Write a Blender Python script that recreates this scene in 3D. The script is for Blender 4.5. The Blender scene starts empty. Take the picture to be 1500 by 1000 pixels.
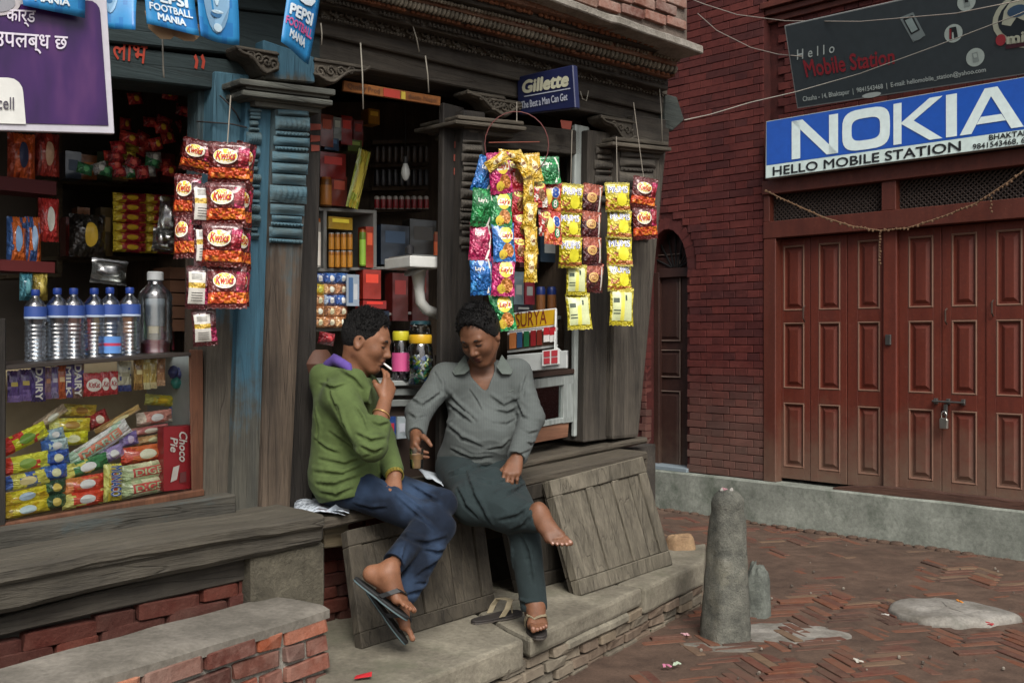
import bpy, bmesh, math, random
import numpy as np
from mathutils import Vector as V, Matrix, Quaternion, noise as mnoise

SC = bpy.context.scene
COL = SC.collection
RAD = math.radians

# ------------------------------------------------------------ camera, sky, sun, exposure
F = 1540.0          # focal length in photo pixels (photo is 1500 px wide)
H = 1.45            # eye height
cam = bpy.data.cameras.new("camera")
cam.sensor_width = 36.0
cam.lens = 36.0 * F / 1500.0
cam.clip_start = 0.05
cam.clip_end = 500
cam_o = bpy.data.objects.new("camera", cam)
COL.objects.link(cam_o)
cam_o.location = (0, 0, H)
cam_o.rotation_euler = (RAD(90), 0, 0)
SC.camera = cam_o

SUN_EL, SUN_AZ = 45.0, 166.0     # elevation; azimuth the light comes from (deg clockwise from +Y)
w = bpy.data.worlds.new("World")
SC.world = w
w.use_nodes = True
nt = w.node_tree
sky = nt.nodes.new("ShaderNodeTexSky")
sky.sky_type = 'NISHITA'
sky.sun_disc = False
sky.sun_elevation = RAD(SUN_EL)
sky.sun_rotation = RAD(SUN_AZ)
sky.air_density = 1.0
sky.dust_density = 4.0
sky.ozone_density = 1.0
nt.nodes["Background"].inputs["Strength"].default_value = 0.07
hs = nt.nodes.new("ShaderNodeHueSaturation")      # cloud cover: the sky's blue mostly greyed out
hs.inputs["Saturation"].default_value = 0.45
nt.links.new(sky.outputs[0], hs.inputs["Color"])
nt.links.new(hs.outputs[0], nt.nodes["Background"].inputs["Color"])

sd = bpy.data.lights.new("sun", 'SUN')
sd.energy = 1.5
sd.angle = RAD(30)
sd.color = (1.0, 0.97, 0.92)
so = bpy.data.objects.new("sun", sd)
COL.objects.link(so)
az, el = RAD(SUN_AZ), RAD(SUN_EL)
to_sun = V((math.sin(az) * math.cos(el), math.cos(az) * math.cos(el), math.sin(el)))
so.rotation_euler = to_sun.to_track_quat('Z', 'Y').to_euler()
so.location = to_sun * 30

SC.view_settings.view_transform = 'Standard'
SC.view_settings.look = 'None'
SC.view_settings.gamma = 1
SC.view_settings.use_curve_mapping = False
SC.view_settings.exposure = 1.2
SC.render.film_transparent = False
try:
    SC.cycles.max_bounces = 6
    SC.cycles.transparent_max_bounces = 12
    SC.cycles.use_denoising = True
except Exception:
    pass

# ------------------------------------------------------------ places: the two facades
# shop facade: vertical plane Y - X = 5.38, d metres in front of the post faces
SU = V((.70710678, .70710678, 0))
SN = V((.70710678, -.70710678, 0))
UP = V((0, 0, 1))
def at(px, py, Y):
    return V(((px - 750) / F * Y, Y, H - (py - 500) / F * Y))
def S(px, py, d=0.0):
    k = (px - 750) / F
    return at(px, py, (5.38 - d * 1.41421356) / (1 - k))
# red house facade
RA = V((1.302, 9.11, 0)); RB = V((3.375, 6.93, 0))
RU = (RB - RA).normalized()
RN = V((RU.y, -RU.x, 0))
if RN.y > 0: RN = -RN
def R(px, py, d=0.0):
    k = (px - 750) / F
    Y = (d + RA.x * RN.x + RA.y * RN.y) / (k * RN.x + RN.y)
    return at(px, py, Y)
def rs(px, d=0.0):
    p = R(px, 500, d)
    return (V((p.x, p.y, 0)) - RA).dot(RU)
def rz(px, py, d=0.0):
    return R(px, py, d).z
def RP(s, z, d=0.0):
    return RA + RU * s + RN * d + UP * z
def G(px, py, z=0.0):
    return at(px, py, (H - z) * F / (py - 500))
def lin(p0, p1, x):
    return p0[1] + (p1[1] - p0[1]) * (x - p0[0]) / (p1[0] - p0[0])
def cross(a, b): return a.cross(b)

# ------------------------------------------------------------ mesh helpers
class MB:
    def __init__(s):
        s.v = []; s.f = []; s.m = []; s.col = None
    def add(s, vs, fs, mi=0):
        o = len(s.v)
        s.v += [V(p) for p in vs]
        for i, f in enumerate(fs):
            s.f.append(tuple(o + k for k in f))
            s.m.append(mi[i] if isinstance(mi, (list, tuple)) else mi)
        return o
    def box(s, c, hx, hy, hz, mi=0):
        c = V(c); hx = V(hx); hy = V(hy); hz = V(hz)
        vs = [c + hx * a + hy * b + hz * e for e in (-1, 1) for b in (-1, 1) for a in (-1, 1)]
        fs = [(0, 2, 3, 1), (4, 5, 7, 6), (0, 1, 5, 4), (2, 6, 7, 3), (0, 4, 6, 2), (1, 3, 7, 5)]
        if hx.cross(hy).dot(hz) < 0: fs = [f[::-1] for f in fs]
        s.add(vs, fs, mi)
        return s
    def prism(s, poly, vec, mi=0):
        """poly: front polygon; vec: extrusion to the back"""
        poly = [V(p) for p in poly]; n = len(poly)
        nor = V((0, 0, 0))
        for i in range(n):
            nor += (poly[i] - poly[0]).cross(poly[(i + 1) % n] - poly[0])
        if nor.dot(V(vec)) > 0: poly = poly[::-1]
        vs = poly + [p + V(vec) for p in poly]
        fs = [tuple(range(n)), tuple(range(2 * n - 1, n - 1, -1))]
        fs += [(i, i + n, (i + 1) % n + n, (i + 1) % n) for i in range(n)]
        s.add(vs, fs, mi)
        return s
    def tube(s, pts, r, n=8, mi=0, cap=True, sq=None):
        pts = [V(p) for p in pts]
        rr = r if isinstance(r, (list, tuple)) else [r] * len(pts)
        ref = None; rings = []; vs = []
        for i, p in enumerate(pts):
            t = (pts[min(i + 1, len(pts) - 1)] - pts[max(i - 1, 0)])
            if t.length < 1e-9: t = V((0, 0, 1))
            t.normalize()
            if ref is None:
                ref = t.orthogonal().normalized()
            ref = (ref - t * ref.dot(t))
            ref = ref.normalized() if ref.length > 1e-6 else t.orthogonal().normalized()
            b = t.cross(ref)
            for k in range(n):
                a = 2 * math.pi * k / n
                vs.append(p + (ref * math.cos(a) + b * math.sin(a)) * rr[i])
        fs = []
        for i in range(len(pts) - 1):
            for k in range(n):
                fs.append((i * n + k, i * n + (k + 1) % n, (i + 1) * n + (k + 1) % n, (i + 1) * n + k))
        if cap:
            fs.append(tuple(range(n - 1, -1, -1)))
            fs.append(tuple((len(pts) - 1) * n + k for k in range(n)))
        s.add(vs, fs, mi)
        return s
    def lathe(s, prof, base=(0, 0, 0), n=16, mi=0, axis=UP, pw=2.0, x=None, cap=True):
        """prof: list of (r, h[, mi])"""
        base = V(base); axis = V(axis).normalized()
        x = V(x) if x is not None else axis.orthogonal().normalized()
        y = axis.cross(x)
        vs = []; fs = []; ms = []
        for q in prof:
            for k in range(n):
                a = 2 * math.pi * (k + .5) / n
                c, d = math.cos(a), math.sin(a)
                if pw != 2.0:
                    g = (abs(c) ** pw + abs(d) ** pw) ** (-1 / pw)
                    c *= g; d *= g
                vs.append(base + axis * q[1] + (x * c + y * d) * q[0])
        for i in range(len(prof) - 1):
            for k in range(n):
                fs.append((i * n + k, i * n + (k + 1) % n, (i + 1) * n + (k + 1) % n, (i + 1) * n + k))
                ms.append(prof[i + 1][2] if len(prof[i + 1]) > 2 else mi)
        if cap:
            fs.append(tuple(range(n - 1, -1, -1))); ms.append(prof[0][2] if len(prof[0]) > 2 else mi)
            fs.append(tuple((len(prof) - 1) * n + k for k in range(n))); ms.append(prof[-1][2] if len(prof[-1]) > 2 else mi)
        s.add(vs, fs, ms)
        return s
    def grid(s, fn, nu, nv, mi=0, closed=False):
        vs = [fn(i / nu, j / nv) for j in range(nv + 1) for i in range(nu + 1)]
        fs = []; ms = []
        for j in range(nv):
            for i in range(nu):
                a = j * (nu + 1) + i
                fs.append((a, a + 1, a + nu + 2, a + nu + 1))
                ms.append(mi((i + .5) / nu, (j + .5) / nv) if callable(mi) else mi)
        s.add(vs, fs, ms)
        return s
    def ball(s, c, r, n=8, m=5, mi=0, sx=(1, 0, 0), sy=(0, 1, 0), sz=(0, 0, 1)):
        c = V(c); sx = V(sx); sy = V(sy); sz = V(sz)
        vs = [c - sz * r]; fs = []
        for j in range(1, m):
            th = math.pi * j / m - math.pi / 2
            for k in range(n):
                a = 2 * math.pi * k / n
                vs.append(c + (sx * math.cos(a) * math.cos(th) + sy * math.sin(a) * math.cos(th) + sz * math.sin(th)) * r)
        vs.append(c + sz * r)
        for k in range(n):
            fs.append((0, 1 + (k + 1) % n, 1 + k))
            fs.append((len(vs) - 1, 1 + (m - 2) * n + k, 1 + (m - 2) * n + (k + 1) % n))
        for j in range(m - 2):
            for k in range(n):
                a = 1 + j * n
                fs.append((a + k, a + (k + 1) % n, a + n + (k + 1) % n, a + n + k))
        s.add(vs, fs, mi)
        return s
    def mesh(s, name, mats, smooth=False, bevel=0, seg=1, origin=None, wob=0, wobs=3.0, angle=35, sub=0, weld=False):
        vs = s.v
        o = V(origin) if origin is not None else V((0, 0, 0))
        me = bpy.data.meshes.new(name)
        me.from_pydata([tuple(p - o) for p in vs], [], s.f)
        for m in (mats if isinstance(mats, (list, tuple)) else [mats]):
            me.materials.append(m)
        me.polygons.foreach_set("material_index", s.m)
        if bevel or sub or wob or weld:
            bm = bmesh.new(); bm.from_mesh(me)
            if weld: bmesh.ops.remove_doubles(bm, verts=bm.verts, dist=1e-5)
            if bevel:
                es = [e for e in bm.edges if len(e.link_faces) == 2 and e.calc_face_angle(0) > RAD(angle)]
                bmesh.ops.bevel(bm, geom=es, offset=bevel, segments=seg, affect='EDGES', profile=.6, clamp_overlap=True)
            if sub:
                for _ in range(8):
                    es = [e for e in bm.edges if e.calc_length() > sub]
                    if not es: break
                    bmesh.ops.subdivide_edges(bm, edges=es, cuts=1, use_grid_fill=True)
            if wob:
                for v in bm.verts:
                    q = (v.co + o) * wobs
                    v.co += V(mnoise.noise_vector(q)) * wob + V(mnoise.noise_vector(q * 3.1 + V((7, 3, 1)))) * wob * .45
            bmesh.ops.recalc_face_normals(bm, faces=bm.faces)
            bm.to_mesh(me); bm.free()
        if smooth:
            me.polygons.foreach_set("use_smooth", [True] * len(me.polygons))
            if smooth != 'all':
                try: me.set_sharp_from_angle(angle=RAD(40))
                except Exception: pass
        me.update()
        return me
    def build(s, name, mats, parent=None, **kw):
        if 'origin' not in kw or kw['origin'] is None:
            lo = V([min(p[i] for p in s.v) for i in range(3)]); hi = V([max(p[i] for p in s.v) for i in range(3)])
            kw['origin'] = V(((lo.x + hi.x) / 2, (lo.y + hi.y) / 2, lo.z))
        me = s.mesh(name, mats, **kw)
        return link(name, me, parent, kw['origin'])

def wloc(o):
    l = V(o.location)
    while o.parent is not None:
        o = o.parent; l = V(o.location) + l
    return l
def link(name, data, parent=None, loc=None, rot=None, scale=None, local=False):
    o = bpy.data.objects.new(name, data)
    COL.objects.link(o)
    if parent is not None:
        o.parent = parent
    if loc is not None:
        o.location = V(loc) - (wloc(parent) if parent is not None and not local else V((0, 0, 0)))
    if rot is not None:
        o.rotation_mode = 'QUATERNION'
        o.rotation_quaternion = rot
    if scale is not None: o.scale = scale
    return o
def tag(o, label=None, cat=None, group=None, kind=None):
    if label: o['label'] = label
    if cat: o['category'] = cat
    if group: o['group'] = group
    if kind: o['kind'] = kind
    return o
def empty(name, loc, label=None, cat=None, group=None, kind=None, rot=None):
    o = link(name, None, None, loc, rot)
    o.empty_display_size = .05
    return tag(o, label, cat, group, kind)
def copy_tree(o, parent=None):
    c = o.copy(); COL.objects.link(c)
    if parent is not None: c.parent = parent
    for ch in list(o.children): copy_tree(ch, c)
    return c
def basis(x, y, z):
    return Matrix((x, y, z)).transposed().to_quaternion()

# slabs drawn on a facade: corner pixels of the front face, d in front of the facade, thickness
def sq(poly, d, plane=S):
    return [plane(p[0], p[1], d if len(p) < 3 else p[2]) for p in poly]
def slab(name, poly, d, th, mat, parent, plane=S, **kw):
    n = SN if plane is S else RN
    return MB().prism(sq(poly, d, plane), -n * th).build(name, mat, parent, **kw)

# ------------------------------------------------------------ lettering
_tc = {}
def text2d(txt, bold=0.0, shear=0.0, spacing=1.0, res=3):
    key = (txt, bold, shear, spacing, res)
    if key in _tc: return _tc[key]
    cu = bpy.data.curves.new("lettering", 'FONT')
    cu.body = txt; cu.size = 1; cu.shear = shear; cu.space_character = spacing
    cu.resolution_u = res; cu.fill_mode = 'FRONT'
    o = bpy.data.objects.new("lettering", cu); COL.objects.link(o)
    dg = bpy.context.evaluated_depsgraph_get(); dg.update()
    me = bpy.data.meshes.new_from_object(o.evaluated_get(dg))
    n = len(me.vertices)
    co = np.zeros(n * 3); me.vertices.foreach_get("co", co); co = co.reshape(-1, 3)[:, :2]
    fs = [tuple(p.vertices) for p in me.polygons]
    bpy.data.objects.remove(o); bpy.data.curves.remove(cu); bpy.data.meshes.remove(me)
    lays = np.zeros(n)
    if bold and n:      # heavier strokes: the same outline repeated slightly aside, each a hair above the last
        base = co; f0 = fs; cs = [base]; fs = list(f0); ls = [lays]
        for k, (dx, dy) in enumerate(((-1, 0), (1, 0), (0, -1), (0, 1), (.7, .7), (-.7, -.7)), 1):
            cs.append(base + np.array([dx, dy]) * bold); ls.append(np.full(n, float(k)))
            fs += [tuple(v + k * n for v in f) for f in f0]
        co = np.concatenate(cs); lays = np.concatenate(ls)
    asp = 1
    if n:
        lo, hi = co.min(0), co.max(0)
        asp = (hi[0] - lo[0]) / max(hi[1] - lo[1], 1e-6)
        co = (co - lo) / np.maximum(hi - lo, 1e-6)
    co = [(a[0], a[1], l) for a, l in zip(co.tolist(), lays.tolist())]
    _tc[key] = (co, fs, asp)
    return _tc[key]
def stroke2d(lines, wd):
    """polylines -> flat ribbons, normalised to their own box"""
    vs = []; fs = []
    for ln in lines:
        pts = [V((p[0], p[1], 0)) for p in ln]
        o = len(vs)
        for i, p in enumerate(pts):
            t = pts[min(i + 1, len(pts) - 1)] - pts[max(i - 1, 0)]
            t.normalize(); nn = V((-t.y, t.x, 0)) * wd / 2
            if i == 0: p = p - t * wd * .3
            if i == len(pts) - 1: p = p + t * wd * .3
            vs += [p + nn, p - nn]
        for i in range(len(pts) - 1):
            fs.append((o + 2 * i, o + 2 * i + 1, o + 2 * i + 3, o + 2 * i + 2))
    return vs, fs
def arc(cx, cy, rx, ry, a0, a1, n=8):
    return [(cx + rx * math.cos(RAD(a0 + (a1 - a0) * i / n)), cy + ry * math.sin(RAD(a0 + (a1 - a0) * i / n))) for i in range(n + 1)]
def bil(q, u, v):
    """q = TL, TR, BR, BL ; v = 0 bottom, 1 top"""
    return (q[3] * (1 - u) + q[2] * u) * (1 - v) + (q[0] * (1 - u) + q[1] * u) * v
def put2d(mb, q, co, fs, lift=.002, mi=0):
    n = (q[1] - q[0]).cross(q[3] - q[0]).normalized()
    if n.dot(q[0] - V((0, 0, H))) > 0: n = -n
    off = n * lift
    vs = [bil(q, c[0], c[1]) + off + n * (.00018 * c[2] if len(c) > 2 else 0) for c in co]
    if fs:
        a, b, c = [vs[k] for k in fs[0][:3]]
        if (b - a).cross(c - a).dot(n) < 0: fs = [f[::-1] for f in fs]
    mb.add(vs, fs, mi)
def put_text(mb, q, txt, lift=.002, mi=0, **kw):
    co, fs, _ = text2d(txt, **kw)
    put2d(mb, q, co, fs, lift, mi)
def ell_fine(n=18):
    vs = [(.5, .5)]; fs = []
    for q in (.33, .66, 1.0): vs += [(.5 + .5 * q * math.cos(2 * math.pi * i / n), .5 + .5 * q * math.sin(2 * math.pi * i / n)) for i in range(n)]
    fs = [(0, 1 + i, 1 + (i + 1) % n) for i in range(n)]
    for r in range(2): fs += [(1 + r * n + i, 1 + (r + 1) * n + i, 1 + (r + 1) * n + (i + 1) % n, 1 + r * n + (i + 1) % n) for i in range(n)]
    return vs, fs
def rect_fine(a=6, b=5):
    vs = [(i / a, j / b) for j in range(b + 1) for i in range(a + 1)]
    return vs, [(j * (a + 1) + i, j * (a + 1) + i + 1, (j + 1) * (a + 1) + i + 1, (j + 1) * (a + 1) + i) for j in range(b) for i in range(a)]
def ell2d(n=20):
    return [(.5 + .5 * math.cos(2 * math.pi * i / n), .5 + .5 * math.sin(2 * math.pi * i / n)) for i in range(n)], [tuple(range(n))]
# ------------------------------------------------------------ materials
def srgb(h):
    if isinstance(h, str):
        h = h.lstrip('#'); h = tuple(int(h[i:i + 2], 16) / 255 for i in (0, 2, 4))
    return tuple(c / 12.92 if c <= .04045 else ((c + .055) / 1.055) ** 2.4 for c in h)
class NB:
    def __init__(s, name):
        s.m = bpy.data.materials.new(name); s.m.use_nodes = True
        s.t = s.m.node_tree; s.n = s.t.nodes; s.l = s.t.links
        s.b = s.n["Principled BSDF"]
    def node(s, typ, **kw):
        o = s.n.new(typ)
        for k, v in kw.items(): setattr(o, k, v)
        return o
    def set(s, o, i, v):
        if isinstance(v, bpy.types.NodeSocket): s.l.new(v, o.inputs[i])
        else:
            if isinstance(v, tuple) and len(v) == 3 and o.inputs[i].type == 'RGBA': v = v + (1,)
            o.inputs[i].default_value = v
    def coord(s, kind='Object', scale=(1, 1, 1), rot=(0, 0, 0), loc=(0, 0, 0)):
        if kind == 'Position':
            src = s.node('ShaderNodeNewGeometry').outputs['Position']
        else:
            src = s.node('ShaderNodeTexCoord').outputs[kind]
        mp = s.node('ShaderNodeMapping')
        s.l.new(src, mp.inputs[0])
        mp.inputs['Scale'].default_value = scale; mp.inputs['Rotation'].default_value = rot; mp.inputs['Location'].default_value = loc
        return mp.outputs[0]
    def noise(s, vec, scale=5, detail=4, rough=.6, dist=0):
        o = s.node('ShaderNodeTexNoise')
        s.l.new(vec, o.inputs['Vector'])
        o.inputs['Scale'].default_value = scale; o.inputs['Detail'].default_value = detail
        o.inputs['Roughness'].default_value = rough; o.inputs['Distortion'].default_value = dist
        return o.outputs['Fac']
    def ramp(s, fac, stops):
        o = s.node('ShaderNodeValToRGB')
        s.l.new(fac, o.inputs[0])
        cr = o.color_ramp
        while len(cr.elements) < len(stops): cr.elements.new(.5)
        for e, (p, c) in zip(cr.elements, stops):
            e.position = p
            e.color = (c, c, c, 1) if isinstance(c, (int, float)) else tuple(c) + (1,)
        return o.outputs[0]
    def mix(s, fac, a, b, mode='MIX'):
        o = s.node('ShaderNodeMix', data_type='RGBA', blend_type=mode)
        s.set(o, 0, fac); s.set(o, 6, a); s.set(o, 7, b)
        return o.outputs[2]
    def math(s, op, a, b=0.0, c=0.0):
        o = s.node('ShaderNodeMath', operation=op)
        s.set(o, 0, a); s.set(o, 1, b); s.set(o, 2, c)
        return o.outputs[0]
    def sep(s, vec):
        o = s.node('ShaderNodeSeparateXYZ'); s.l.new(vec, o.inputs[0]); return o.outputs
    def bump(s, h, strength=.3, dist=.01):
        o = s.node('ShaderNodeBump')
        o.inputs['Strength'].default_value = strength; o.inputs['Distance'].default_value = dist
        s.l.new(h, o.inputs['Height'])
        s.l.new(o.outputs[0], s.b.inputs['Normal'])
    def out(s, col, rough=.8, metal=0, spec=.5):
        s.set(s.b, 'Base Color', col); s.set(s.b, 'Roughness', rough); s.set(s.b, 'Metallic', metal)
        s.set(s.b, 'Specular IOR Level', spec)
        return s.m
_mc = {}
def flat(c, rough=.5, metal=0, spec=.5, name=None, coat=0):
    """plain painted / printed / plastic surface"""
    key = (c, rough, metal, spec, coat)
    if key in _mc: return _mc[key]
    b = NB(name or "plain_" + str(c).strip('#'))
    col = srgb(c)
    n = b.noise(b.coord('Object', (1, 1, 1)), 18, 3)
    colo = b.mix(1.0, col, b.ramp(n, [(.3, .86), (.7, 1.0)]), 'MULTIPLY')
    b.out(colo, rough, metal, spec)
    if coat: b.b.inputs['Coat Weight'].default_value = coat; b.b.inputs['Coat Roughness'].default_value = .12
    _mc[key] = b.m
    return b.m
def foil(c, rough=.28):
    """glossy printed wrapper"""
    key = ('foil', c, rough)
    if key in _mc: return _mc[key]
    b = NB("wrapper_" + str(c).strip('#'))
    n = b.noise(b.coord('Object'), 55, 3, .6)
    n2 = b.noise(b.coord('Object'), 160, 2, .5)
    b.out(b.mix(1.0, srgb(c), b.ramp(n, [(.3, .85), (.7, 1.1)]), 'MULTIPLY'), b.ramp(n2, [(.3, rough), (.7, rough + .15)]), 0.08, .6)
    b.b.inputs['Coat Weight'].default_value = .9; b.b.inputs['Coat Roughness'].default_value = .12
    b.bump(b.noise(b.coord('Object', (1, .3, 1)), 4.5, 2, .5), .55, .12)
    _mc[key] = b.m
    return b.m
def wood(name, dark, light, grain='z', paint=None, pamt=.5, pgrad=0.0, rough=.8, scale=1.0, dust=None, damt=.4, bump=.5):
    """weathered timber; grain along z, u (shop facade) or r (red house); paint worn off in patches"""
    b = NB(name)
    rot = (0, 0, 0)
    if grain == 'u': rot = (0, 0, RAD(-45)); sc = (1.1, 15, 15)
    elif grain == 'r': rot = (0, 0, math.atan2(-RU.y, RU.x)); sc = (1.1, 15, 15)
    else: sc = (15, 15, 1.1)
    sc = tuple(c * scale for c in sc)
    oi = b.node('ShaderNodeObjectInfo')
    if grain == 'z':
        base = b.coord('Object')
    else:
        base = b.coord('Object', rot=rot)
    add = b.node('ShaderNodeVectorMath', operation='MULTIPLY_ADD')
    cmb = b.node('ShaderNodeCombineXYZ')
    rnd = b.math('MULTIPLY', oi.outputs['Random'], 20.0)
    for i in range(3): b.l.new(rnd, cmb.inputs[i])
    b.l.new(base, add.inputs[0]); add.inputs[1].default_value = sc; b.l.new(cmb.outputs[0], add.inputs[2])
    g = b.noise(add.outputs[0], 1.0, 6, .65, .6)
    g2 = b.noise(add.outputs[0], 4.5, 3, .7)
    blot = b.noise(b.coord('Object'), 2.5, 4, .6)
    crk = b.noise(add.outputs[0], .8, 2, .4, 0)
    col = b.ramp(g, [(.28, srgb(dark)), (.72, srgb(light))])
    col = b.mix(1.0, col, b.ramp(g2, [(.35, .72), (.6, 1.0)]), 'MULTIPLY')
    col = b.mix(1.0, col, b.ramp(blot, [(.3, .6), (.7, 1.15)]), 'MULTIPLY')
    if paint:
        pn = b.math('ADD', b.math('MULTIPLY', g, .55), b.math('MULTIPLY', b.noise(b.coord('Object'), 6, 5, .7), .45))
        if pgrad:
            zz = b.sep(b.coord('Generated'))[2]
            pn = b.math('ADD', pn, b.math('MULTIPLY', b.math('SUBTRACT', zz, .5), pgrad))
        mask = b.ramp(pn, [(max(0, 1 - pamt - .5 + .38), 0.0), (min(1, 1 - pamt - .5 + .54), 1.0)])
        pcol = b.mix(1.0, srgb(paint), b.ramp(g2, [(.3, .75), (.65, 1.08)]), 'MULTIPLY')
        col = b.mix(mask, col, pcol)
    if dust:
        up = b.sep(b.node('ShaderNodeNewGeometry').outputs['Normal'])[2]
        dm = b.math('MULTIPLY', b.ramp(b.noise(b.coord('Object'), 7, 5, .7), [(.35, 0.0), (.7, 1.0)]), damt)
        dm = b.math('MAXIMUM', dm, b.math('MULTIPLY', b.ramp(up, [(.5, 0.0), (.9, 1.0)]), .35))
        col = b.mix(dm, col, srgb(dust))
    cr_ = b.ramp(crk, [(.488, 1.0), (.499, .74), (.510, 1.0)])
    col = b.mix(1.0, col, cr_, 'MULTIPLY')
    b.out(col, rough, 0, .3)
    b.bump(b.math('ADD', b.math('ADD', g, b.math('MULTIPLY', g2, .5)), cr_), bump, .012)
    return b.m
def stone(name, dark, light, scale=6, rough=.9, bump=.4, moss=None, top=None):
    b = NB(name)
    c = b.coord('Position')
    n = b.noise(c, scale, 6, .65); n2 = b.noise(c, scale * 9, 4, .7); n3 = b.noise(c, scale * .25, 3, .5)
    col = b.ramp(n, [(.3, srgb(dark)), (.7, srgb(light))])
    col = b.mix(1.0, col, b.ramp(n2, [(.3, .7), (.65, 1.05)]), 'MULTIPLY')
    col = b.mix(1.0, col, b.ramp(n3, [(.35, .8), (.65, 1.1)]), 'MULTIPLY')
    if moss:
        col = b.mix(b.ramp(b.noise(c, 3.3, 5, .7), [(.52, 0.0), (.7, .8)]), col, srgb(moss))
    b.out(col, rough, 0, .3)
    b.bump(b.math('ADD', n, b.math('MULTIPLY', n2, .6)), bump, .012)
    return b.m
def bricks_mat(name, cols, island=False, rough=.88, dust='#8a8378', damt=.0, zdust=None, bump=.5, damp=None):
    b = NB(name)
    if island: r = b.node('ShaderNodeNewGeometry').outputs['Random Per Island']
    else: r = b.node('ShaderNodeObjectInfo').outputs['Random']
    k = len(cols)
    o = b.node('ShaderNodeValToRGB'); b.l.new(r, o.inputs[0])
    cr = o.color_ramp; cr.interpolation = 'CONSTANT'
    while len(cr.elements) < k: cr.elements.new(.5)
    for i, (e, c) in enumerate(zip(cr.elements, cols)):
        e.position = i / k; e.color = srgb(c) + (1,)
    c = b.coord('Position')
    n = b.noise(c, 22, 5, .7); n2 = b.noise(c, 90, 3, .7); n3 = b.noise(c, 3, 4, .6)
    col = b.mix(1.0, o.outputs[0], b.ramp(n, [(.3, .72), (.68, 1.1)]), 'MULTIPLY')
    col = b.mix(1.0, col, b.ramp(n3, [(.3, .75), (.7, 1.08)]), 'MULTIPLY')
    m = b.math('MULTIPLY', b.ramp(b.math('ADD', b.math('MULTIPLY', n3, .6), b.math('MULTIPLY', n, .4)), [(.4, 0.0), (.66, 1.0)]), damt)
    if zdust:
        z = b.sep(c)[2]
        zz = b.math('ADD', z, b.math('MULTIPLY', n3, -.6))
        m = b.math('MAXIMUM', m, b.math('MULTIPLY', b.ramp(b.math('DIVIDE', zz, 2.0), [(zdust[0] / 2, 1.0), (zdust[1] / 2, 0.0)]), zdust[2]))
    col = b.mix(m, col, srgb(dust))
    b.out(col, rough, 0, .3)
    b.bump(b.math('ADD', n, b.math('MULTIPLY', n2, .4)), bump, .008)
    return b.m
def glassy(name, col=(1, 1, 1), rough=.02, alpha_like=.12, tint=(.9, .95, .95)):
    """thin clear pane or clear plastic: mostly transparent with a glossy skin"""
    b = NB(name)
    tr = b.node('ShaderNodeBsdfTransparent'); tr.inputs[0].default_value = tuple(tint) + (1,)
    gl = b.node('ShaderNodeBsdfGlossy'); gl.inputs['Color'].default_value = (1, 1, 1, 1); gl.inputs['Roughness'].default_value = rough
    fr = b.node('ShaderNodeFresnel'); fr.inputs[0].default_value = 1.45
    f = b.math('ADD', fr.outputs[0], alpha_like)
    mx = b.node('ShaderNodeMixShader')
    b.l.new(f, mx.inputs[0]); b.l.new(tr.outputs[0], mx.inputs[1]); b.l.new(gl.outputs[0], mx.inputs[2])
    b.l.new(mx.outputs[0], b.n["Material Output"].inputs['Surface'])
    return b.m
def cloth(name, c, rough=.9, weave=600, var=.25, wear=None, sheen=.03):
    b = NB(name)
    co = b.coord('Object')
    n = b.noise(co, 9, 4, .6); n2 = b.noise(co, weave, 2, .5)
    col = b.mix(1.0, srgb(c), b.ramp(n, [(.3, 1 - var), (.7, 1.0 + var * .3)]), 'MULTIPLY')
    col = b.mix(1.0, col, b.ramp(n2, [(.3, .8), (.7, 1.1)]), 'MULTIPLY')
    if wear: col = b.mix(b.ramp(b.noise(co, 5, 3, .5), [(.50, 0.0), (.74, .8)]), col, srgb(wear))
    b.out(col, rough, 0, .2)
    b.b.inputs['Sheen Weight'].default_value = sheen
    b.bump(b.math('ADD', b.noise(co, 30, 3, .6), b.math('MULTIPLY', n2, .3)), .25, .006)
    return b.m
# ------------------------------------------------------------ setting: ground, plinths
random.seed(7)
M_mud = stone("mud", '#4a3a30', '#614e41', 9, .92, .7)
M_conc = stone("concrete", '#70746b', '#92968c', 4, .92, .35, moss='#4a5247')
M_cement = stone("cement", '#625d54', '#857f75', 5, .92, .5)
M_ledge = stone("ledge_stone", '#655f53', '#8a8474', 5, .9, .6, moss='#5d5c4c')
M_rub = bricks_mat("rubble", ['#6a6154', '#75695a', '#5f574c', '#7a6c5a', '#6b5a4c'], damt=.35, dust='#7a7566', bump=.8)
M_mort_d = stone("old_mortar", '#2e2a26', '#45403a', 10, .95, .5)
M_mort_l = stone("pale_mortar", '#77736a', '#98948a', 14, .95, .8)
M_redbrick = bricks_mat("red_brick", ['#4e1d1a', '#56211d', '#481a18', '#5a241f', '#431918', '#521f1b'], damt=.06, dust='#6d5d52', zdust=(.25, 1.05, .42), bump=.35, rough=.8)
M_redmort = stone("red_brick_joint", '#3a1614', '#4a1e1a', 12, .9, .3)
M_stepbrick = bricks_mat("step_brick", ['#6e3a2c', '#8f4a2e', '#5f3329', '#7a4231', '#a05a36', '#56332b', '#6a4034', '#80402d'], damt=.42, dust='#8c8176', bump=.8)
M_oldbrick = bricks_mat("old_brick", ['#4c1f18', '#56251b', '#3f1a16', '#4a221a', '#5f2a1e'], damt=.45, dust='#4a423a', bump=.9)
M_pave = bricks_mat("paving_brick", ['#6a3f32', '#603a2f', '#72432e', '#58372c', '#764834', '#644438', '#6c3e2d', '#77604b', '#503a31'], damt=1.0, dust='#564438', bump=.9)

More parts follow.
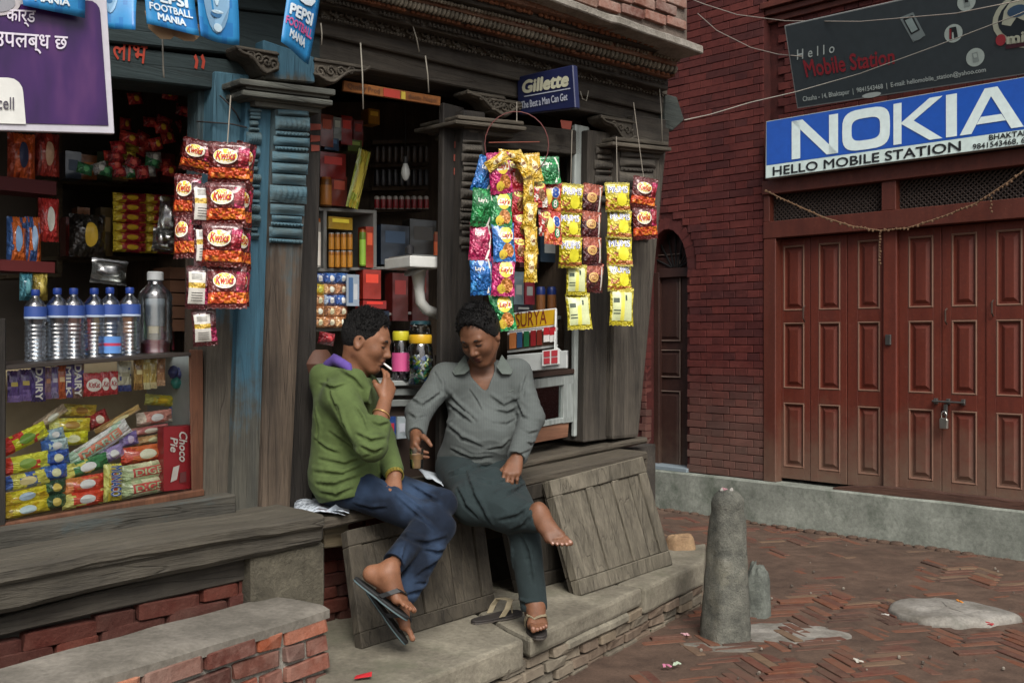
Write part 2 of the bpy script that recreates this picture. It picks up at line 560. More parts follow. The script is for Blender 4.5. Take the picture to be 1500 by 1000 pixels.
# one ground sheet reaching far out; gently uneven near the shop
def gz(x, y):
    r = math.hypot(x - 1.6, y - 6)
    a = max(0.0, 1 - r / 9)
    return (mnoise.noise(V((x * .9, y * .9, 1.3))) * .012 + mnoise.noise(V((x * 3.1, y * 3.1, 4))) * .006) * a
mb = MB()
xs = [-120, -40, -12, -6] + [-3 + .12 * i for i in range(70)] + [8, 14, 40, 120]
ys = [-120, -40, -10, 0] + [2.4 + .12 * i for i in range(62)] + [12, 20, 50, 140]
vs = [V((x, y, gz(x, y))) for y in ys for x in xs]
n = len(xs)
mb.add(vs, [(j * n + i, j * n + i + 1, (j + 1) * n + i + 1, (j + 1) * n + i) for j in range(len(ys) - 1) for i in range(n - 1)])
ground = mb.build("ground", M_mud, smooth='all', origin=(0, 0, 0))
tag(ground, kind='structure')

# step and ledge outlines (plan), used to keep the paving out of them
LEDGE_Z, STEP_Z = .25, .49
lf = [G(452, 1062, LEDGE_Z), G(771, 934, LEDGE_Z), G(941, 860, LEDGE_Z), G(1032, 820, LEDGE_Z)]
lb = G(1034, 794, LEDGE_Z)

unit = MB().box((0, 0, 0), (.5, 0, 0), (0, .5, 0), (0, 0, .5))
def unit_brick(name, mat, seed, bev=.06, wob=.03):
    random.seed(seed)
    m = MB().box((0, 0, 0), (.5, 0, 0), (0, .5, 0), (0, 0, .5))
    me = m.mesh(name, mat)
    bm = bmesh.new(); bm.from_mesh(me)
    for v in bm.verts:
        v.co += V((random.uniform(-wob, wob) * .4, random.uniform(-wob, wob), random.uniform(-wob, wob)))
    if bev: bmesh.ops.bevel(bm, geom=list(bm.edges), offset=bev, segments=1, affect='EDGES')
    bm.to_mesh(me); bm.free()
    return me
def put_brick(me, parent, c, ax, l, w_, h, jit=.0, name="brick"):
    """ax: unit vector along the brick; w_ depth along z x ax"""
    ax = V(ax).normalized(); az = V((0, 0, 1)); ay = az.cross(ax)
    q = basis(ax, ay, az)
    if jit: q = q @ Quaternion((random.uniform(-1, 1), random.uniform(-1, 1), random.uniform(-1, 1)), random.uniform(-jit, jit))
    return link(name, me, parent, c, q, (l, w_, h))

# paving: on-edge bricks in herringbone, sunk unevenly in the mud
pave_me = [unit_brick("paving_brick", M_pave, 20 + i, .05, .09) for i in range(5)]
cand = []
BW, BL, NN = .058, .232, 4
ang = RAD(14)
ca, sa = math.cos(ang), math.sin(ang)
def in_plinth(p): return (V((p.x, p.y, 0)) - RA).dot(RN) < .02
def left_of_ledge(p):
    a, b = lf[0], lf[3]
    e = V((b.x - a.x, b.y - a.y, 0)).normalized(); nrm = V((e.y, -e.x, 0))
    return (V((p.x - a.x, p.y - a.y, 0))).dot(nrm) < .05 and p.y < 6.35
for iy in range(-20, 130):
    for ix in range(-60, 90):
        t = (ix - iy) % (2 * NN)
        if t == 0: cx, cy, hor = ix + NN / 2, iy + .5, True
        elif t == 2 * NN - 1: cx, cy, hor = ix + .5, iy + NN / 2, False
        else: continue
        x0, y0 = cx * BW, cy * BW
        p = V((.6 + x0 * ca - y0 * sa, 3.7 + x0 * sa + y0 * ca, 0))
        if p.y < 3.6 or p.y > 9.3 or in_plinth(p) or left_of_ledge(p): continue
        u_ = 750 + p.x / p.y * F; v_ = 500 + H / p.y * F
        if not (560 < u_ < 1620 and v_ < 1090): continue
        cand.append((p, V((ca, sa, 0)) if hor else V((-sa, ca, 0))))
random.seed(3)
cand.sort(key=lambda c: (c[0].y if (c[0].x / c[0].y < .5) else c[0].y + 9))
mbr = MB(); cnt = 0
for p, ax in cand:
    nz = mnoise.noise(V((p.x * 1.1, p.y * 1.1, 8.2)))
    nz2 = mnoise.noise(V((p.x * 4, p.y * 4, 2)))
    top = gz(p.x, p.y) - .002 + .011 * nz + .008 * nz2 + random.uniform(-.004, .004)
    if random.random() < .05: top += .008
    if top < gz(p.x, p.y) - .006: continue
    ll, ww = BL - .012 - random.uniform(0, .02), BW - .009
    c = V((p.x, p.y, top - .025)) + V((random.uniform(-.004, .004), random.uniform(-.004, .004), 0))
    if cnt < 300:
        put_brick(random.choice(pave_me), ground, c, ax, ll, ww, .05, .02); cnt += 1
    else:
        ay = V((-ax.y, ax.x, 0)); t1 = random.uniform(-.012, .012); t2 = random.uniform(-.03, .03)
        mbr.box(c, (ax + UP * t1) * ll / 2, (ay + UP * t2) * ww / 2, UP * .025)
o = mbr.build("paving_bricks", M_pave_i := bricks_mat("paving_brick_far", ['#6a3f32', '#603a2f', '#72432e', '#58372c', '#764834', '#644438', '#6c3e2d', '#77604b', '#503a31'], island=True, damt=1.0, dust='#564438', bump=.9), ground, bevel=.004)
tag(o, kind='stuff')
# ------------------------------------------------------------ red brick house (right)
M_door = wood("door_paint", '#4a2018', '#5c2a20', 'z', None, rough=.55, bump=.15, dust='#8b7f6e', damt=.25)
def dooor_mat(name, a, bcol, z0, z1, amt):
    b = NB(name)
    c = b.coord('Position'); z = b.sep(c)[2]
    n = b.noise(b.coord('Object', (14, 14, 1)), 1, 5, .6); n2 = b.noise(c, 6, 5, .7); n3 = b.noise(c, 40, 3, .7)
    col = b.ramp(n, [(.3, srgb(a)), (.7, srgb(bcol))])
    col = b.mix(1.0, col, b.ramp(n3, [(.3, .82), (.7, 1.05)]), 'MULTIPLY')
    zz = b.math('ADD', z, b.math('MULTIPLY', b.math('SUBTRACT', n2, .5), .9))
    m = b.math('MULTIPLY', b.ramp(b.math('DIVIDE', zz, 2.0), [(z0 / 2, 1.0), (z1 / 2, 0.0)]), amt)
    m = b.math('MAXIMUM', m, b.math('MULTIPLY', b.ramp(n3, [(.66, 0.0), (.75, 1.0)]), .3))
    col = b.mix(m, col, srgb('#6d6354'))
    b.out(col, b.ramp(n2, [(.3, .5), (.7, .7)]), 0, .4)
    b.bump(b.math('ADD', n, n3), .12, .006)
    return b.m
M_door = dooor_mat("door_paint", '#521f13', '#62291a', .3, .98, .62)
M_arch = dooor_mat("dark_door_paint", '#2e1914', '#3a221a', .3, .7, .25)
M_frame = dooor_mat("frame_paint", '#4a1f14', '#58281b', .3, .85, .45)
M_edge = flat('#6e5040', .8)
M_dark = flat('#0e0d0c', .9)
M_steel = flat('#6d6d6a', .4, .8)
M_rust = flat('#43342b', .7, .3)
M_grille = flat('#352a24', .7)

house = empty("brick_house", RP(.2, 0, 0), "red brick house with brown folding shutters and two phone shop signs", "house")
PZ = .332
# plinth
mb = MB()
s0, s1 = -2.2, 5.2
prof = [(-.9, -.2), (.0, -.2), (.0, PZ - .012), (-.012, PZ), (-.9, PZ)]
npl = 60
rows = []
for i in range(npl + 1):
    s = s0 + (s1 - s0) * i / npl
    row = []
    for d, z in prof:
        wv = mnoise.noise(V((s * 2.2, z * 3, 5))) * .012
        row.append(RP(s, z + (wv * .6 if z > .2 else 0), d + (wv if d > -.5 else 0)))
    rows.append(row)
vs = [p for r in rows for p in r]; k = len(prof)
mb.add(vs, [(i * k + j, (i + 1) * k + j, (i + 1) * k + j + 1, i * k + j + 1) for i in range(npl) for j in range(k - 1)])
mb.build("plinth", M_conc, house, smooth=True)
# mortar bed along the foot of the plinth
mb = MB()
for i in range(70):
    s = -1.6 + i * .085
    p = RP(s, 0, .02 + random.uniform(-.02, .03))
    mb.ball(p, random.uniform(.025, .06), 7, 4, 0, (1, 0, 0), (0, 1, 0), (0, 0, .35))
mb.build("foot_rubble", M_mud, house, smooth='all')
o = house.children[-1]; o['kind'] = 'stuff'

# openings: arched side door and shop shutters
DW = -.06                       # brick face
def s_at(px, d=DW): return rs(px, d)
A0, A1 = s_at(946), s_at(1006)
AZ = rz(1004, 395, DW)          # spring line of the arch
AC, AR = (A0 + A1) / 2, (A1 - A0) / 2
ARX = 1.05 * AR
B0 = s_at(1118)
BZ = 2.73
def arch_top(s):
    q = (s - AC) / AR
    return AZ + ARX * 1.55 * math.sqrt(max(0, 1 - q * q)) if abs(q) < 1 else -9
# wall core behind the bricks (with openings)
mb = MB()
def core(s0, s1, z0, z1, d0=DW - .012, th=.5):
    mb.prism([RP(s0, z0, d0), RP(s1, z0, d0), RP(s1, z1, d0), RP(s0, z1, d0)], -RN * th)
core(-2.2, A0, PZ, 5.4)
core(A1, B0, PZ, 5.4)
poly = [RP(A0, 5.4, DW - .012), RP(A0, AZ, DW - .012)]
poly += [RP(AC + AR * math.cos(t), AZ + 1.55 * ARX * math.sin(t), DW - .012) for t in [math.pi * (1 - i / 16) for i in range(1, 16)]]
poly += [RP(A1, AZ, DW - .012), RP(A1, 5.4, DW - .012)]
mb.prism(poly, -RN * .5)
core(B0, 5.2, BZ + .02, 5.4, DW - .105)
rb_ = [RP(B0, PZ, -.42), RP(5.2, PZ, -.42), RP(5.2, BZ + .1, -.42), RP(B0, BZ + .1, -.42)]
mb.prism(rb_, -RN * .1)  # unseen backing added behind the shutters, stops sky light through their gaps
mb.build("wall", M_redmort, house)

# single bricks
bm_me = [unit_brick("brick", M_redbrick, 50 + i, .035, .03) for i in range(6)]
CH = .0637
bl = .232
items = []
random.seed(11)
nz_ = int((5.0 - PZ) / CH)
S_LEFT = s_at(940)
for r in range(nz_):
    z = PZ + .006 + (r + .5) * CH
    header = (r % 2 == 1)
    ln = bl if not header else .116
    off = (0 if r % 2 == 0 else .058)
    s = S_LEFT - off
    while s < 4.2:
        a, b_ = s, s + ln - .004
        s += ln
        segs = [(a, b_)]
        res = []
        for a_, c_ in segs:
            top = max(arch_top(a_), arch_top(c_), arch_top((a_ + c_) / 2))
            rec = 0
            if a_ < B0 - .02: c_ = min(c_, B0 - .001)
            else:
                if z < BZ + .05: continue
                rec = -.09
            if a_ < A1 + .09 and c_ > A0 - .09:
                if z < AZ:
                    if a_ < A1 and c_ > A0:
                        if c_ > A1 + .04: a_ = A1
                        elif a_ < A0 - .04: c_ = A0
                        else: continue
                else:
                    # outside of the arch ring
                    zz_ = max(0, z - .02 - AZ) / (1.55 * ARX + .098)
                    if zz_ < 1:
                        hw = (AR + .098) * math.sqrt(1 - zz_ * zz_)
                        if a_ >= AC: a_ = max(a_, AC + hw)
                        elif c_ <= AC: c_ = min(c_, AC - hw)
                        elif AC + hw < c_ - .02: a_ = AC + hw
                        else: c_ = AC - hw
            if c_ - a_ < .015: continue
            res.append((a_, c_, rec))
        for a_, c_, rec in res:
            items.append((a_, c_, z, rec))
# arch ring voussoirs
ring = []
nv = 13
for i in range(nv):
    t = math.pi * (i + .5) / nv
    c = RP(AC + (AR + .045) * math.cos(t), AZ + (1.55 * ARX + .045) * math.sin(t), DW - .05)
    rad = (RU * math.cos(t) / AR + UP * math.sin(t) / (1.55 * ARX)).normalized()
    tan = RN.cross(rad)
    ring.append((c, rad, tan))
mbr = MB()
def shows(a, z):
    p = RP(a, z, DW)
    return abs(p.x / p.y) < .49 and (z - H) / p.y < .33
def hidden_by_sign(a_, c_, z):
    return a_ > s_at(1130) and z > 2.72 and z < 3.5
items.sort(key=lambda t: 0 if (shows(t[0], t[2]) and not hidden_by_sign(*t[:3])) else 1)
for i, (a_, c_, z, rec) in enumerate(items):
    d = DW + rec - .04 + random.uniform(-.002, .002)
    c = RP((a_ + c_) / 2, z + random.uniform(-.0015, .0015), d)
    if i < 285:
        q = basis(RU, UP.cross(RU), UP)
        link("brick", bm_me[(i * 7 + i // 5) % 6], house, c, q, (c_ - a_, .08, CH - .0052))
    else:
        mbr.box(c, RU * (c_ - a_) / 2, RN * .04, UP * (CH - .0052) / 2)
for c, rad, tan in ring:
    q = basis(tan, rad.cross(tan) if False else RN * (1 if tan.cross(RN).dot(rad) > 0 else -1), rad)
    link("brick", random.choice(bm_me), house, c, q, (.075 * 1.0, .08, .1))
M_redbrick_i = bricks_mat("red_brick_more", ['#4e1d1a', '#56211d', '#481a18', '#5a241f', '#431918', '#521f1b'], island=True, damt=.06, dust='#6d5d52', zdust=(.25, 1.05, .42), bump=.35, rough=.8)
o = mbr.build("wall_bricks", M_redbrick_i, house, bevel=.002); o['kind'] = 'stuff'

# projecting brick band and upper window high on the wall
zb = rz(1120, 32, DW)
mb = MB()
for k, (dz, dd) in enumerate([(0, .03), (.05, .07), (.10, .11)]):
    mb.prism([RP(B0 - .02, zb + dz, DW + dd - .09), RP(5.2, zb + dz, DW + dd - .09), RP(5.2, zb + dz + .047, DW + dd - .09), RP(B0 - .02, zb + dz + .047, DW + dd - .09)], -RN * .2)
mb.build("window_sill_band", M_frame, house, bevel=.004)
w0, w1 = B0 + .02, B0 + 1.1
wf = MB()
for a, b_, c, d_ in ((w0, w1, zb + .16, zb + .22), (w0, w0 + .07, zb + .22, zb + 1.2), (w1 - .07, w1, zb + .22, zb + 1.2), ((w0 + w1) / 2 - .03, (w0 + w1) / 2 + .03, zb + .22, zb + 1.2)):
    wf.prism([RP(a, c, DW - .04), RP(b_, c, DW - .04), RP(b_, d_, DW - .04), RP(a, d_, DW - .04)], -RN * .08)
win = wf.build("window", M_frame, house, bevel=.003)
MB().prism([RP(w0 + .07, zb + .22, DW - .085), RP(w1 - .07, zb + .22, DW - .085), RP(w1 - .07, zb + 1.2, DW - .085), RP(w0 + .07, zb + 1.2, DW - .085)], -RN * .004).build("pane", flat('#11161a', .1), win)

# arched door
def rbox(mb, s0, s1, z0, z1, d, th, mi=0):
    mb.prism([RP(s0, z0, d), RP(s1, z0, d), RP(s1, z1, d), RP(s0, z1, d)], -RN * th, mi)
def panel(mb, s0, s1, z0, z1, d, mi=0, mo=1, bead=.012):
    """raised and fielded panel with a worn moulded edge"""
    b = bead
    q = [(s0, z0), (s1, z0), (s1, z1), (s0, z1)]
    def ring(ins, dd): return [RP(s0 + ins, z0 + ins, dd), RP(s1 - ins, z0 + ins, dd), RP(s1 - ins, z1 - ins, dd), RP(s0 + ins, z1 - ins, dd)]
    lv = [ring(0, d), ring(b * .5, d + .006), ring(b, d + .001), ring(b * 1.2, d - .014), ring(b * 2.0, d - .014), ring(b * 3.6, d - .001)]
    vs = [p for r in lv for p in r]
    fs = []; ms = []
    for i in range(len(lv) - 1):
        for k in range(4):
            fs.append((i * 4 + k, i * 4 + (k + 1) % 4, (i + 1) * 4 + (k + 1) % 4, (i + 1) * 4 + k)); ms.append(mo if i < 2 else mi)
    n = (len(lv) - 1) * 4
    fs.append((n, n + 1, n + 2, n + 3)); ms.append(mi)
    vs2 = [vs[i] for i in range(len(vs))]
    a, b2, c = vs2[fs[-1][0]], vs2[fs[-1][1]], vs2[fs[-1][2]]
    if (b2 - a).cross(c - a).dot(RN) < 0: fs = [f[::-1] for f in fs]
    mb.add(vs2, fs, ms)
DA = DW - .16
mb = MB()
ps = []
arc_in = [RP(AC + AR * math.cos(t), AZ + 1.55 * ARX * math.sin(t), DA) for t in [math.pi * (1 - i / 16) for i in range(17)]]
mb.prism([RP(A0, PZ, DA)] + arc_in + [RP(A1, PZ, DA)], -RN * .03)
fan = mb.build("arched_door", M_arch, house)
mb = MB()
rbox(mb, A1 - .06, A1, PZ, AZ, DA + .05, .05)
rbox(mb, A0, A0 + .06, PZ, AZ, DA + .05, .05)
rbox(mb, A0 + .06, A1 - .06, AZ - .05, AZ + .03, DA + .05, .05)
mb.build("door_frame", M_arch, fan, bevel=.004)
pz = lambda py: rz(985, py, DA)
for y0, y1 in ((500, 372), (553, 512), (686, 572)):
    m_ = MB(); panel(m_, s_at(955, DA), s_at(998, DA), pz(y0), pz(y1), DA + .012, bead=.012)
    m_.build("door_panel", [M_arch, flat('#6a5a50', .7)], fan)
m_ = MB()
for i in range(7):
    t = math.pi * (i + .5) / 7
    m_.tube([RP(AC + .05 * math.cos(t), AZ + .04, DA + .02), RP(AC + AR * .95 * math.cos(t), AZ + .04 + 1.4 * ARX * math.sin(t), DA + .02)], .008, 6)
m_.build("fanlight_bar", M_dark, fan)
mb = MB(); rbox(mb, A0 - .02, A1 + .02, PZ, PZ + .035, DW + .03, .2)
mb.build("threshold", flat('#7a868c', .6), fan, bevel=.004)

# shutters
DS = -.13
jamb0 = rs(1118, -.05)
top_fr = MB()
rbox(top_fr, jamb0, 5.2, 2.62, BZ, -.03, .12)
top_fr.build("lintel_board", M_frame, house, bevel=.005)
m_ = MB(); rbox(m_, jamb0, 5.2, 2.27, 2.405, -.045, .12); m_.build("transom", M_frame, house, bevel=.005)
m_ = MB(); rbox(m_, jamb0, rs(1136, -.05), PZ, 2.27, -.05, .1); m_.build("jamb", M_frame, house, bevel=.005)
cuts = [rs(1127, -.05), rs(1291, -.05), rs(1312, -.05), rs(1640, -.05)]
for a, b_ in ((jamb0, cuts[0]), (cuts[1], cuts[2])):
    m_ = MB(); rbox(m_, a, b_, 2.405, 2.62, -.05, .1); m_.build("mullion", M_frame, house, bevel=.004)
mid = [rs(1296, DS), rs(1316, DS)]
# louvre grilles of crossed laths above the doors
for a, b_ in ((cuts[0], cuts[1]), (cuts[2], cuts[3])):
    g_ = MB(); rbox(g_, a, b_, 2.405, 2.62, -.14, .01)
    gr = g_.build("grille", M_dark, house)
    m_ = MB(); h_ = 2.62 - 2.405; st = .037
    k = -int(h_ / st) - 1
    while a + k * st < b_:
        for sgn in (1, -1):
            sa_ = a + k * st; z0, z1 = 2.405, 2.62
            p, q = (sa_, z0), (sa_ + h_, z1)
            if p[0] < a: p = (a, z0 + (a - sa_))
            if q[0] > b_: q = (b_, z0 + (b_ - sa_))
            if q[0] - p[0] > .004:
                if sgn < 0: p, q = (p[0], z0 + z1 - p[1]), (q[0], z0 + z1 - q[1])
                m_.tube([RP(p[0], p[1], -.115 + .004 * sgn), RP(q[0], q[1], -.115 + .004 * sgn)], .0062, 4)
        k += 1
    o = m_.build("lath_lattice", M_grille, gr); o['kind'] = 'stuff'
# the two shutters, each of folding leaves with raised panels
leaf_edges = [[1136, 1187, 1241, 1296], [1316, 1379, 1444, 1512, 1580, 1650]]
cols = [[(1147, 1178), (1199, 1231), (1256, 1289)], [(1330, 1367), (1393, 1431), (1459, 1498), (1528, 1568), (1598, 1640)]]
rowsz = [(1.69, 2.21), (1.075, 1.60), (.45, .965)]
for gi in range(2):
    dr = empty("shutter_door", RP(rs(leaf_edges[gi][0], DS), PZ, DS)); dr.parent = house; dr.location = V(dr.location) - V(house.location)
    for li in range(len(leaf_edges[gi]) - 1):
        s0, s1 = rs(leaf_edges[gi][li], DS) + .003, rs(leaf_edges[gi][li + 1], DS) - .003
        c0, c1 = [rs(c, DS) for c in cols[gi][li]]
        m_ = MB()
        dd = DS + random.uniform(-.004, .004)
        # stiles and rails around the panels
        zt, zbm = 2.265, PZ + .03
        rbox(m_, s0, c0, zbm, zt, dd, .035); rbox(m_, c1, s1, zbm, zt, dd, .035)
        zz = [zt] + [v for r_ in rowsz for v in (r_[1], r_[0])] + [zbm]
        for q in range(0, len(zz), 2):
            rbox(m_, c0, c1, zz[q + 1], zz[q], dd, .035)
        m_.build("leaf", M_door, dr, bevel=.002)
        for z0, z1 in rowsz:
            m_ = MB(); panel(m_, c0, c1, z0, z1, dd - .002, bead=.016)
            m_.build("door_panel", [M_door, M_edge], dr)
m_ = MB(); rbox(m_, mid[0], mid[1], PZ, 2.27, DS + .03, .1); m_.build("door_post", M_door, house, bevel=.006)
# rotten threshold board along the foot of the doors
mb = MB()
def thr(i, n=40):
    s = rs(1222, -.05) + (5.0 - rs(1222, -.05)) * i / n
    return s
pts = []
for i in range(41):
    s = thr(i); hh = .045 * min(1, i / 4) * (1 + .35 * mnoise.noise(V((s * 5, 0, 2))))
    pts.append((s, hh))
mb.prism([RP(s, PZ + .001, -.03) for s, h in pts] + [RP(s, PZ + .012 + h, -.03) for s, h in reversed(pts)], -RN * .09)
mb.build("threshold_board", wood("rotten_board", '#432820', '#5d4338', 'r', '#4a6a58', .22), house)
# bolts, hasps and handles
bx_s, bz_ = rs(1392, DS), rz(1392, 588, DS)
bolt = MB()
bolt.tube([RP(rs(1368, DS), bz_, DS + .03), RP(rs(1416, DS), bz_ - .003, DS + .03)], .008, 8)
for px in (1372, 1390, 1412):
    rbox(bolt, rs(px, DS) - .012, rs(px, DS) + .012, bz_ - .02, bz_ + .02, DS + .022, .025)
rbox(bolt, rs(1387, DS) - .012, rs(1387, DS) + .014, bz_ - .10, bz_ - .02, DS + .028, .012)
bolt.build("door_bolt", M_steel, house, bevel=.002)
m_ = MB()
for px, py in ((1180, 458), (1388, 462), (1456, 450)):
    m_.tube([RP(rs(px, DS), rz(px, py - 10, DS), DS + .01), RP(rs(px, DS), rz(px, py - 7, DS), DS + .035), RP(rs(px, DS), rz(px, py + 9, DS), DS + .035), RP(rs(px, DS), rz(px, py + 13, DS), DS + .01)], .006, 6)
    h_ = m_.build("door_handle", M_rust, house); m_ = MB()
m_ = MB(); rbox(m_, rs(1305, DS) - .02, rs(1305, DS) + .02, rz(1305, 505, DS), rz(1305, 490, DS), DS + .05, .02); m_.build("hasp", M_steel, house, bevel=.002)
# padlock hanging on the bolt (a thing of its own)
ps, pzz = rs(1387, DS), bz_ - .115
pl = MB()
pl.prism([RP(ps - .028, pzz - .075, DS + .06), RP(ps + .028, pzz - .075, DS + .06), RP(ps + .030, pzz - .015, DS + .06), RP(ps + .024, pzz, DS + .06), RP(ps - .024, pzz, DS + .06), RP(ps - .030, pzz - .015, DS + .06)], -RN * .025)
o = pl.build("padlock", flat('#a4a29a', .35, .85), bevel=.004)
tag(o, "grey steel padlock hanging from the bolt of the brown shutters", "padlock")
MB().tube([RP(ps - .017, pzz, DS + .047), RP(ps - .017, pzz + .03, DS + .047), RP(ps - .008, pzz + .045, DS + .047), RP(ps + .008, pzz + .045, DS + .047), RP(ps + .017, pzz + .03, DS + .047), RP(ps + .017, pzz, DS + .047)], .0055, 8).build("shackle", flat('#c0c0bc', .25, .9), o, smooth='all')
# ------------------------------------------------------------ timber shop building (left)
W_dark = wood("old_timber_dark", '#24211d', '#48423a', 'u', bump=.7, dust='#56524a', damt=.25)
W_darkz = wood("old_timber_dark_post", '#1d1b19', '#37322d', 'z', bump=.6)
W_grey = wood("weathered_grey", '#2e2b26', '#565147', 'u', bump=1.0, dust='#5f594d', damt=.3)
W_greyz = wood("weathered_grey_board", '#454039', '#6e675a', 'z', bump=.8)
W_brownz = wood("weathered_brown_post", '#39312a', '#635547', 'z', '#3c4d52', .34, .5, bump=.8)
W_bluez = wood("blue_paint_post", '#3b3c38', '#5a564b', 'z', '#355767', .64, .8, bump=.6)
W_bluez2 = wood("blue_paint_jamb", '#46413a', '#5c5549', 'z', '#40616f', .50, 1.5, bump=.6)
W_blueu = wood("blue_paint_board", '#302f2b', '#4d4a42', 'u', '#33474c', .36, bump=.9, dust='#575248', damt=.3)
W_green = wood("green_paint_fascia", '#232828', '#323735', 'u', '#293435', .6, bump=.5)
W_case = wood("brown_case_wood", '#4a2c1e', '#6b4630', 'z', bump=.3)
W_inner = wood("interior_wood", '#3d332a', '#5c4e3f', 'z', bump=.4)
W_cornice = wood("cornice_timber", '#5a3626', '#8f5f45', 'u', bump=.9, dust='#80766a', damt=.5)
M_carve = wood("carved_timber", '#2d2924', '#5c554a', 'u', bump=.6, dust='#5f594e', damt=.35)
M_white = wood("white_paint_wood", '#8d938f', '#a9b0ac', 'z', bump=.3, rough=.6)
M_whiteflat = flat('#c9cbc8', .5)
M_wallin = flat('#575048', .9)
M_orange = flat('#9c3420', .8)
M_chipa = flat('#8b8072', .9); M_chipb = flat('#6a2f22', .9)

shop = empty("timber_shop", S(500, 745, 0), "old carved timber shop with blue painted post and two open counters", "shop")
def P(name, poly, d, th, mat, **kw):
    kw.setdefault('bevel', .006)
    return slab(name, poly, d, th, mat, shop, **kw)
def ext(l, x): return (x, lin(l[0], l[1], x))      # point on a pixel line

# lower floor side: back wall, floor and ceiling of the interior, dividing partitions
DBK = -1.35
mb = MB()
def sp(u, z, d):            # shop coordinates: u along facade from px 690 column, z up
    return V((-.2, 5.18, 0)) + SU * u + SN * d + UP * z
mb.prism([sp(-3.2, .5, DBK), sp(1.35, .5, DBK), sp(1.35, 3.1, DBK), sp(-3.2, 3.1, DBK)], -SN * .12)
mb.build("back_wall", M_wallin, shop)
MB().box(sp(-.9, .50, -.75), SU * 2.3, SN * .78, UP * .03).build("interior_floor", W_inner, shop)
MB().box(sp(-.9, 2.98, -.78), SU * 2.3, SN * .74, UP * .04).build("interior_ceiling", W_inner, shop)
for u in (-3.18, -1.18, .93):
    MB().prism([sp(u, .53, -.14), sp(u, .53, DBK), sp(u, 2.94, DBK), sp(u, 2.94, -.14)], SU * .05).build("partition", W_inner, shop)
# masonry mass above the cornice and solid right return of the building
MB().prism([sp(1.40, 0, -.06), sp(1.40, 0, -3.2), sp(1.40, 2.8, -3.2), sp(1.40, 2.8, -.06)], -SU * .12).build("side_wall", M_redmort, shop)

# ---- lintels
lo_t, lo_b = ((528, 65), (680, 103)), ((541, 101), (680, 126))
e = lambda l, a, b: [ext(l, a), ext(l, b)]
def band(name, top, bot, x0, x1, d, th, mat, **kw):
    t, b_ = e(top, x0, x1), e(bot, x0, x1)
    return P(name, [t[0], t[1], b_[1], b_[0]], d, th, mat, **kw)
cb_t, cb_b = ((474, 4), (967, 128)), ((474, 24), (977, 140))
up_b = ((528, 64), (880, 146))
lw_t = ((528, 66), (880, 148)); lw_b = ((541, 101), (880, 168))
band("lintel", cb_b, up_b, 440, 978, .08, .25, W_dark, wob=.003)
band("lintel", lw_t, lw_b, 440, 976, .05, .22, W_dark, wob=.003)
band("carved_band", cb_t, cb_b, 472, 978, .10, .2, M_carve)
# scroll carving in the band
mb = MB()
n = 44
for i in range(n):
    x = 480 + (972 - 480) * (i + .5) / n
    ym = (lin(*cb_t, x) + lin(*cb_b, x)) / 2
    c = S(x, ym, .105)
    rr = .022 * (1 + .2 * math.sin(i * 2.1))
    ring = [c + SN * .008 + (SU * math.cos(a) + UP * math.sin(a)) * rr * (.35 + .65 * q / 10) for q, a in [(q, .9 + q * .62 + (i % 2) * 3.1) for q in range(11)]]
    mb.tube(ring, .006, 5)
    mb.ball(c + SN * .008 + UP * rr * (.9 if i % 2 else -.9) + SU * .02, .012, 6, 4)
o = mb.build("scroll_carving", M_carve, shop, smooth='all'); o['kind'] = 'stuff'

# ---- cornice: stepped mouldings growing outwards
crn = [
    # name, top line, bottom line, x0, x1, d, mat
    ("cornice_moulding", ((660, 34), (990, 116)), ((474, 5), (967, 129)), 470, 979, .17, W_dark),
    ("cornice_moulding", ((660, 27), (992, 108)), ((660, 33), (992, 116)), 440, 985, .21, W_cornice),
    ("cornice_moulding", ((660, -1), (1000, 84)), ((660, 14), (993, 97)), 300, 992, .27, W_cornice),
    ("cornice_moulding", ((700, -10), (1010, 74)), ((660, -2), (1000, 83)), 300, 1003, .32, W_dark),
    ("cornice_moulding", ((760, -12), (1020, 68)), ((700, -11), (1010, 73)), 300, 1016, .38, W_cornice),
]
for nm, t, b_, x0, x1, d, m_ in crn:
    band(nm, t, b_, x0, x1, d, d + .1, m_, wob=.004, sub=.12)
ledge_t, ledge_b = ((821, -6), (1029, 66)), ((821, 6), (1029, 78))
band("cornice_ledge", ledge_t, ledge_b, 640, 1030, .46, .5, stone("lime_ledge", '#6e695f', '#99938a', 9, .9, .8), wob=.008, sub=.08)
# rope moulding: row of carved beads
rt, rb_ = ((660, 14), (993, 97)), ((660, 28), (993, 110))
mb = MB()
band("rope_backing", rt, rb_, 440, 990, .235, .3, W_dark)
for i in range(88):
    x = 448 + (992 - 448) * (i + .5) / 88
    c = S(x, (lin(*rt, x) + lin(*rb_, x)) / 2, .245)
    mb.ball(c, .021, 7, 5, 0, (SU * .55 + UP * .35), SN * .9, UP * 1.0)
o = mb.build("rope_moulding", stone("rope_wood", '#5d574b', '#948c7c', 14, .9, .5), shop, smooth='all'); o['kind'] = 'stuff'
# tiny dentils under the ledge
mb = MB()
for i in range(46):
    x = 560 + (1012 - 560) * (i + .5) / 46
    c = S(x, lin((700, -10), (1010, 75), x), .34)
    mb.box(c, SU * .018, SN * .04, UP * .014)
o = mb.build("dentil_row", W_cornice, shop, bevel=.003); o['kind'] = 'stuff'
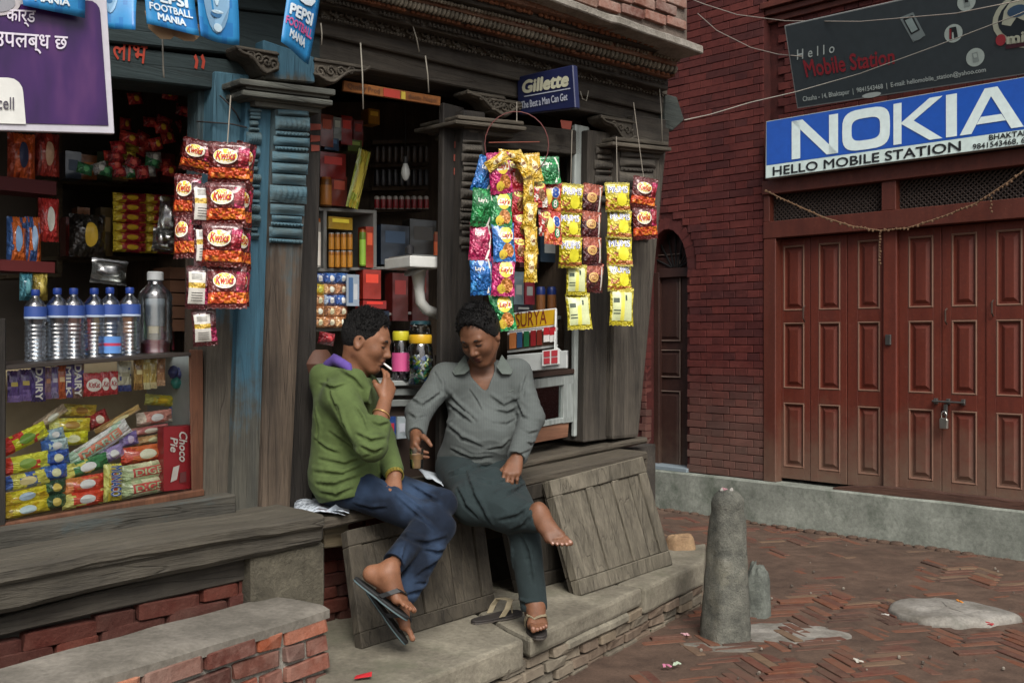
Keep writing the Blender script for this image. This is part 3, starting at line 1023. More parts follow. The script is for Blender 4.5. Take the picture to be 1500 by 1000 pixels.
# further carved rows up the cornice: leaves, beads and small blocks, worn unevenly
M_rowa = stone("worn_carving", '#5c5346', '#908777', 16, .9, .6); M_rowb = stone("rusty_carving", '#633a28', '#936448', 12, .9, .6)
random.seed(41)
for nm, l0, d, n_, kind, sz, mt in (("bead_row", ((660, 6), (1000, 90)), .285, 96, 'ball', .011, M_rowa), ("leaf_row", ((700, -5), (1010, 79)), .335, 60, 'leaf', .020, M_rowb), ("bead_row", ((760, -7), (1020, 70)), .40, 70, 'ball', .010, M_rowa),
                                    ("leaf_row", ((474, -2), (979, 122)), .185, 84, 'leaf', .012, W_dark), ("block_row", ((660, 31), (992, 112)), .215, 64, 'box', .012, M_rowb), ("bead_row", ((474, 26), (977, 142)), .11, 110, 'ball', .008, M_carve)):
    mb = MB()
    x0_ = 470 if l0[0][0] < 600 else 520
    for i in range(n_):
        x = x0_ + (l0[1][0] - 4 - x0_) * (i + .5) / n_
        if random.random() < .06: continue
        c = S(x, lin(*l0, x), d); s_ = sz * random.uniform(.8, 1.15)
        if kind == 'ball': mb.ball(c, s_, 6, 4)
        elif kind == 'box': mb.box(c, SU * s_ * .9, SN * s_, UP * s_ * .8)
        else:
            mb.ball(c, s_, 6, 4, 0, SU * .7, SN * .6, UP * 1.0); mb.ball(c - UP * s_ * .5 + SU * s_ * .7, s_ * .45, 5, 4)
    o = mb.build(nm, mt, shop, smooth='all'); o['kind'] = 'stuff'
# chips of pale plaster and red wash left on the mouldings
for k in range(26):
    x = random.uniform(560, 985); l0 = random.choice((((660, 29), (992, 111)), ((660, 8), (1000, 92)), ((700, -6), (1010, 78))))
    d = {29: .213, 8: .273, -6: .323}[l0[0][1]]
    w_ = random.uniform(4, 14); y = lin(*l0, x)
    pc_ = slab("plaster_chip", [(x, y - 2), (x + w_, y + w_ * .24 - 2.5), (x + w_ * .9, y + w_ * .24 + random.uniform(1, 3)), (x + 1, y + random.uniform(1, 3))], d, .006, random.choice((M_chipa, M_chipb)), shop, bevel=0)
# brick wall of the upper floor
M_upbrick = bricks_mat("upper_brick", ['#7b4a3e', '#8a5747', '#6d4238', '#84594b', '#74503f'], island=False, damt=.9, dust='#8d8279', bump=.9)
P("upper_wall", [(640, -150), (1006, -150), (1006, 62), (640, -60)], .19, .5, stone("upper_mortar", '#5f544b', '#7d7168', 12, .95, .6), bevel=0)
um = [unit_brick("brick", M_upbrick, 80 + i, .06, .05) for i in range(3)]
random.seed(5)
p0 = S(1004, 48, .19)
for r in range(7):
    for k in range(7):
        u0 = -.02 - k * .2 - (r % 2) * .1
        c = p0 + SU * (u0 - .09) + UP * (.03 + r * .062 + .045 * 0) + SN * .0
        if r * .062 < k * .0: continue
        link("brick", random.choice(um), shop, c + UP * (k * -.012), basis(SU, UP.cross(SU), UP), (.185 + random.uniform(-.01, .01), .05, .052))

# ---- left fascia (green painted) and lintel above the left window
P("fascia_board", [(-260, -150), (482, -60), (482, 28), (-260, -60)], .07, .3, W_green)
P("fascia_board", [(-260, -57), (470, 29), (470, 92), (-260, 20)], .05, .3, W_green)
P("window_lintel", [(-260, 10), (372, 92), (366, 136), (-260, 68)], .03, .2, W_green)
# painted red word and marks on the lintel (brush strokes)
wd = MB()
q = sq([(164, 58), (216, 68), (213, 95), (164, 87)], .031)
lines = [[(.0, .95), (1.0, .95)], [(.32, .95), (.32, .05)], [(.05, .55), (.12, .72), (.22, .6), (.2, .42), (.32, .45)], [(.05, .55), (.02, .35), (.12, .22)],
         [(.50, .95), (.50, .05)], [(.92, .95), (.92, .0)], [(.62, .95), (.62, .6), (.72, .5), (.74, .62), (.64, .7)], [(.72, .5), (.92, .42)]]
put_text(wd, q, "लाभ", .003, bold=.012); wd.build("painted_lettering", M_orange, shop)
for px in (287, 297):
    wd = MB(); put2d(wd, sq([(px - 5, 82), (px + 5, 83), (px + 5, 101), (px - 5, 100)], .031), *stroke2d([[(.35, .95), (.6, .6), (.45, .1)]], .42), lift=.003); wd.build("painted_mark", M_orange, shop)

# ---- posts
P("jamb", [(315, 104), (366, 110), (340, 752), (298, 742)], .05, .12, W_bluez2)
P("jamb_edge", [(292, 100), (316, 104), (299, 742), (284, 742)], -.03, .1, W_brownz)
P("post", [(361, 140), (404, 145), (384, 750), (339, 753)], .09, .16, W_bluez)
pc = P("post", [(403, 145), (456, 150), (426, 752), (383, 752)], .12, .2, W_brownz, bevel=.02, seg=2)
P("jamb", [(454, 150), (472, 152), (458, 755), (424, 752)], .02, .1, W_darkz)
P("jamb", [(650, 150), (681, 158), (672, 695), (644, 700)], .02, .04, W_darkz)
P("post", [(679, 160), (712, 164), (706, 695), (669, 695)], .08, .16, W_darkz, bevel=.015, seg=2)
P("white_jamb", [(843, 182), (864, 186), (858, 633), (842, 640)], -.02, .03, M_white)
P("post", [(862, 190), (906, 196), (901, 642), (855, 648)], .03, .16, wood("worn_dark_post", '#26231f', '#4f4941', 'z', bump=.8))
P("post", [(904, 196), (978, 206), (936, 640), (897, 644)], .08, .18, wood("worn_grey_post", '#322e29', '#5f584e', 'z', bump=.9), bevel=.02, seg=2)
# turned carving on the posts: stacks of rings
def rings(name, top, bot, x0t, x1t, x0b, x1b, d, n, mat, seed):
    """carved stack between pixel rows top..bot"""
    random.seed(seed)
    mb = MB(); hs = [random.choice((.45, .6, .9, 1.0, 1.35, 1.7)) for _ in range(int(n * .85))]
    tot = sum(hs); acc = 0
    for h_ in hs:
        t0, t1 = acc / tot, (acc + h_ * .9) / tot; acc += h_; t = (t0 + t1) / 2
        ins = random.uniform(-1, 3.5) if h_ < 1 else random.uniform(-2, 1)
        xa = x0t + (x0b - x0t) * t + ins; xb = x1t + (x1b - x1t) * t - ins
        ya, yb = top + (bot - top) * t0, top + (bot - top) * t1; sl_ = (xb - xa) * .06
        q4 = [S(xa, ya, d), S(xb, ya + sl_, d), S(xb, yb + sl_, d), S(xa, yb, d)]
        bulge = .010 + .020 * min(1, h_ / 1.4) * random.uniform(.7, 1.1)
        pet = 7 if h_ > 1.2 or random.random() < .2 else 0; skew = random.choice((.6, 1, 1.6))
        def fn(u, v):
            k = math.sin(math.pi * v ** skew) ** .7 * (math.sin(math.pi * u) ** .35)
            if pet: k *= .72 + .28 * abs(math.sin(pet * math.pi * u)) ** .6
            return bil(q4, u, v) + SN * (bulge * k + .002)
        mb.grid(fn, 28 if pet else 8, 5)
        if h_ < .5:
            for k in range(9): mb.ball(bil(q4, (k + .5) / 9, .5) + SN * bulge * .8, .0075, 5, 4)
    o = mb.build(name, mat, shop, smooth='all')
    return o
W_ringb = wood("blue_worn_carving", '#3c4a4c', '#6d7772', 'u', '#45606a', .5, bump=.5)
rings("carved_rings", 160, 356, 404, 455, 392, 443, .125, 17, W_ringb, 1)
rings("carved_rings", 160, 352, 362, 381, 362, 379, .094, 20, W_ringb, 2)
W_ringd = wood("dark_worn_carving", '#2b2825', '#59534a', 'u', bump=.5)
rings("carved_rings", 205, 366, 678, 706, 672, 698, .085, 19, W_ringd, 3)
rings("carved_rings", 222, 352, 908, 962, 903, 948, .085, 13, W_ringd, 4)
rings("carved_rings", 215, 300, 872, 898, 872, 896, .035, 9, W_ringd, 5)
# faded red paint marks beside the carving
def red_mark(m_): m_.build("red_paint_mark", flat('#7d3a2d', .9), shop)
for (x, y, a) in ((462, 186, 8), (462, 203, 7), (462, 217, 6)):
    red_mark(MB().prism(sq([(x - a, y - 5), (x + a, y - 4), (x + a, y + 4), (x - a, y + 5)], .024), -SN * .002))
for (x, y, a) in ((672, 212, 6), (671, 231, 6), (670, 251, 5)):
    red_mark(MB().prism(sq([(x - a, y - 5), (x + a, y - 4), (x + a, y + 5), (x - a, y + 5)], .026), -SN * .002))
for (x, y, a) in ((896, 246, 4), (896, 256, 4)):
    red_mark(MB().prism(sq([(x - a, y - 4), (x + a, y - 4), (x + a, y + 4), (x - a, y + 4)], .034), -SN * .002))
m_ = MB(); m_.prism(sq([(821, 176), (838, 178), (836, 190), (823, 188)], .056), -SN * .002)
m_.build("red_paint_mark", flat('#7d3a2d', .9), shop)

# ---- capitals: carved brackets over a moulded stack
def bracket(x0, x1, y, side, d, mat, w_=None, h=42):
    """scroll bracket under a lintel; (x0..x1) px, y top; side -1 reaches left, +1 right"""
    n = 14
    top, bot = [], []
    for i in range(n + 1):
        t = i / n
        x = x0 + (x1 - x0) * t
        a = t if side < 0 else 1 - t
        yy = y + (x - x0) * .16
        prof = h * (a ** .55) * (.82 + .18 * math.cos(a * 9.5))
        top.append((x, yy)); bot.append((x, yy + max(5, prof)))
    o = P("bracket", top + bot[::-1], d, .1, mat, bevel=.004)
    mb = MB()
    for k in range(4):
        a = .35 + .18 * k
        t = a if side < 0 else 1 - a
        x = x0 + (x1 - x0) * t
        c = S(x, y + (x - x0) * .16 + h * (a ** .55) * .48, d)
        rr = .016 + .012 * a
        mb.tube([c + SN * .004 + (SU * math.cos(q * .7) * side + UP * math.sin(q * .7)) * rr * (1 - q / 14) for q in range(13)], .0055, 5)
    t_ = [S(x, yy + 4, d + .006) for x, yy in top]; b2 = [S(x, yy - 4, d + .006) for x, yy in bot]
    mb.tube(t_, .006, 5); mb.tube(b2, .007, 5)
    c = mb.build("scroll", mat, o, smooth='all'); c['kind'] = 'stuff'
def capital(x0, x1, y0, rows, d, mat, slope=.12):
    mb = MB()
    for k, (dy, hh, ins, dd) in enumerate(rows):
        a, b_ = x0 + ins, x1 - ins
        nn = 6
        q = sq([(a, y0 + dy), (b_, y0 + dy + (b_ - a) * slope), (b_, y0 + dy + hh + (b_ - a) * slope), (a, y0 + dy + hh)], d + dd)
        mb.prism(q, -SN * (.2 + dd))
    mb.build("capital", mat, shop, bevel=.008, seg=2)
bracket(346, 408, 66, -1, .13, M_carve, h=46)
bracket(460, 542, 84, 1, .11, M_carve, h=44)
P("capital_block", [(386, 58), (462, 84), (462, 122), (386, 116)], .11, .2, W_bluez)
capital(352, 492, 114, [(0, 9, 0, .13), (10, 6, 8, .11), (17, 8, 4, .12), (26, 5, 14, .09), (32, 9, 22, .07)], .06, wood("capital_wood", '#3a3d3b', '#6e6f66', 'u', '#46595e', .3, bump=.6))
bracket(684, 740, 132, -1, .09, M_carve, h=30)
bracket(720, 782, 142, 1, .09, M_carve, h=34)
capital(668, 772, 168, [(0, 6, 4, .09), (7, 6, 0, .11), (14, 5, 12, .07), (20, 8, 18, .05)], .03, M_carve, .1)
bracket(880, 934, 168, -1, .09, M_carve, h=44)
P("capital_block", [(928, 168), (982, 176), (980, 216), (928, 208)], .10, .2, W_dark)
capital(898, 984, 200, [(0, 6, 4, .09), (7, 6, 0, .11), (14, 5, 10, .08), (20, 8, 16, .05)], .04, M_carve, .1)
P("beam_end", [(976, 138), (992, 142), (1003, 176), (985, 192), (974, 188)], .10, .5, wood("beam_end_wood", '#2d3230', '#454a45', 'u', bump=.6))
P("shop_window_lintel", [(700, 176), (900, 196), (900, 232), (700, 214)], -.02, .12, W_dark)

# ---- left bay: sill boards, big base beam, wall below
P("sill_board", [(-90, 790), (346, 723), (346, 753), (-90, 838)], .125, .3, W_blueu, wob=.003, sub=.2)
def zpoly(pts, d0, d1, dz, name, mat, **kw):
    """board with a visible top: front edge pixels at d0, reaching back to d1, dz thick"""
    f_ = [S(x, y, d0) for x, y in pts]
    b_ = [p + SN * (d1 - d0) for p in f_]
    mb = MB().prism(f_ + b_[::-1], -UP * dz)
    kw.setdefault('bevel', .01)
    return mb.build(name, mat, shop, **kw)
zpoly([(-90, 850), (200, 796), (476, 753)], .44, .05, .05, "base_ledge_board", W_grey, wob=.011, sub=.07)
P("base_beam", [(-90, 864), (476, 759), (476, 795), (-90, 918)], .415, .3, W_grey, wob=.009, sub=.08, bevel=.018)
# worn carved line along the beam
mb = MB()
pts = [S(x, lin((0, 853), (335, 790), x) + 2, .422) for x in range(-80, 340, 10)]
mb.tube(pts, .006, 5)
random.seed(4)
for x in range(-70, 335, 9):
    if random.random() < .75:
        mb.ball(S(x, lin((0, 853), (335, 790), x) - 2, .42), random.uniform(.006, .011), 5, 4)
o = mb.build("carved_line", W_grey, shop, smooth='all'); o['kind'] = 'stuff'
P("dark_rail", [(-90, 926), (372, 812), (372, 846), (-90, 952)], .33, .25, W_dark, wob=.005, sub=.12)
P("base_core", [(-90, 935), (372, 830), (372, 1000), (-90, 1100)], .27, .3, M_mort_d, bevel=0)
P("corner_stone", [(369, 812), (476, 793), (477, 890), (369, 895)], .385, .32, stone("dark_stone", '#3c382f', '#5c574a', 8, .95, .9), wob=.008, sub=.06, bevel=.012)
obr = [unit_brick("brick", M_oldbrick, 120 + i, .07, .10) for i in range(4)]
random.seed(9)
# brick courses under the rail
for r in range(4):
    pa, pb = S(-60, 966 + r * 25, .29), S(366, 853 + r * 19, .29)
    d_ = pb - pa; L = d_.length; ax = d_.normalized()
    s = -.1 * (r % 2) - random.uniform(0, .1)
    while s < L - .05:
        ln = random.choice((.24, .25, .23, .15))
        b0 = max(0, s); b1 = min(L, s + ln - .008)
        if b1 - b0 > .04:
            put_brick(random.choice(obr), shop, pa + ax * (b0 + b1) / 2 + SN * random.uniform(-.008, .006), (ax - UP * ax.z).normalized() , b1 - b0, .06, .058, .02)
        s += ln
# wall under the bench
P("bench_wall", [(470, 770), (960, 650), (960, 800), (470, 930)], .02, .2, M_mort_d, bevel=0)
for r in range(10):
    pa = S(462, 775 + r * 19, .04); s = -.06 * (r % 2)
    while s < .75:
        ln = random.choice((.24, .23, .16))
        put_brick(random.choice(obr), shop, pa + SU * (s + ln / 2) + SN * random.uniform(-.006, .006), SU, ln - .009, .06, .056, .02)
        s += ln
P("sill_block", [(474, 772), (512, 764), (510, 800), (476, 803)], .2, .18, wood("pale_block", '#5a5142', '#7d7058', 'u'))

# ---- bench planks in front of the open counters
def plank(f, bz, name="bench_plank", **kw):
    """f: front edge pixel line at d0"""
    return None
W_bench = wood("bench_wood", '#332e28', '#5a5246', 'u', bump=1.0, dust='#625b4e', damt=.3)
zpoly([(425, 771), (620, 727), (800, 693), (950, 661)], .29, .06, .045, "bench_plank", W_bench, wob=.004, sub=.1)
zpoly([(425, 757), (640, 707), (800, 668), (950, 640)], .10, -.25, .035, "bench_plank", W_bench, wob=.004, sub=.1)
P("bench_apron", [(690, 724), (950, 669), (948, 690), (690, 742)], .25, .06, W_bench, wob=.003, sub=.12)

# ---- left step (brick with cement top)
step = empty("brick_step", G(300, 960, STEP_Z) * 1, "low brick step with cement top below the left counter", "step")
step.location.z = 0
fr0, fr1 = G(113, 998, STEP_Z), G(483, 888, STEP_Z)
ax = (fr1 - fr0).normalized(); nrm = V((ax.y, -ax.x, 0))
fr0 = fr0 - ax * 1.2
wid = .30
L = (fr1 - fr0).length
mb = MB()
ns = 40
def topfn(u, v):
    p = fr0 + ax * (L * u) - nrm * (wid * (1 - v) ) + nrm * .0
    return p + UP * (mnoise.noise(p * 5) * .006 - .012 * (1 - min(1, (1 - v) * 8)))
mb.grid(topfn, ns, 8)
edge = [topfn(i / ns, 1) for i in range(ns + 1)]
vs = edge + [p - UP * .03 for p in edge]
mb.add(vs, [(i, i + ns + 1, i + ns + 2, i + 1) for i in range(ns)])
ee = [topfn(1, j / 8) for j in range(9)]
mb.add(ee + [p - UP * .03 for p in ee], [(i, i + 1, i + 10, i + 9) for i in range(8)])
mb.build("cement_top", M_cement, step, smooth=True)
core_ = fr0 + ax * (L / 2 - .004) - nrm * (wid / 2 + .012)
MB().box(V((core_.x, core_.y, STEP_Z / 2 - .012)), ax * (L / 2 - .012), nrm * (wid / 2 - .004), UP * (STEP_Z / 2 - .005)).build("mortar_core", M_mort_l, step, wob=.004, sub=.06)
sbr = [unit_brick("brick", M_stepbrick, 140 + i, .06, .09) for i in range(5)]
random.seed(21)
for r in range(6):
    z = STEP_Z - .028 - (r + .5) * .066
    s = L
    first = True
    while s > L - 1.75:
        ln = random.choice((.225, .225, .235, .11, .12, .20)) if not first else (.115 if r % 2 else .225)
        first = False
        c = fr0 + ax * (s - ln / 2) - nrm * .045 + UP * (z - STEP_Z)
        c.z = z + random.uniform(-.003, .003)
        put_brick(random.choice(sbr), step, c + nrm * random.uniform(-.005, .004), ax, ln - .016, .1, .052, .02)
        s -= ln
    c = fr1 - ax * .045 - nrm * .17; c.z = z
    put_brick(random.choice(sbr), step, c, nrm, .18, .09, .052, .02)

# ---- ledge of stone slabs over rubble
ledge = empty("stone_ledge", V((lf[1].x, lf[1].y, 0)), "worn stone ledge on rough brick courses in front of the shop", "ledge")
backs = [S(470, 800, 0), S(640, 800, 0), S(790, 800, 0), S(990, 800, 0)]
def slab_stone(a, b_, ba, bb, th, lip=0, notch=0):
    a, b_, ba, bb = [V((p.x, p.y, LEDGE_Z)) for p in (a, b_, ba, bb)]
    m = MB().prism([a, b_, bb, ba], -UP * th)
    return m.build("ledge_slab", M_ledge, ledge, bevel=.016, seg=2, wob=.007, sub=.07, smooth=False)
g = .006
def lerp(a, b_, t): return a + (b_ - a) * t
slab_stone(lf[0], lerp(lf[1], lf[0], .012), backs[0], backs[1], .12)
slab_stone(lerp(lf[1], lf[2], .008) + V((.012, -.012, 0)), lerp(lf[2], lf[1], .01), lerp(backs[1], backs[2], .02), backs[2], .085)
slab_stone(lf[2] + V((.01, -.012, 0)), lf[3], lerp(backs[2], backs[3], .02), lb, .13)
# second thin course under the middle slab
a, b_ = lerp(lf[1], lf[2], .3), lerp(lf[1], lf[2], .86)
off = V((.03, -.02, 0))
mb = MB().prism([V((p.x, p.y, LEDGE_Z - .087)) for p in (a + off * .4, b_ + off * .2, b_ - off * 6, a - off * 6)], -UP * .05)
mb.build("ledge_slab", M_ledge, ledge, bevel=.014, wob=.006, sub=.07)
# core and rubble courses
allp = [lf[0], lf[1], lf[2], lf[3]]
e1 = (lf[3] - lf[0]).normalized(); n1 = V((e1.y, -e1.x, 0))
poly = [V((p.x, p.y, LEDGE_Z - .1)) - n1 * .05 for p in allp] + [V((lb.x, lb.y, LEDGE_Z - .1)) - V((.04, 0, 0))] + [V((p.x, p.y, LEDGE_Z - .1)) for p in backs[::-1]]
MB().prism(poly, -UP * (LEDGE_Z - .1 + .05)).build("rubble_core", M_mort_d, ledge)
rub = [unit_brick("rubble_brick", M_rub, 160 + i, .08, .09) for i in range(6)]
random.seed(33)
for seg in range(1, 3):
    a, b_ = lf[seg], lf[seg + 1]
    e2 = (b_ - a); L2 = e2.length; e2.normalize(); n2 = V((e2.y, -e2.x, 0))
    z0 = LEDGE_Z - (.095 if seg == 1 else .135)
    for r in range(4):
        hh = .047
        z = z0 - (r + .5) * hh
        if z < -.03: continue
        s = -random.uniform(0, .1) - (.08 if seg == 1 else 0)
        while s < L2 - .02:
            ln = random.uniform(.15, .185)
            b1 = min(s + ln, L2 + (.0 if seg == 2 else .05))
            c = a + e2 * ((s + b1) / 2) - n2 * (.05 + random.uniform(-.012, .012)); c.z = z
            put_brick(random.choice(rub), ledge, c, e2, b1 - s - .010, .09, hh - .006, .022, "brick")
            s += ln
# right end face courses
for r in range(4):
    z = LEDGE_Z - .135 - (r + .5) * .047
    c = lerp(lf[3], lb, .5) - V((.05, 0, 0)); c.z = z
    if z > -.03: put_brick(random.choice(rub), ledge, c, (lb - lf[3]), (lb - lf[3]).length * .9, .09, .04, .03, "brick")
# ------------------------------------------------------------ people: bodies grown as one smooth surface
def A(v): return np.array([v[0], v[1], v[2]], dtype=np.float64)
def nrm_(v):
    v = np.asarray(v, float); return v / np.linalg.norm(v)
class Field:
    def __init__(s, lo, hi, h):
        s.h = h; s.lo = np.asarray(lo, float)
        s.n = np.ceil((np.asarray(hi) - s.lo) / h).astype(int) + 1
        s.f = np.full(s.n, 1.0, np.float32)
    def win(s, lo, hi):
        a = np.maximum(np.floor((lo - s.lo) / s.h).astype(int), 0)
        b = np.minimum(np.ceil((hi - s.lo) / s.h).astype(int) + 1, s.n)
        if (b <= a).any(): return None
        ax = [(s.lo[i] + s.h * np.arange(a[i], b[i])).astype(np.float32) for i in range(3)]
        sl = tuple(slice(a[i], b[i]) for i in range(3))
        return sl, ax[0][:, None, None], ax[1][None, :, None], ax[2][None, None, :]
    def blend(s, sl, d, k, op):
        f = s.f[sl]
        if op == 'add':
            hh = np.maximum(k - np.abs(f - d), 0) / k if k > 0 else 0
            s.f[sl] = np.minimum(f, d) - hh * hh * k * .25
        elif op == 'sub':
            d = -d
            hh = np.maximum(k - np.abs(f - d), 0) / k if k > 0 else 0
            s.f[sl] = np.maximum(f, d) + hh * hh * k * .25
    def rc(s, a, b, ra, rb, k=.02, flat=None, op='add'):
        """tapered capsule; flat=(axis, factor) thins it along an axis"""
        a = A(a); b = A(b); m = max(ra, rb) + k + 2.5 * s.h
        w_ = s.win(np.minimum(a, b) - m, np.maximum(a, b) + m)
        if w_ is None: return
        sl, x, y, z = w_
        px, py, pz = x - a[0], y - a[1], z - a[2]
        ab = b - a; L = max(ab.dot(ab), 1e-9)
        t = np.clip((px * ab[0] + py * ab[1] + pz * ab[2]) / L, 0, 1)
        qx, qy, qz = px - t * ab[0], py - t * ab[1], pz - t * ab[2]
        d2 = qx * qx + qy * qy + qz * qz
        if flat is not None:
            n = nrm_(flat[0]); g = flat[1]
            c = qx * n[0] + qy * n[1] + qz * n[2]
            d2 = d2 + c * c * (g * g - 1)
        d = np.sqrt(d2) - (ra + (rb - ra) * t)
        s.blend(sl, d.astype(np.float32), k, op)
    def ell(s, c, ax, r, k=.02, op='add'):
        c = A(c); m = max(r) + k + 2.5 * s.h
        w_ = s.win(c - m, c + m)
        if w_ is None: return
        sl, x, y, z = w_
        px, py, pz = x - c[0], y - c[1], z - c[2]
        k0 = 0; k1 = 0
        for a, q in zip(ax, r):
            a = nrm_(A(a)); t = px * a[0] + py * a[1] + pz * a[2]
            k0 = k0 + (t / q) ** 2; k1 = k1 + (t / (q * q)) ** 2
        k0 = np.sqrt(k0); k1 = np.sqrt(k1) + 1e-9
        s.blend(sl, (k0 * (k0 - 1) / k1).astype(np.float32), k, op)
    def run(s, prims, grow=0.0):
        for p in prims:
            if p[0] == 'rc':
                _, a, b, ra, rb, k, flat, op = p
                s.rc(a, b, ra + grow, rb + grow, k, flat, op)
            else:
                _, c, ax, r, k, op = p
                s.ell(c, ax, [q + grow for q in r], k, op)
    def plane(s, p, n):
        """cut away everything on the +n side of the plane"""
        p = A(p); n = nrm_(A(n))
        x = (s.lo[0] + s.h * np.arange(s.n[0])).astype(np.float32)[:, None, None]
        y = (s.lo[1] + s.h * np.arange(s.n[1])).astype(np.float32)[None, :, None]
        z = (s.lo[2] + s.h * np.arange(s.n[2])).astype(np.float32)[None, None, :]
        d = (x - p[0]) * n[0] + (y - p[1]) * n[1] + (z - p[2]) * n[2]
        s.f = np.maximum(s.f, d)
    def folds(s, sets):
        """cloth folds: (centre, radius, direction across the folds, wavelength, amplitude)"""
        for i, (c, rad, dr, wl, amp) in enumerate(sets):
            c = A(c); dr = nrm_(A(dr))
            w_ = s.win(c - rad * 1.6, c + rad * 1.6)
            if w_ is None: continue
            sl, x, y, z = w_
            px, py, pz = x - c[0], y - c[1], z - c[2]
            r2 = px * px + py * py + pz * pz
            t = px * dr[0] + py * dr[1] + pz * dr[2]
            o1 = nrm_(np.cross(dr, [.3, .5, .81])); o2 = np.cross(dr, o1)
            a = px * o1[0] + py * o1[1] + pz * o1[2]; b = px * o2[0] + py * o2[1] + pz * o2[2]
            ph = t * (6.283 / wl) + 2.2 * np.sin(a * 15 + i) + 1.7 * np.sin(b * 12 + 2 * i) + .9 * np.sin(a * 37 + b * 29)
            q = np.abs(np.sin(ph * .5)) ** .6 - .75
            md = .25 + .75 * (.5 + .5 * np.sin(a * 23 + 1.3 * i + t * 9) * np.sin(b * 19 + i - t * 7))
            s.f[sl] += (amp * .85 * q * md * np.exp(-r2 / (rad * rad) * 1.6)).astype(np.float32)
    def surf(s, px, py):
        d = A(at(px, py, 1.0)) - np.array([0, 0, H]); o = np.array([0, 0, H])
        ts = np.arange(max(.1, s.lo[1] - .02), s.lo[1] + s.n[1] * s.h, s.h * .8)
        P_ = o + ts[:, None] * d
        idx = np.rint((P_ - s.lo) / s.h).astype(int)
        ok = ((idx >= 0) & (idx < s.n)).all(1)
        for p, i, k in zip(P_, idx, ok):
            if k and s.f[tuple(i)] < 0: return V(p)
        return None
    def creases(s, lines):
        """folds drawn along the cloth: (points, radius); a rounded ridge with a hollow under it"""
        todo = []
        for pts, r in lines:
            fine = []
            for i in range(len(pts) - 1):
                for k in range(4): fine.append((pts[i][0] + (pts[i + 1][0] - pts[i][0]) * k / 4, pts[i][1] + (pts[i + 1][1] - pts[i][1]) * k / 4))
            fine.append(pts[-1])
            a = [s.surf(*p) for p in fine]
            n = V((pts[-1][1] - pts[0][1], -(pts[-1][0] - pts[0][0]), 0)); n.normalize()
            if n.y < 0: n = -n
            off = r * F / 4.4 * 1.5
            b = [s.surf(p[0] + n.x * off, p[1] + n.y * off) for p in fine]
            todo.append((a, b, r))
        for a, b, r in todo:
            m = len(a)
            for q, op in ((a, 'add'), (b, 'sub')):
                r = r if op == 'add' else r * .75
                for i in range(m - 1):
                    if q[i] is None or q[i + 1] is None or (q[i] - q[i + 1]).length > .09: continue
                    t0, t1 = [max(.35, math.sin(math.pi * (j + .6) / (m + .2))) for j in (i, i + 1)]
                    v = V((0, 1, 0)) * r * (.55 if op == 'add' else -.35)
                    s.rc(q[i] + v, q[i + 1] + v, r * t0, r * t1, r * 1.6, None, op)
    def mesh(s, smooth=1):
        f = s.f; ins = f < 0
        n0, n1, n2 = [q - 1 for q in s.n]
        cnt = np.zeros((n0, n1, n2), np.int8)
        for i in (0, 1):
            for j in (0, 1):
                for k in (0, 1):
                    cnt += ins[i:n0 + i, j:n1 + j, k:n2 + k]
        act = (cnt > 0) & (cnt < 8)
        ijk = np.argwhere(act)
        linid = (ijk[:, 0].astype(np.int64) * n1 + ijk[:, 1]) * n2 + ijk[:, 2]
        val = {}
        for i in (0, 1):
            for j in (0, 1):
                for k in (0, 1):
                    val[(i, j, k)] = f[ijk[:, 0] + i, ijk[:, 1] + j, ijk[:, 2] + k]
        acc = np.zeros((len(ijk), 3)); num = np.zeros(len(ijk))
        cs = list(val)
        for a in cs:
            for dim in range(3):
                if a[dim] == 1: continue
                b = list(a); b[dim] = 1; b = tuple(b)
                va, vb = val[a], val[b]
                m = (va < 0) != (vb < 0)
                t = np.where(m, va / np.where(m, va - vb, 1), 0)
                p = np.zeros((len(ijk), 3)); p[:] = a; p[:, dim] += t
                acc[m] += p[m]; num[m] += 1
        pos = ijk + acc / np.maximum(num, 1)[:, None]
        verts = s.lo + pos * s.h
        quads = []
        for dim in range(3):
            o = [(1, 2), (2, 0), (0, 1)][dim]
            sh = [slice(None)] * 3; sh2 = [slice(None)] * 3
            sh[dim] = slice(0, -1); sh2[dim] = slice(1, None)
            aa = ins[tuple(sh)]; bb = ins[tuple(sh2)]
            e = np.argwhere(aa != bb)
            ok = (e[:, o[0]] > 0) & (e[:, o[1]] > 0) & (e[:, o[0]] < s.n[o[0]] - 1) & (e[:, o[1]] < s.n[o[1]] - 1)
            e = e[ok]
            flip = aa[tuple(e.T)]
            ids = []
            for da, db in ((1, 1), (0, 1), (0, 0), (1, 0)):
                c = e.copy(); c[:, o[0]] -= da; c[:, o[1]] -= db
                l = (c[:, 0].astype(np.int64) * n1 + c[:, 1]) * n2 + c[:, 2]
                ids.append(np.searchsorted(linid, l))
            q = np.stack(ids, 1)
            q[~flip] = q[~flip][:, ::-1]
            quads.append(q)
        quads = np.concatenate(quads)
        for _ in range(smooth):
            a2 = np.zeros_like(verts); c2 = np.zeros(len(verts))
            for i in range(4):
                j = (i + 1) % 4
                np.add.at(a2, quads[:, i], verts[quads[:, j]]); np.add.at(c2, quads[:, i], 1)
                np.add.at(a2, quads[:, j], verts[quads[:, i]]); np.add.at(c2, quads[:, j], 1)
            verts = verts * .5 + .5 * a2 / np.maximum(c2, 1)[:, None]
        return verts, quads
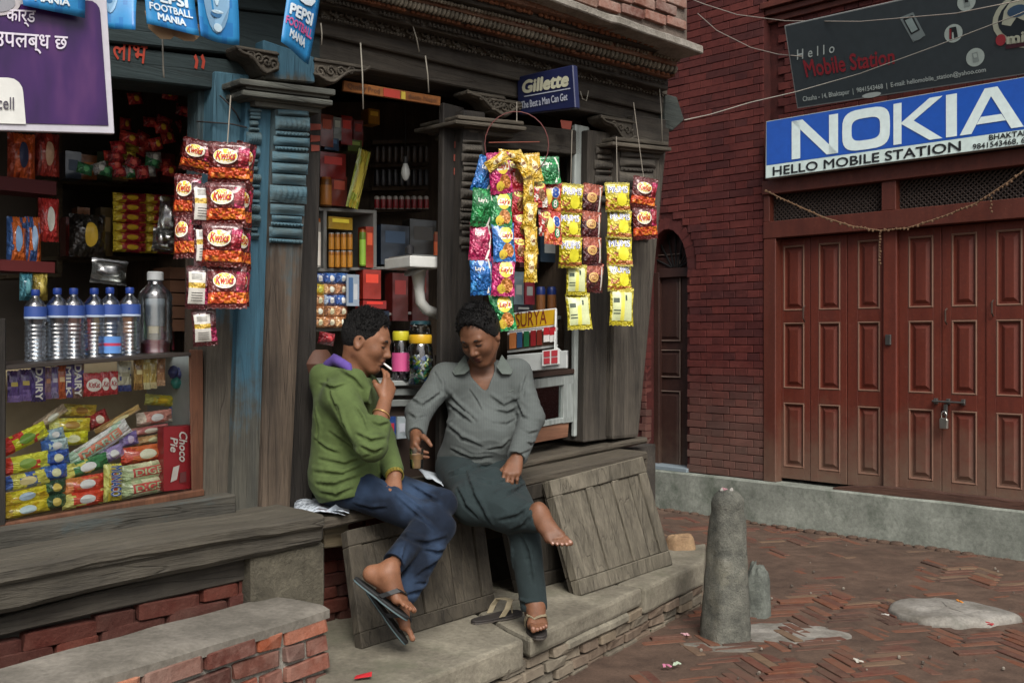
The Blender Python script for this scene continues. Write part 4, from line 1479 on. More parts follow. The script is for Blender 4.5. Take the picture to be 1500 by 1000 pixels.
def np_mesh(name, verts, quads, mats, parent, mi=None):
    o3 = wloc(parent)
    v = verts - A(o3)
    me = bpy.data.meshes.new(name)
    me.vertices.add(len(v)); me.vertices.foreach_set("co", v.astype(np.float32).ravel())
    me.loops.add(len(quads) * 4); me.loops.foreach_set("vertex_index", quads.astype(np.int32).ravel())
    me.polygons.add(len(quads))
    me.polygons.foreach_set("loop_start", np.arange(len(quads), dtype=np.int32) * 4)
    me.polygons.foreach_set("loop_total", np.full(len(quads), 4, np.int32))
    me.polygons.foreach_set("use_smooth", np.ones(len(quads), bool))
    for m in (mats if isinstance(mats, list) else [mats]): me.materials.append(m)
    if mi is not None: me.polygons.foreach_set("material_index", mi.astype(np.int32))
    me.update(calc_edges=True); me.validate()
    return link(name, me, parent, o3)
def RC(a, b, ra, rb=None, k=.02, flat=None, op='add'): return ('rc', a, b, ra, ra if rb is None else rb, k, flat, op)
def EL(c, ax, r, k=.02, op='add'): return ('ell', c, ax, r, k, op)

def hand(wrist, fwd, palm, thumb, curls, spread=.0, size=1.0, tcurl=.5, topen=.6, fl=(.074, .082, .076, .060), back=.0):
    """fwd: wrist to knuckles; palm: direction the palm faces; thumb: +1/-1 side of (fwd x palm)"""
    f_ = V(fwd).normalized(); p = V(palm); p = (p - f_ * p.dot(f_)).normalized()
    w_ = f_.cross(p) * thumb             # towards the thumb
    s_ = size; pr = []; wrist = V(wrist)
    xs = (.029, .0095, -.0095, -.027)
    pr.append(RC(wrist - f_ * .03, wrist + f_ * .015, .026 * s_, .025 * s_, .015, (p, 1.25)))
    kn = []
    for i, x in enumerate(xs):
        kx = x * s_; kf = (.088 - .006 * abs(i - 1) - (.006 if i == 3 else 0)) * s_
        kp = wrist + f_ * kf + w_ * kx + p * (-.004 + .004 * (i == 3))
        pr.append(RC(wrist + f_ * .012 + w_ * kx * .6, kp, .0165 * s_, .0125 * s_, .012))
        kn.append(kp)
    pr.append(EL(wrist + f_ * .045 * s_ + p * .006, (f_, w_, p), (.046 * s_, .036 * s_, .017 * s_), .012))
    for i, kp in enumerate(kn):
        ang_ = curls[i]
        dirn = (f_ + w_ * (xs[i] * 6 * (spread + .05))).normalized()
        cur = kp; tot = 0; ln = fl[i] * s_
        rr = (.0098, .0100, .0096, .0085)[i] * s_
        for seg, (frac, cf) in enumerate(((.47, .9), (.31, 1.1), (.24, .7))):
            tot += ang_ * cf
            d = (dirn * math.cos(tot) + p * math.sin(tot))
            nx = cur + d * ln * frac
            pr.append(RC(cur, nx, rr * (1 - .1 * seg), rr * (1 - .1 * (seg + 1)), .0035))
            cur = nx
    # thumb
    b0 = wrist + f_ * .022 * s_ + w_ * .022 * s_ + p * .008
    d1 = (f_ * .62 + w_ * topen + p * .32).normalized()
    m1 = b0 + d1 * .044 * s_
    d2 = (f_ * .85 + w_ * (topen - tcurl * .7) + p * (.3 + tcurl * .5)).normalized()
    m2 = m1 + d2 * .034 * s_
    d3 = (f_ * .85 + w_ * (topen - tcurl * 1.2) + p * (.25 + tcurl * .7)).normalized()
    pr += [RC(b0, m1, .0165 * s_, .0125 * s_, .012), RC(m1, m2, .0118 * s_, .0105 * s_, .005), RC(m2, m2 + d3 * .027 * s_, .0105 * s_, .0085 * s_, .004)]
    return pr
def foot(ankle, toe, up, big, size=1.0, spread=1.0, tcurl=.15):
    """toe: ankle-to-toe direction along the sole; up: away from the sole; big: direction towards the big toe"""
    t = V(toe).normalized(); u = V(up); u = (u - t * u.dot(t)).normalized()
    b = V(big); b = (b - t * b.dot(t) - u * b.dot(u)).normalized()
    a = V(ankle); s_ = size; pr = []
    sole = a - u * .075 * s_
    heel = sole - t * .045 * s_ + u * .030
    pr.append(RC(a + u * .03, a, .034 * s_, .036 * s_, .02))
    pr.append(RC(a, heel, .036 * s_, .031 * s_, .03))
    pr.append(RC(heel, sole + t * .06 * s_ + u * .024, .030 * s_, .026 * s_, .03))
    pr.append(RC(a + t * .02, sole + t * .115 * s_ + b * .022 * s_ + u * .022, .034 * s_, .021 * s_, .03))
    pr.append(RC(a + t * .01 - b * .01, sole + t * .10 * s_ - b * .026 * s_ + u * .016, .030 * s_, .017 * s_, .03))
    pr.append(RC(sole + t * .12 * s_ + b * .024 * s_ + u * .018, sole + t * .105 * s_ - b * .028 * s_ + u * .015, .019 * s_, .015 * s_, .02))
    pr += [EL(a + b * .034 * s_ + u * .004, (t, u, b), (.016, .018, .012), .012), EL(a - b * .034 * s_ - u * .006, (t, u, b), (.015, .018, .012), .012)]
    offs = (.028, .0095, -.0065, -.0210, -.0345)
    lens = (.062, .060, .055, .047, .038); rads = (.0125, .0085, .0082, .0078, .0078)
    tips = []
    for i in range(5):
        o_ = offs[i] * s_ * spread
        base = sole + t * (.122 - .007 * max(0, i - 1)) * s_ + b * offs[i] * s_ + u * .017
        mid_ = base + (t + b * (o_ - offs[i] * s_) * 4).normalized() * lens[i] * .5 * s_ + u * .004 * (1 - tcurl)
        tip = mid_ + t * lens[i] * .5 * s_ - u * (.004 + tcurl * .02)
        pr += [RC(base, mid_, rads[i] * 1.05 * s_, rads[i] * .95 * s_, .006), RC(mid_, tip, rads[i] * .95 * s_, rads[i] * 1.0 * s_, .003)]
        tips.append((tip, rads[i] * s_))
    return pr, sole, t, u, b, tips
def head(c, fwd, up, s_=1.0, neck=None, jaw=1.0):
    f_ = V(fwd).normalized(); u = V(up); u = (u - f_ * u.dot(f_)).normalized(); r = f_.cross(u)
    def L(a, b, d): return V(c) + (f_ * a + r * b + u * d) * s_
    ax = (f_, r, u); pr = []
    def e(p, q, k=.02, op='add'): pr.append(EL(L(*p), ax, tuple(x * s_ for x in q), k * s_, op))
    def c_(p, q, ra, rb, k=.01, op='add', flat=None): pr.append(RC(L(*p), L(*q), ra * s_, rb * s_, k * s_, flat, op))
    e((-.012, 0, .030), (.096, .075, .088), .02)
    e((.030, 0, .012), (.062, .066, .080), .03)
    e((.040, 0, -.050), (.052, .052 * jaw, .052), .04)
    c_((-.005, .050, -.045), (.062, .020, -.094), .020, .018, .03); c_((-.005, -.050, -.045), (.062, -.020, -.094), .020, .018, .03)
    e((.070, 0, -.094), (.020, .022, .017), .02)
    e((.062, .040, -.018), (.025, .022, .024), .025); e((.062, -.040, -.018), (.025, .022, .024), .025)
    c_((.080, .040, .034), (.087, .010, .030), .010, .010, .015); c_((.080, -.040, .034), (.087, -.010, .030), .010, .010, .015)
    e((.094, .031, .012), (.014, .018, .011), .012, 'sub'); e((.094, -.031, .012), (.014, .018, .011), .012, 'sub')
    e((.078, .031, .012), (.0125, .0145, .0115), .003); e((.078, -.031, .012), (.0125, .0145, .0115), .003)
    c_((.088, .018, .015), (.082, .045, .012), .0045, .004, .004); c_((.088, -.018, .015), (.082, -.045, .012), .0045, .004, .004)
    c_((.088, 0, .022), (.110, 0, -.020), .0085, .0115, .014)
    e((.108, 0, -.023), (.014, .012, .010), .006); e((.098, .014, -.027), (.012, .009, .009), .006); e((.098, -.014, -.027), (.012, .009, .009), .006)
    e((.103, .007, -.034), (.005, .004, .003), .003, 'sub'); e((.103, -.007, -.034), (.005, .004, .003), .003, 'sub')
    c_((.086, 0, -.038), (.090, 0, -.048), .012, .014, .014)
    e((.0935, 0, -.052), (.010, .023, .0058), .004); e((.0915, 0, -.0640), (.010, .020, .0068), .004)
    e((.105, 0, -.0578), (.012, .024, .0014), .002, 'sub')
    for sg in (1, -1):
        e((-.008, .076 * sg, .000), (.022, .010, .033), .008)
        e((-.004, .086 * sg, .006), (.012, .008, .019), .006, 'sub')
        e((-.004, .078 * sg, -.024), (.010, .008, .010), .006)
    if neck is not None:
        pr.append(RC(L(-.03, 0, -.045), V(neck), .054 * s_, .058 * s_, .03))
    return pr, L, ax
def hair_mesh(name, L, ax, mat, parent, s_, front, top, side, seed, h=.0035, spikes=260, spl=.022, low=-.04):
    c = L(0, 0, .03); m = .17 * s_
    fl = Field(A(c) - m, A(c) + m, h)
    fl.ell(L(-.014, 0, .032 + top * .35), ax, ((.101 + side * .6) * s_, (.076 + side) * s_, (.092 + top) * s_), 0)
    # hairline: cut the face away, keep sideburns
    fl.plane(L(front, 0, .062), ax[0] * .80 - ax[2] * .60)
    fl.plane(L(-.004, 0, low), ax[0] * .55 - ax[2] * .83)
    fl.plane(L(front - .012, 0, .05), ax[0] * .98 - ax[2] * .2)
    rng = random.Random(seed)
    fl.folds([(A(L(-.02, 0, .05)), .2, A(ax[1] + ax[0] * .3), .010, .0025), (A(L(0, 0, .1)), .14, A(ax[1] - ax[0] * .6), .008, .0025)])
    v, q = fl.mesh(1)
    o = np_mesh(name, v, q, mat, parent)
    # tufts along the outline
    mb = MB()
    for i in range(spikes):
        a = rng.uniform(0, 6.283); e_ = rng.uniform(.05, 1.0) ** .8 * 1.35
        dx = math.cos(e_ * 1.0) ; 
        d = ax[2] * math.sin(e_) + (ax[0] * math.cos(a) + ax[1] * math.sin(a)) * math.cos(e_)
        p = L(-.014, 0, .032 + top * .35)
        k = 1 / math.sqrt((d.dot(ax[0]) / (.099 + side * .6)) ** 2 + (d.dot(ax[1]) / (.076 + side)) ** 2 + (d.dot(ax[2]) / (.092 + top)) ** 2) * s_
        q_ = p + d * (k - .006)
        loc = q_ - L(0, 0, 0)
        if loc.dot(ax[0]) * .80 - (loc.dot(ax[2]) - .062 * s_) * .6 > front * .8 * s_ - .012: continue
        if loc.dot(ax[2]) < .0: continue
        fd = (d * .9 + ax[0] * .25 + ax[1] * rng.uniform(-.25, .25) + ax[2] * .35).normalized()
        ln = spl * rng.uniform(.5, 1.1)
        mb.tube([q_, q_ + d * ln * .35 + fd * ln * .2, q_ + fd * ln], [.0030, .0022, .0003], 4, cap=False)
    if mb.v:
        t = mb.build("hair_tuft", mat, o, origin=wloc(o)); t['kind'] = 'stuff'
    return o
def skin_mat(name, c, c2):
    b = NB(name)
    co = b.coord('Object')
    n = b.noise(co, 14, 4, .6); n2 = b.noise(co, 220, 2, .5)
    col = b.ramp(n, [(.3, srgb(c)), (.7, srgb(c2))])
    col = b.mix(1.0, col, b.ramp(n2, [(.3, .86), (.7, 1.05)]), 'MULTIPLY')
    b.out(col, .55, 0, .35)
    b.b.inputs['Subsurface Weight'].default_value = .12
    b.b.inputs['Subsurface Radius'].default_value = (.012, .005, .003)
    b.b.inputs['Subsurface Scale'].default_value = 1.0
    b.bump(n2, .12, .002)
    return b.m
M_skin = skin_mat("skin", '#6c4833', '#875d44')
M_skin2 = skin_mat("skin_second", '#5d3e2c', '#76503a')
M_lip = skin_mat("lips", '#54302a', '#633a32')
M_nail = flat('#9a7464', .4)
M_hair = flat('#080707', .7, 0, .2)
hb_ = NB("hair_black"); hb_.out(hb_.ramp(hb_.noise(hb_.coord('Object'), 90, 3, .7), [(.3, srgb('#040404')), (.7, srgb('#151312'))]), .6, 0, .25)
hb_.bump(hb_.noise(hb_.coord('Object', (1, 1, .35)), 210, 3, .7), 1.0, .012); M_hair = hb_.m
M_brow = flat('#14100e', .8)
HV = .004
CREASE = {}
def slim(prims, g):
    return [(p[0], p[1], p[2], p[3] - g, p[4] - g) + p[5:] if p[0] == 'rc' else (p[0], p[1], p[2], tuple(q - g for q in p[3])) + p[4:] for p in prims]
def person_meshes(root, skin, prims, mi_fn, cloths, h=HV):
    """skin prims -> one body; cloths: list of (name, prims, grow, cutfn, folds, mat)"""
    def bounds(pr, g=0):
        lo = np.full(3, 1e9); hi = -lo
        for p in pr:
            if p[-1] == 'sub': continue
            if p[0] == 'rc':
                for c in (p[1], p[2]):
                    r = max(p[3], p[4]) + g; lo = np.minimum(lo, A(c) - r); hi = np.maximum(hi, A(c) + r)
            else:
                r = max(p[3]) + g; lo = np.minimum(lo, A(p[1]) - r); hi = np.maximum(hi, A(p[1]) + r)
        return lo - .02, hi + .02
    lo, hi = bounds(prims)
    fl = Field(lo, hi, h); fl.run(prims)
    v, q = fl.mesh(1)
    mi = None
    if mi_fn:
        cen = v[q].mean(1); mi = mi_fn(cen)
    np_mesh("body", v, q, skin, root, mi)
    for name, pr, grow, cut, fo, mat in cloths:
        lo, hi = bounds(pr, grow + .01)
        fl = Field(lo, hi, h); fl.run(pr, grow)
        if fo: fl.folds(fo)
        if name in CREASE.get(root.name, {}): fl.creases(CREASE[root.name][name])
        if cut: cut(fl)
        v, q = fl.mesh(1)
        np_mesh(name, v, q, mat, root)
def brow_lines(L, root, mat, closed=True, w_=.005):
    for sg in (1, -1):
        mb = MB()
        mb.tube([L(.094, .014 * sg, .030), L(.0945, .030 * sg, .036), L(.084, .048 * sg, .032)], [w_ * .8, w_, w_ * .5], 6)
        mb.build("eyebrow", mat, root, smooth='all')
        mb = MB()
        mb.tube([L(.0885, .018 * sg, .0085), L(.0915, .031 * sg, .0055), L(.086, .045 * sg, .009)], [.0014, .0024, .0016], 5)
        mb.build("eyelash", mat, root, smooth='all')
# ---- first man: green hooded top, jeans, crossed ankles, smoking
m1 = empty("person", at(515, 735, 4.42), "seated man in green hooded top and blue jeans smoking with hand at mouth", "person")
fw = V((.93, -.36, 0)).normalized(); rt = fw.cross(UP)          # facing right in the picture
hipR, hipL = at(506, 708, 4.33), at(520, 702, 4.52)
kneR, kneL = at(645, 772, 4.24), at(648, 737, 4.34)
ankR, ankL = at(583, 872, 4.02), at(566, 838, 3.95)
shR, shL = at(499, 580, 4.28), at(533, 570, 4.58)
elR, elL = at(545, 654, 4.12), at(560, 642, 4.54)
wrR, wrL = at(563, 592, 4.27), at(578, 696, 4.34)
pel = at(508, 698, 4.43); bel = at(507, 655, 4.43); che = at(507, 598, 4.43); nb = at(515, 548, 4.43)
hc = at(536, 502, 4.42)
ax3 = (rt, fw, UP)
lean = (che - pel).normalized()
torso = [EL(pel, (rt, fw, lean), (.165, .125, .12), .06), EL(bel, (rt, fw, lean), (.150, .118, .15), .08), EL(che, (rt, fw, lean), (.165, .112, .165), .08),
         RC(shR, shL, .062, .062, .06), RC(che + UP * .07, nb, .095, .062, .05)]
arms1 = [RC(shR, elR, .052, .042, .03), RC(shL, elL, .052, .042, .03)]
fore1 = [RC(elR, wrR, .042, .028, .02), RC(elL, wrL, .042, .028, .02)]
legs1 = [RC(hipR, kneR, .085, .058, .04), RC(hipL, kneL, .085, .058, .04), RC(kneR, ankR, .056, .038, .025), RC(kneL, ankL, .056, .038, .025)]
hd, L1, hax = head(hc, (.93, -.17, -.31), (.31, -.02, .95), 1.0, at(517, 545, 4.43))
hcut = [hd]
# right hand at the mouth: fingers up by the lips, cigarette between the first two
hand_dir = (at(573, 548, 4.36) - wrR).normalized()
hr = hand(wrR + hand_dir * .025, hand_dir, V((-.55, .75, .1)), 1, (.28, .35, .95, 1.15), .1, .96, tcurl=.8, topen=.45)
hl = hand(wrL + (at(574, 722, 4.27) - wrL).normalized() * .02, at(575, 724, 4.26) - wrL, V((-.1, .45, -.8)), -1, (.35, .35, .4, .45), .15, .96, tcurl=.3, topen=.4)
toeL_d = V((.80, -.12, -.57)); upL = V((.55, .10, .80))
toeR_d = V((.60, -.10, -.78)); upR = V((.78, .05, .60))
ftL, soL, tL, uL, bL, tipsL = foot(ankL, toeL_d, upL, V((.0, 1, .1)), .90)
ftR, soR, tR, uR, bR, tipsR = foot(ankR + V((0, .03, 0)), toeR_d, upR, V((0, -1, .1)), .90)
prims1 = slim(torso + arms1 + legs1, .014) + fore1 + ftL + ftR + hr + hl + hd
cl1 = [RC(kneR + (ankR - kneR) * .0, ankR, .04, .036, .02)]
lip1 = [A(L1(.0935, 0, -.052)), A(L1(.0915, 0, -.064))]
def mi1(c):
    m = np.zeros(len(c), int)
    for p in lip1: m[np.linalg.norm(c - p, axis=1) < .0165] = 1
    for tp, r in tipsL + tipsR: m[np.linalg.norm(c - A(tp) - A(uL) * r * .9, axis=1) < r * .62] = 2
    return m
# hooded top
sleeveR = RC(elR, elR + (wrR - elR) * .50, .050, .047, .02)
sleeveL = RC(elL, elL + (wrL - elL) * .86, .047, .040, .02)
hood = [RC(at(470, 548, 4.38), at(520, 556, 4.30), .030, .036, .03), RC(at(470, 548, 4.38), at(486, 546, 4.55), .030, .034, .03), RC(at(476, 562, 4.40), at(484, 552, 4.46), .055, .05, .04),
        RC(at(520, 556, 4.30), at(547, 585, 4.30), .030, .020, .03)]
top1 = [EL(pel + UP * .0, (rt, fw, lean), (.180, .142, .115), .05), RC(hipR - UP * .015, hipL - UP * .015, .105, .100, .05)] + [EL(bel, (rt, fw, lean), (.160, .128, .15), .08), EL(che, (rt, fw, lean), (.168, .115, .16), .08)] + \
       [RC(shR, shL, .060, .060, .05), RC(che + UP * .05, nb - UP * .02, .10, .07, .05), RC(shR, elR, .058, .052, .035), RC(shL, elL, .056, .048, .035), sleeveR, sleeveL] + hood
neckcut1 = at(517, 545, 4.43)
def cut1(fl):
    hemp = at(500, 729, 4.42)
    fl.plane(hemp, (UP * -1) + fw * .22)
    fl.rc(nb + UP * .03 + fw * .025, nb + UP * .14 + fw * .06, .066, .078, .015, None, 'sub')
    fl.plane(elR + (wrR - elR) * .52, (wrR - elR)) if False else None
    d = (wrR - elR).normalized(); e0 = elR + (wrR - elR) * .56
    fl.rc(e0 + d * .03, e0 + d * .14, .058, .07, .004, None, 'sub')
fold1 = [(A(at(500, 720, 4.35)), .16, A(UP + fw * .3), .045, .011), (A(at(520, 660, 4.30)), .16, A(UP * .9 - fw * .3), .055, .008), (A(elR), .10, A(elR - shR), .036, .009),
         (A(elR + (wrR - elR) * .3), .08, A(wrR - elR), .028, .006), (A(at(525, 600, 4.3)), .13, A(V((.7, 0, -.7))), .06, .008), (A(at(475, 600, 4.35)), .14, A(V((.5, 0, .9))), .07, .006), (A(elL), .12, A(elL - shL), .04, .008)]
jeans = [EL(pel - UP * .02, (rt, fw, UP), (.172, .138, .115), .05), RC(hipR, kneR, .086, .058, .04), RC(hipL, kneL, .086, .058, .04),
         RC(kneR, ankR + (kneR - ankR) * .05 + V((.024, 0, 0)), .058, .050, .025), RC(kneL, ankL + (kneL - ankL) * .14, .056, .047, .025)]
def cutj(fl):
    for k_, a_, off in ((kneR, ankR, -.01), (kneL, ankL, .07)):
        d = (a_ - k_).normalized(); e0 = a_ - d * off
        fl.rc(e0 + d * .065, e0 + d * .18, .068, .085, .004, None, 'sub')
foldj = [(A(kneR), .11, A(kneR - hipR), .04, .008), (A(kneL), .11, A(kneL - hipL), .04, .008), (A(kneR + (ankR - kneR) * .35), .10, A(kneR - ankR), .036, .008),
         (A((hipR + kneR) * .5), .14, A(V((.6, .2, .8))), .07, .006), (A(ankR), .10, A(kneR - ankR), .035, .007), (A(hipR), .14, A(V((.8, 0, .5))), .05, .008)]
M_green = cloth("green_jersey", '#505f36', var=.35)
M_jean = cloth("denim", '#121b29', var=.35, wear='#34465f', weave=900)
CREASE[m1.name] = {"hooded_top": [([(459, 686), (502, 692), (533, 677)], .010), ([(462, 704), (490, 707), (528, 692)], .010), ([(468, 668), (505, 677), (542, 662)], .009), ([(486, 630), (512, 650), (528, 664)], .009), ([(462, 640), (480, 655), (500, 662)], .007),
    ([(524, 632), (544, 643), (564, 638)], .009), ([(528, 650), (546, 659), (560, 654)], .008), ([(544, 615), (556, 621), (568, 616)], .008), ([(482, 556), (487, 580), (498, 606)], .008), ([(497, 592), (505, 618), (517, 642)], .009), ([(500, 540), (520, 553), (532, 566)], .009), ([(470, 560), (490, 566), (506, 560)], .007),
    ([(463, 600), (470, 625), (468, 645)], .008), ([(520, 590), (532, 610), (540, 630)], .006), ([(470, 718), (492, 722), (515, 712)], .008)],
  "jeans": [([(561, 700), (588, 724), (640, 760)], .009), ([(540, 756), (580, 775), (614, 788)], .010), ([(652, 783), (627, 792), (606, 788)], .010), ([(593, 795), (588, 812), (586, 828)], .008), ([(646, 812), (628, 826), (606, 842)], .010), ([(628, 852), (612, 862), (594, 868)], .009),
    ([(655, 800), (640, 806), (620, 802)], .008), ([(520, 735), (545, 742), (566, 740)], .008), ([(600, 706), (625, 722), (650, 735)], .008), ([(640, 840), (625, 850), (606, 852)], .007), ([(575, 720), (600, 742), (640, 775)], .007)]}
person_meshes(m1, [M_skin, M_lip, M_nail], prims1, mi1, [("hooded_top", top1, .006, cut1, fold1, M_green), ("jeans", jeans, .0, cutj, foldj, M_jean)])
hair_mesh("hair", L1, hax, M_hair, m1, 1.0, .060, .018, .006, 1, spikes=1100, spl=.020, low=-.045)
brow_lines(L1, m1, M_brow)
# purple scarf showing in the hood
mb = MB()
pp = [at(473, 541, 4.40), at(480, 534, 4.38), at(490, 527, 4.36), at(500, 531, 4.33), at(510, 538, 4.30), at(514, 545, 4.28)]
mb.tube(pp, [.016, .022, .026, .024, .018, .010], 8)
mb.tube([p + V((0, .10, -.0)) for p in pp[:4]], [.016, .02, .022, .012], 8)
mb.build("scarf", cloth("purple_scarf", '#5a468c', var=.5), m1, wob=.006, sub=.02, wobs=12, smooth='all')
# drawstring eyelet, bracelet, watch
def ringtube(c, axis, r, th, mat, name, parent, n=20, flat_=1.0):
    a = V(axis).normalized(); x = a.orthogonal().normalized(); y = a.cross(x)
    mb = MB(); pts = [c + (x * math.cos(2 * math.pi * i / n) + y * math.sin(2 * math.pi * i / n)) * r for i in range(n + 1)]
    mb.tube(pts, th, 6, cap=False)
    return mb.build(name, mat, parent, smooth='all')
d = (wrR - elR).normalized()
ringtube(elR + (wrR - elR) * .74, d + V((.2, 0, .1)), .036, .003, flat('#c8a46a', .3, .6), "bracelet", m1)
d = (wrL - elL).normalized()
mb = MB(); x = d.orthogonal().normalized(); y = d.cross(x)
for i in range(18):
    a = 2 * math.pi * i / 18
    o_ = x * math.cos(a) + y * math.sin(a)
    mb.box(wrL + o_ * .036, d * .009, o_ * .002, (d.cross(o_)) * .0055)
mb.build("wristwatch", flat('#c9b45a', .3, .7), m1)
ringtube(wrR + hand_dir * .112 + V((.0, -.004, 0)), hand_dir, .011, .002, flat('#c9953e', .25, .9), "finger_ring", m1, 12)
# cigarette (held: a thing of its own)
c0 = L1(.100, -.004, -.058)
cd = (at(594, 556, 4.28) - c0).normalized()
mb = MB(); mb.tube([c0 - cd * .006, c0 + cd * .062], .0045, 8, 0)
cg = mb.build("cigarette", flat('#e4e0d8', .7), smooth=True)
tag(cg, "white cigarette at the lips of the man in the green top", "cigarette")
# flip-flops
M_sole = flat('#2c3a3a', .7); M_soled = flat('#191a1a', .7); M_strap = flat('#17191a', .6)
def flipflop(sole, t, u, b, parent, mats, strapmat, size=1.0, name="sandal", dz=.012, fancy=None):
    """worn sandal: shaped sole and a V strap"""
    n = 26; c = V(sole) + t * .045 * size - u * dz
    out = []
    for i in range(n):
        a = 2 * math.pi * i / n
        x = math.cos(a) * .136 * size; yv = math.sin(a)
        wd = (.047 if x > 0 else .040) * size - .006 * size * math.exp(-((x + .01) / .04) ** 2)
        out.append(c + t * x + b * (math.copysign(abs(yv) ** .75, yv) * wd))
    root = MB()
    root.prism(out, -u * .008, 0); 
    root.prism([p - u * .0082 for p in out], -u * .009, 1)
    so_ = root.build(name, mats, parent, bevel=.002)
    mb = MB()
    post = c + t * .075 * size + b * .012 * size
    for sg in (1, -1):
        e_ = c - t * .005 * size + b * .044 * sg * size + u * .004
        mid_ = c + t * .038 * size + b * .040 * sg * size + u * .060
        pk = c + t * .066 * size + b * .016 * size + u * .056
        pts = [e_ + (mid_ - e_) * k + b * sg * .006 * math.sin(math.pi * k) for k in (0, .5, 1)] + [mid_ + (pk - mid_) * k + u * .004 * math.sin(math.pi * k) for k in (.4, .75, 1)]
        for i in range(len(pts) - 1):
            p, q = pts[i], pts[i + 1]; dd = (q - p)
            mb.box((p + q) / 2, dd * .54, (t * .010 if not fancy else t * .016), dd.cross(t).normalized() * .0018)
    mb.tube([post, c + t * .066 * size + b * .016 * size + u * .056], .0035, 6)
    mb.build("strap", strapmat, so_)
    return so_
M_edge2 = flat('#4d5f62', .6)
flipflop(soL, tL, uL, bL, m1, [M_soled, M_edge2], M_strap, .94)
flipflop(soR, tR, uR, bR, m1, [M_soled, M_edge2], M_strap, .94)

# ---- second man: grey long-sleeved shirt, dark trousers, bare foot crossed over knee, glass of tea
m2 = empty("person", at(700, 712, 4.92), "seated man in grey shirt and dark trousers with one bare foot across his knee", "person")
fw2 = V((-.10, -.995, 0)).normalized(); rt2 = V((-1, .1, 0)).normalized()
hR2, hL2 = at(670, 684, 4.93), at(724, 684, 4.94)
kR2, kL2 = at(694, 735, 4.52), at(765, 758, 4.50)
aR2, aL2 = at(789, 754, 4.36), at(782, 882, 4.42)
sR2, sL2 = at(652, 553, 4.94), at(757, 547, 4.95)
eR2, eL2 = at(613, 604, 4.74), at(779, 612, 4.86)
wR2, wL2 = at(609, 636, 4.54), at(757, 670, 4.62)
pel2 = at(698, 680, 4.96); bel2 = at(708, 636, 4.90); che2 = at(706, 580, 4.96); nb2 = at(704, 541, 4.97)
hc2 = at(704, 492, 4.84)
tor2 = [EL(pel2, (rt2, fw2, UP), (.170, .130, .12), .06), EL(bel2, (rt2, fw2, UP), (.162, .135, .14), .08), EL(che2, (rt2, fw2, UP), (.168, .115, .15), .08),
        RC(sR2, sL2, .060, .060, .06), RC(che2 + UP * .07, nb2, .095, .062, .05)]
arms2 = [RC(sR2, eR2, .052, .043, .03), RC(sL2, eL2, .052, .043, .03), RC(eR2, wR2, .043, .028, .02), RC(eL2, wL2, .043, .028, .02)]
legs2 = [RC(hR2, kR2, .085, .058, .04), RC(hL2, kL2, .085, .058, .04), RC(kR2, aR2, .055, .036, .025), RC(kL2, aL2, .055, .037, .025)]
hd2, L2, hax2 = head(hc2, (-.36, -.76, -.57), (-.32, -.46, .83), 1.06, at(704, 541, 4.97), 1.12)
dR = (at(606, 664, 4.44) - wR2).normalized()
hr2 = hand(wR2 + dR * .012, dR, V((.80, .35, -.1)), 1, (.62, .66, .70, .74), .05, 1.0, tcurl=.55, topen=.62)
dL = (at(746, 704, 4.53) - wL2).normalized()
hl2 = hand(wL2 + dL * .012, dL, V((-.1, .35, -.9)), -1, (.50, .55, .60, .62), .25, 1.0, tcurl=.35, topen=.5)
ftR2, so2, t2, u2, b2, tips2 = foot(aR2, at(834, 787, 4.22) - aR2, V((.25, -.72, .62)), V((.72, .1, .6)), .93, 1.35)
ftL2, so3, t3, u3, b3, tips3 = foot(V((aL2.x, aL2.y, .345)), V((.12, -.99, -.02)), UP, V((-.99, -.1, 0)), .94)
prims2 = slim(tor2 + legs2[:2], .014) + slim(arms2[:2], .010) + slim(arms2[2:], .003) + legs2[2:] + hd2 + hr2 + hl2 + ftR2 + ftL2
lip2 = [A(L2(.0935, 0, -.052)), A(L2(.0915, 0, -.064))]
def mi2(c):
    m = np.zeros(len(c), int)
    for p in lip2: m[np.linalg.norm(c - p, axis=1) < .0165] = 1
    for tp, r in tips2: m[np.linalg.norm(c - A(tp) - A(u2) * r * .8, axis=1) < r * .62] = 2
    for tp, r in tips3: m[np.linalg.norm(c - A(tp) - A(u3) * r * .8, axis=1) < r * .62] = 2
    return m
shirt = [EL(pel2 + UP * .02, (rt2, fw2, UP), (.185, .150, .12), .05), EL(bel2, (rt2, fw2, UP), (.172, .146, .14), .08), EL(che2, (rt2, fw2, UP), (.172, .120, .145), .08),
         RC(sR2, sL2, .060, .060, .05), RC(che2 + UP * .05, nb2 - UP * .02, .10, .066, .05), RC(sR2, eR2, .060, .052, .035), RC(sL2, eL2, .060, .052, .035),
         RC(eR2, eR2 + (wR2 - eR2) * .92, .052, .041, .025), RC(eL2, eL2 + (wL2 - eL2) * .96, .052, .041, .025)]
def cut2(fl):
    fl.plane(at(700, 676, 4.85), V((.06, .22, -1)))
    fl.rc(nb2 + UP * .035 + fw2 * .03, nb2 + UP * .15 + fw2 * .07, .068, .08, .012, None, 'sub')
    # open neck: a V down the front
    a = at(705, 541, 4.86); b = at(709, 570, 4.80)
    for k_ in range(7):
        p_ = a + (b - a) * (k_ / 6); r_ = .058 - .0078 * k_
        fl.rc(p_ - fw2 * .05, p_ + fw2 * .12, r_, r_, .004, None, 'sub')
    for e_, w_ in ((eR2, wR2), (eL2, wL2)):
        d = (w_ - e_).normalized()
        fl.rc(w_ + d * .045, w_ + d * .15, .052, .06, .003, None, 'sub')
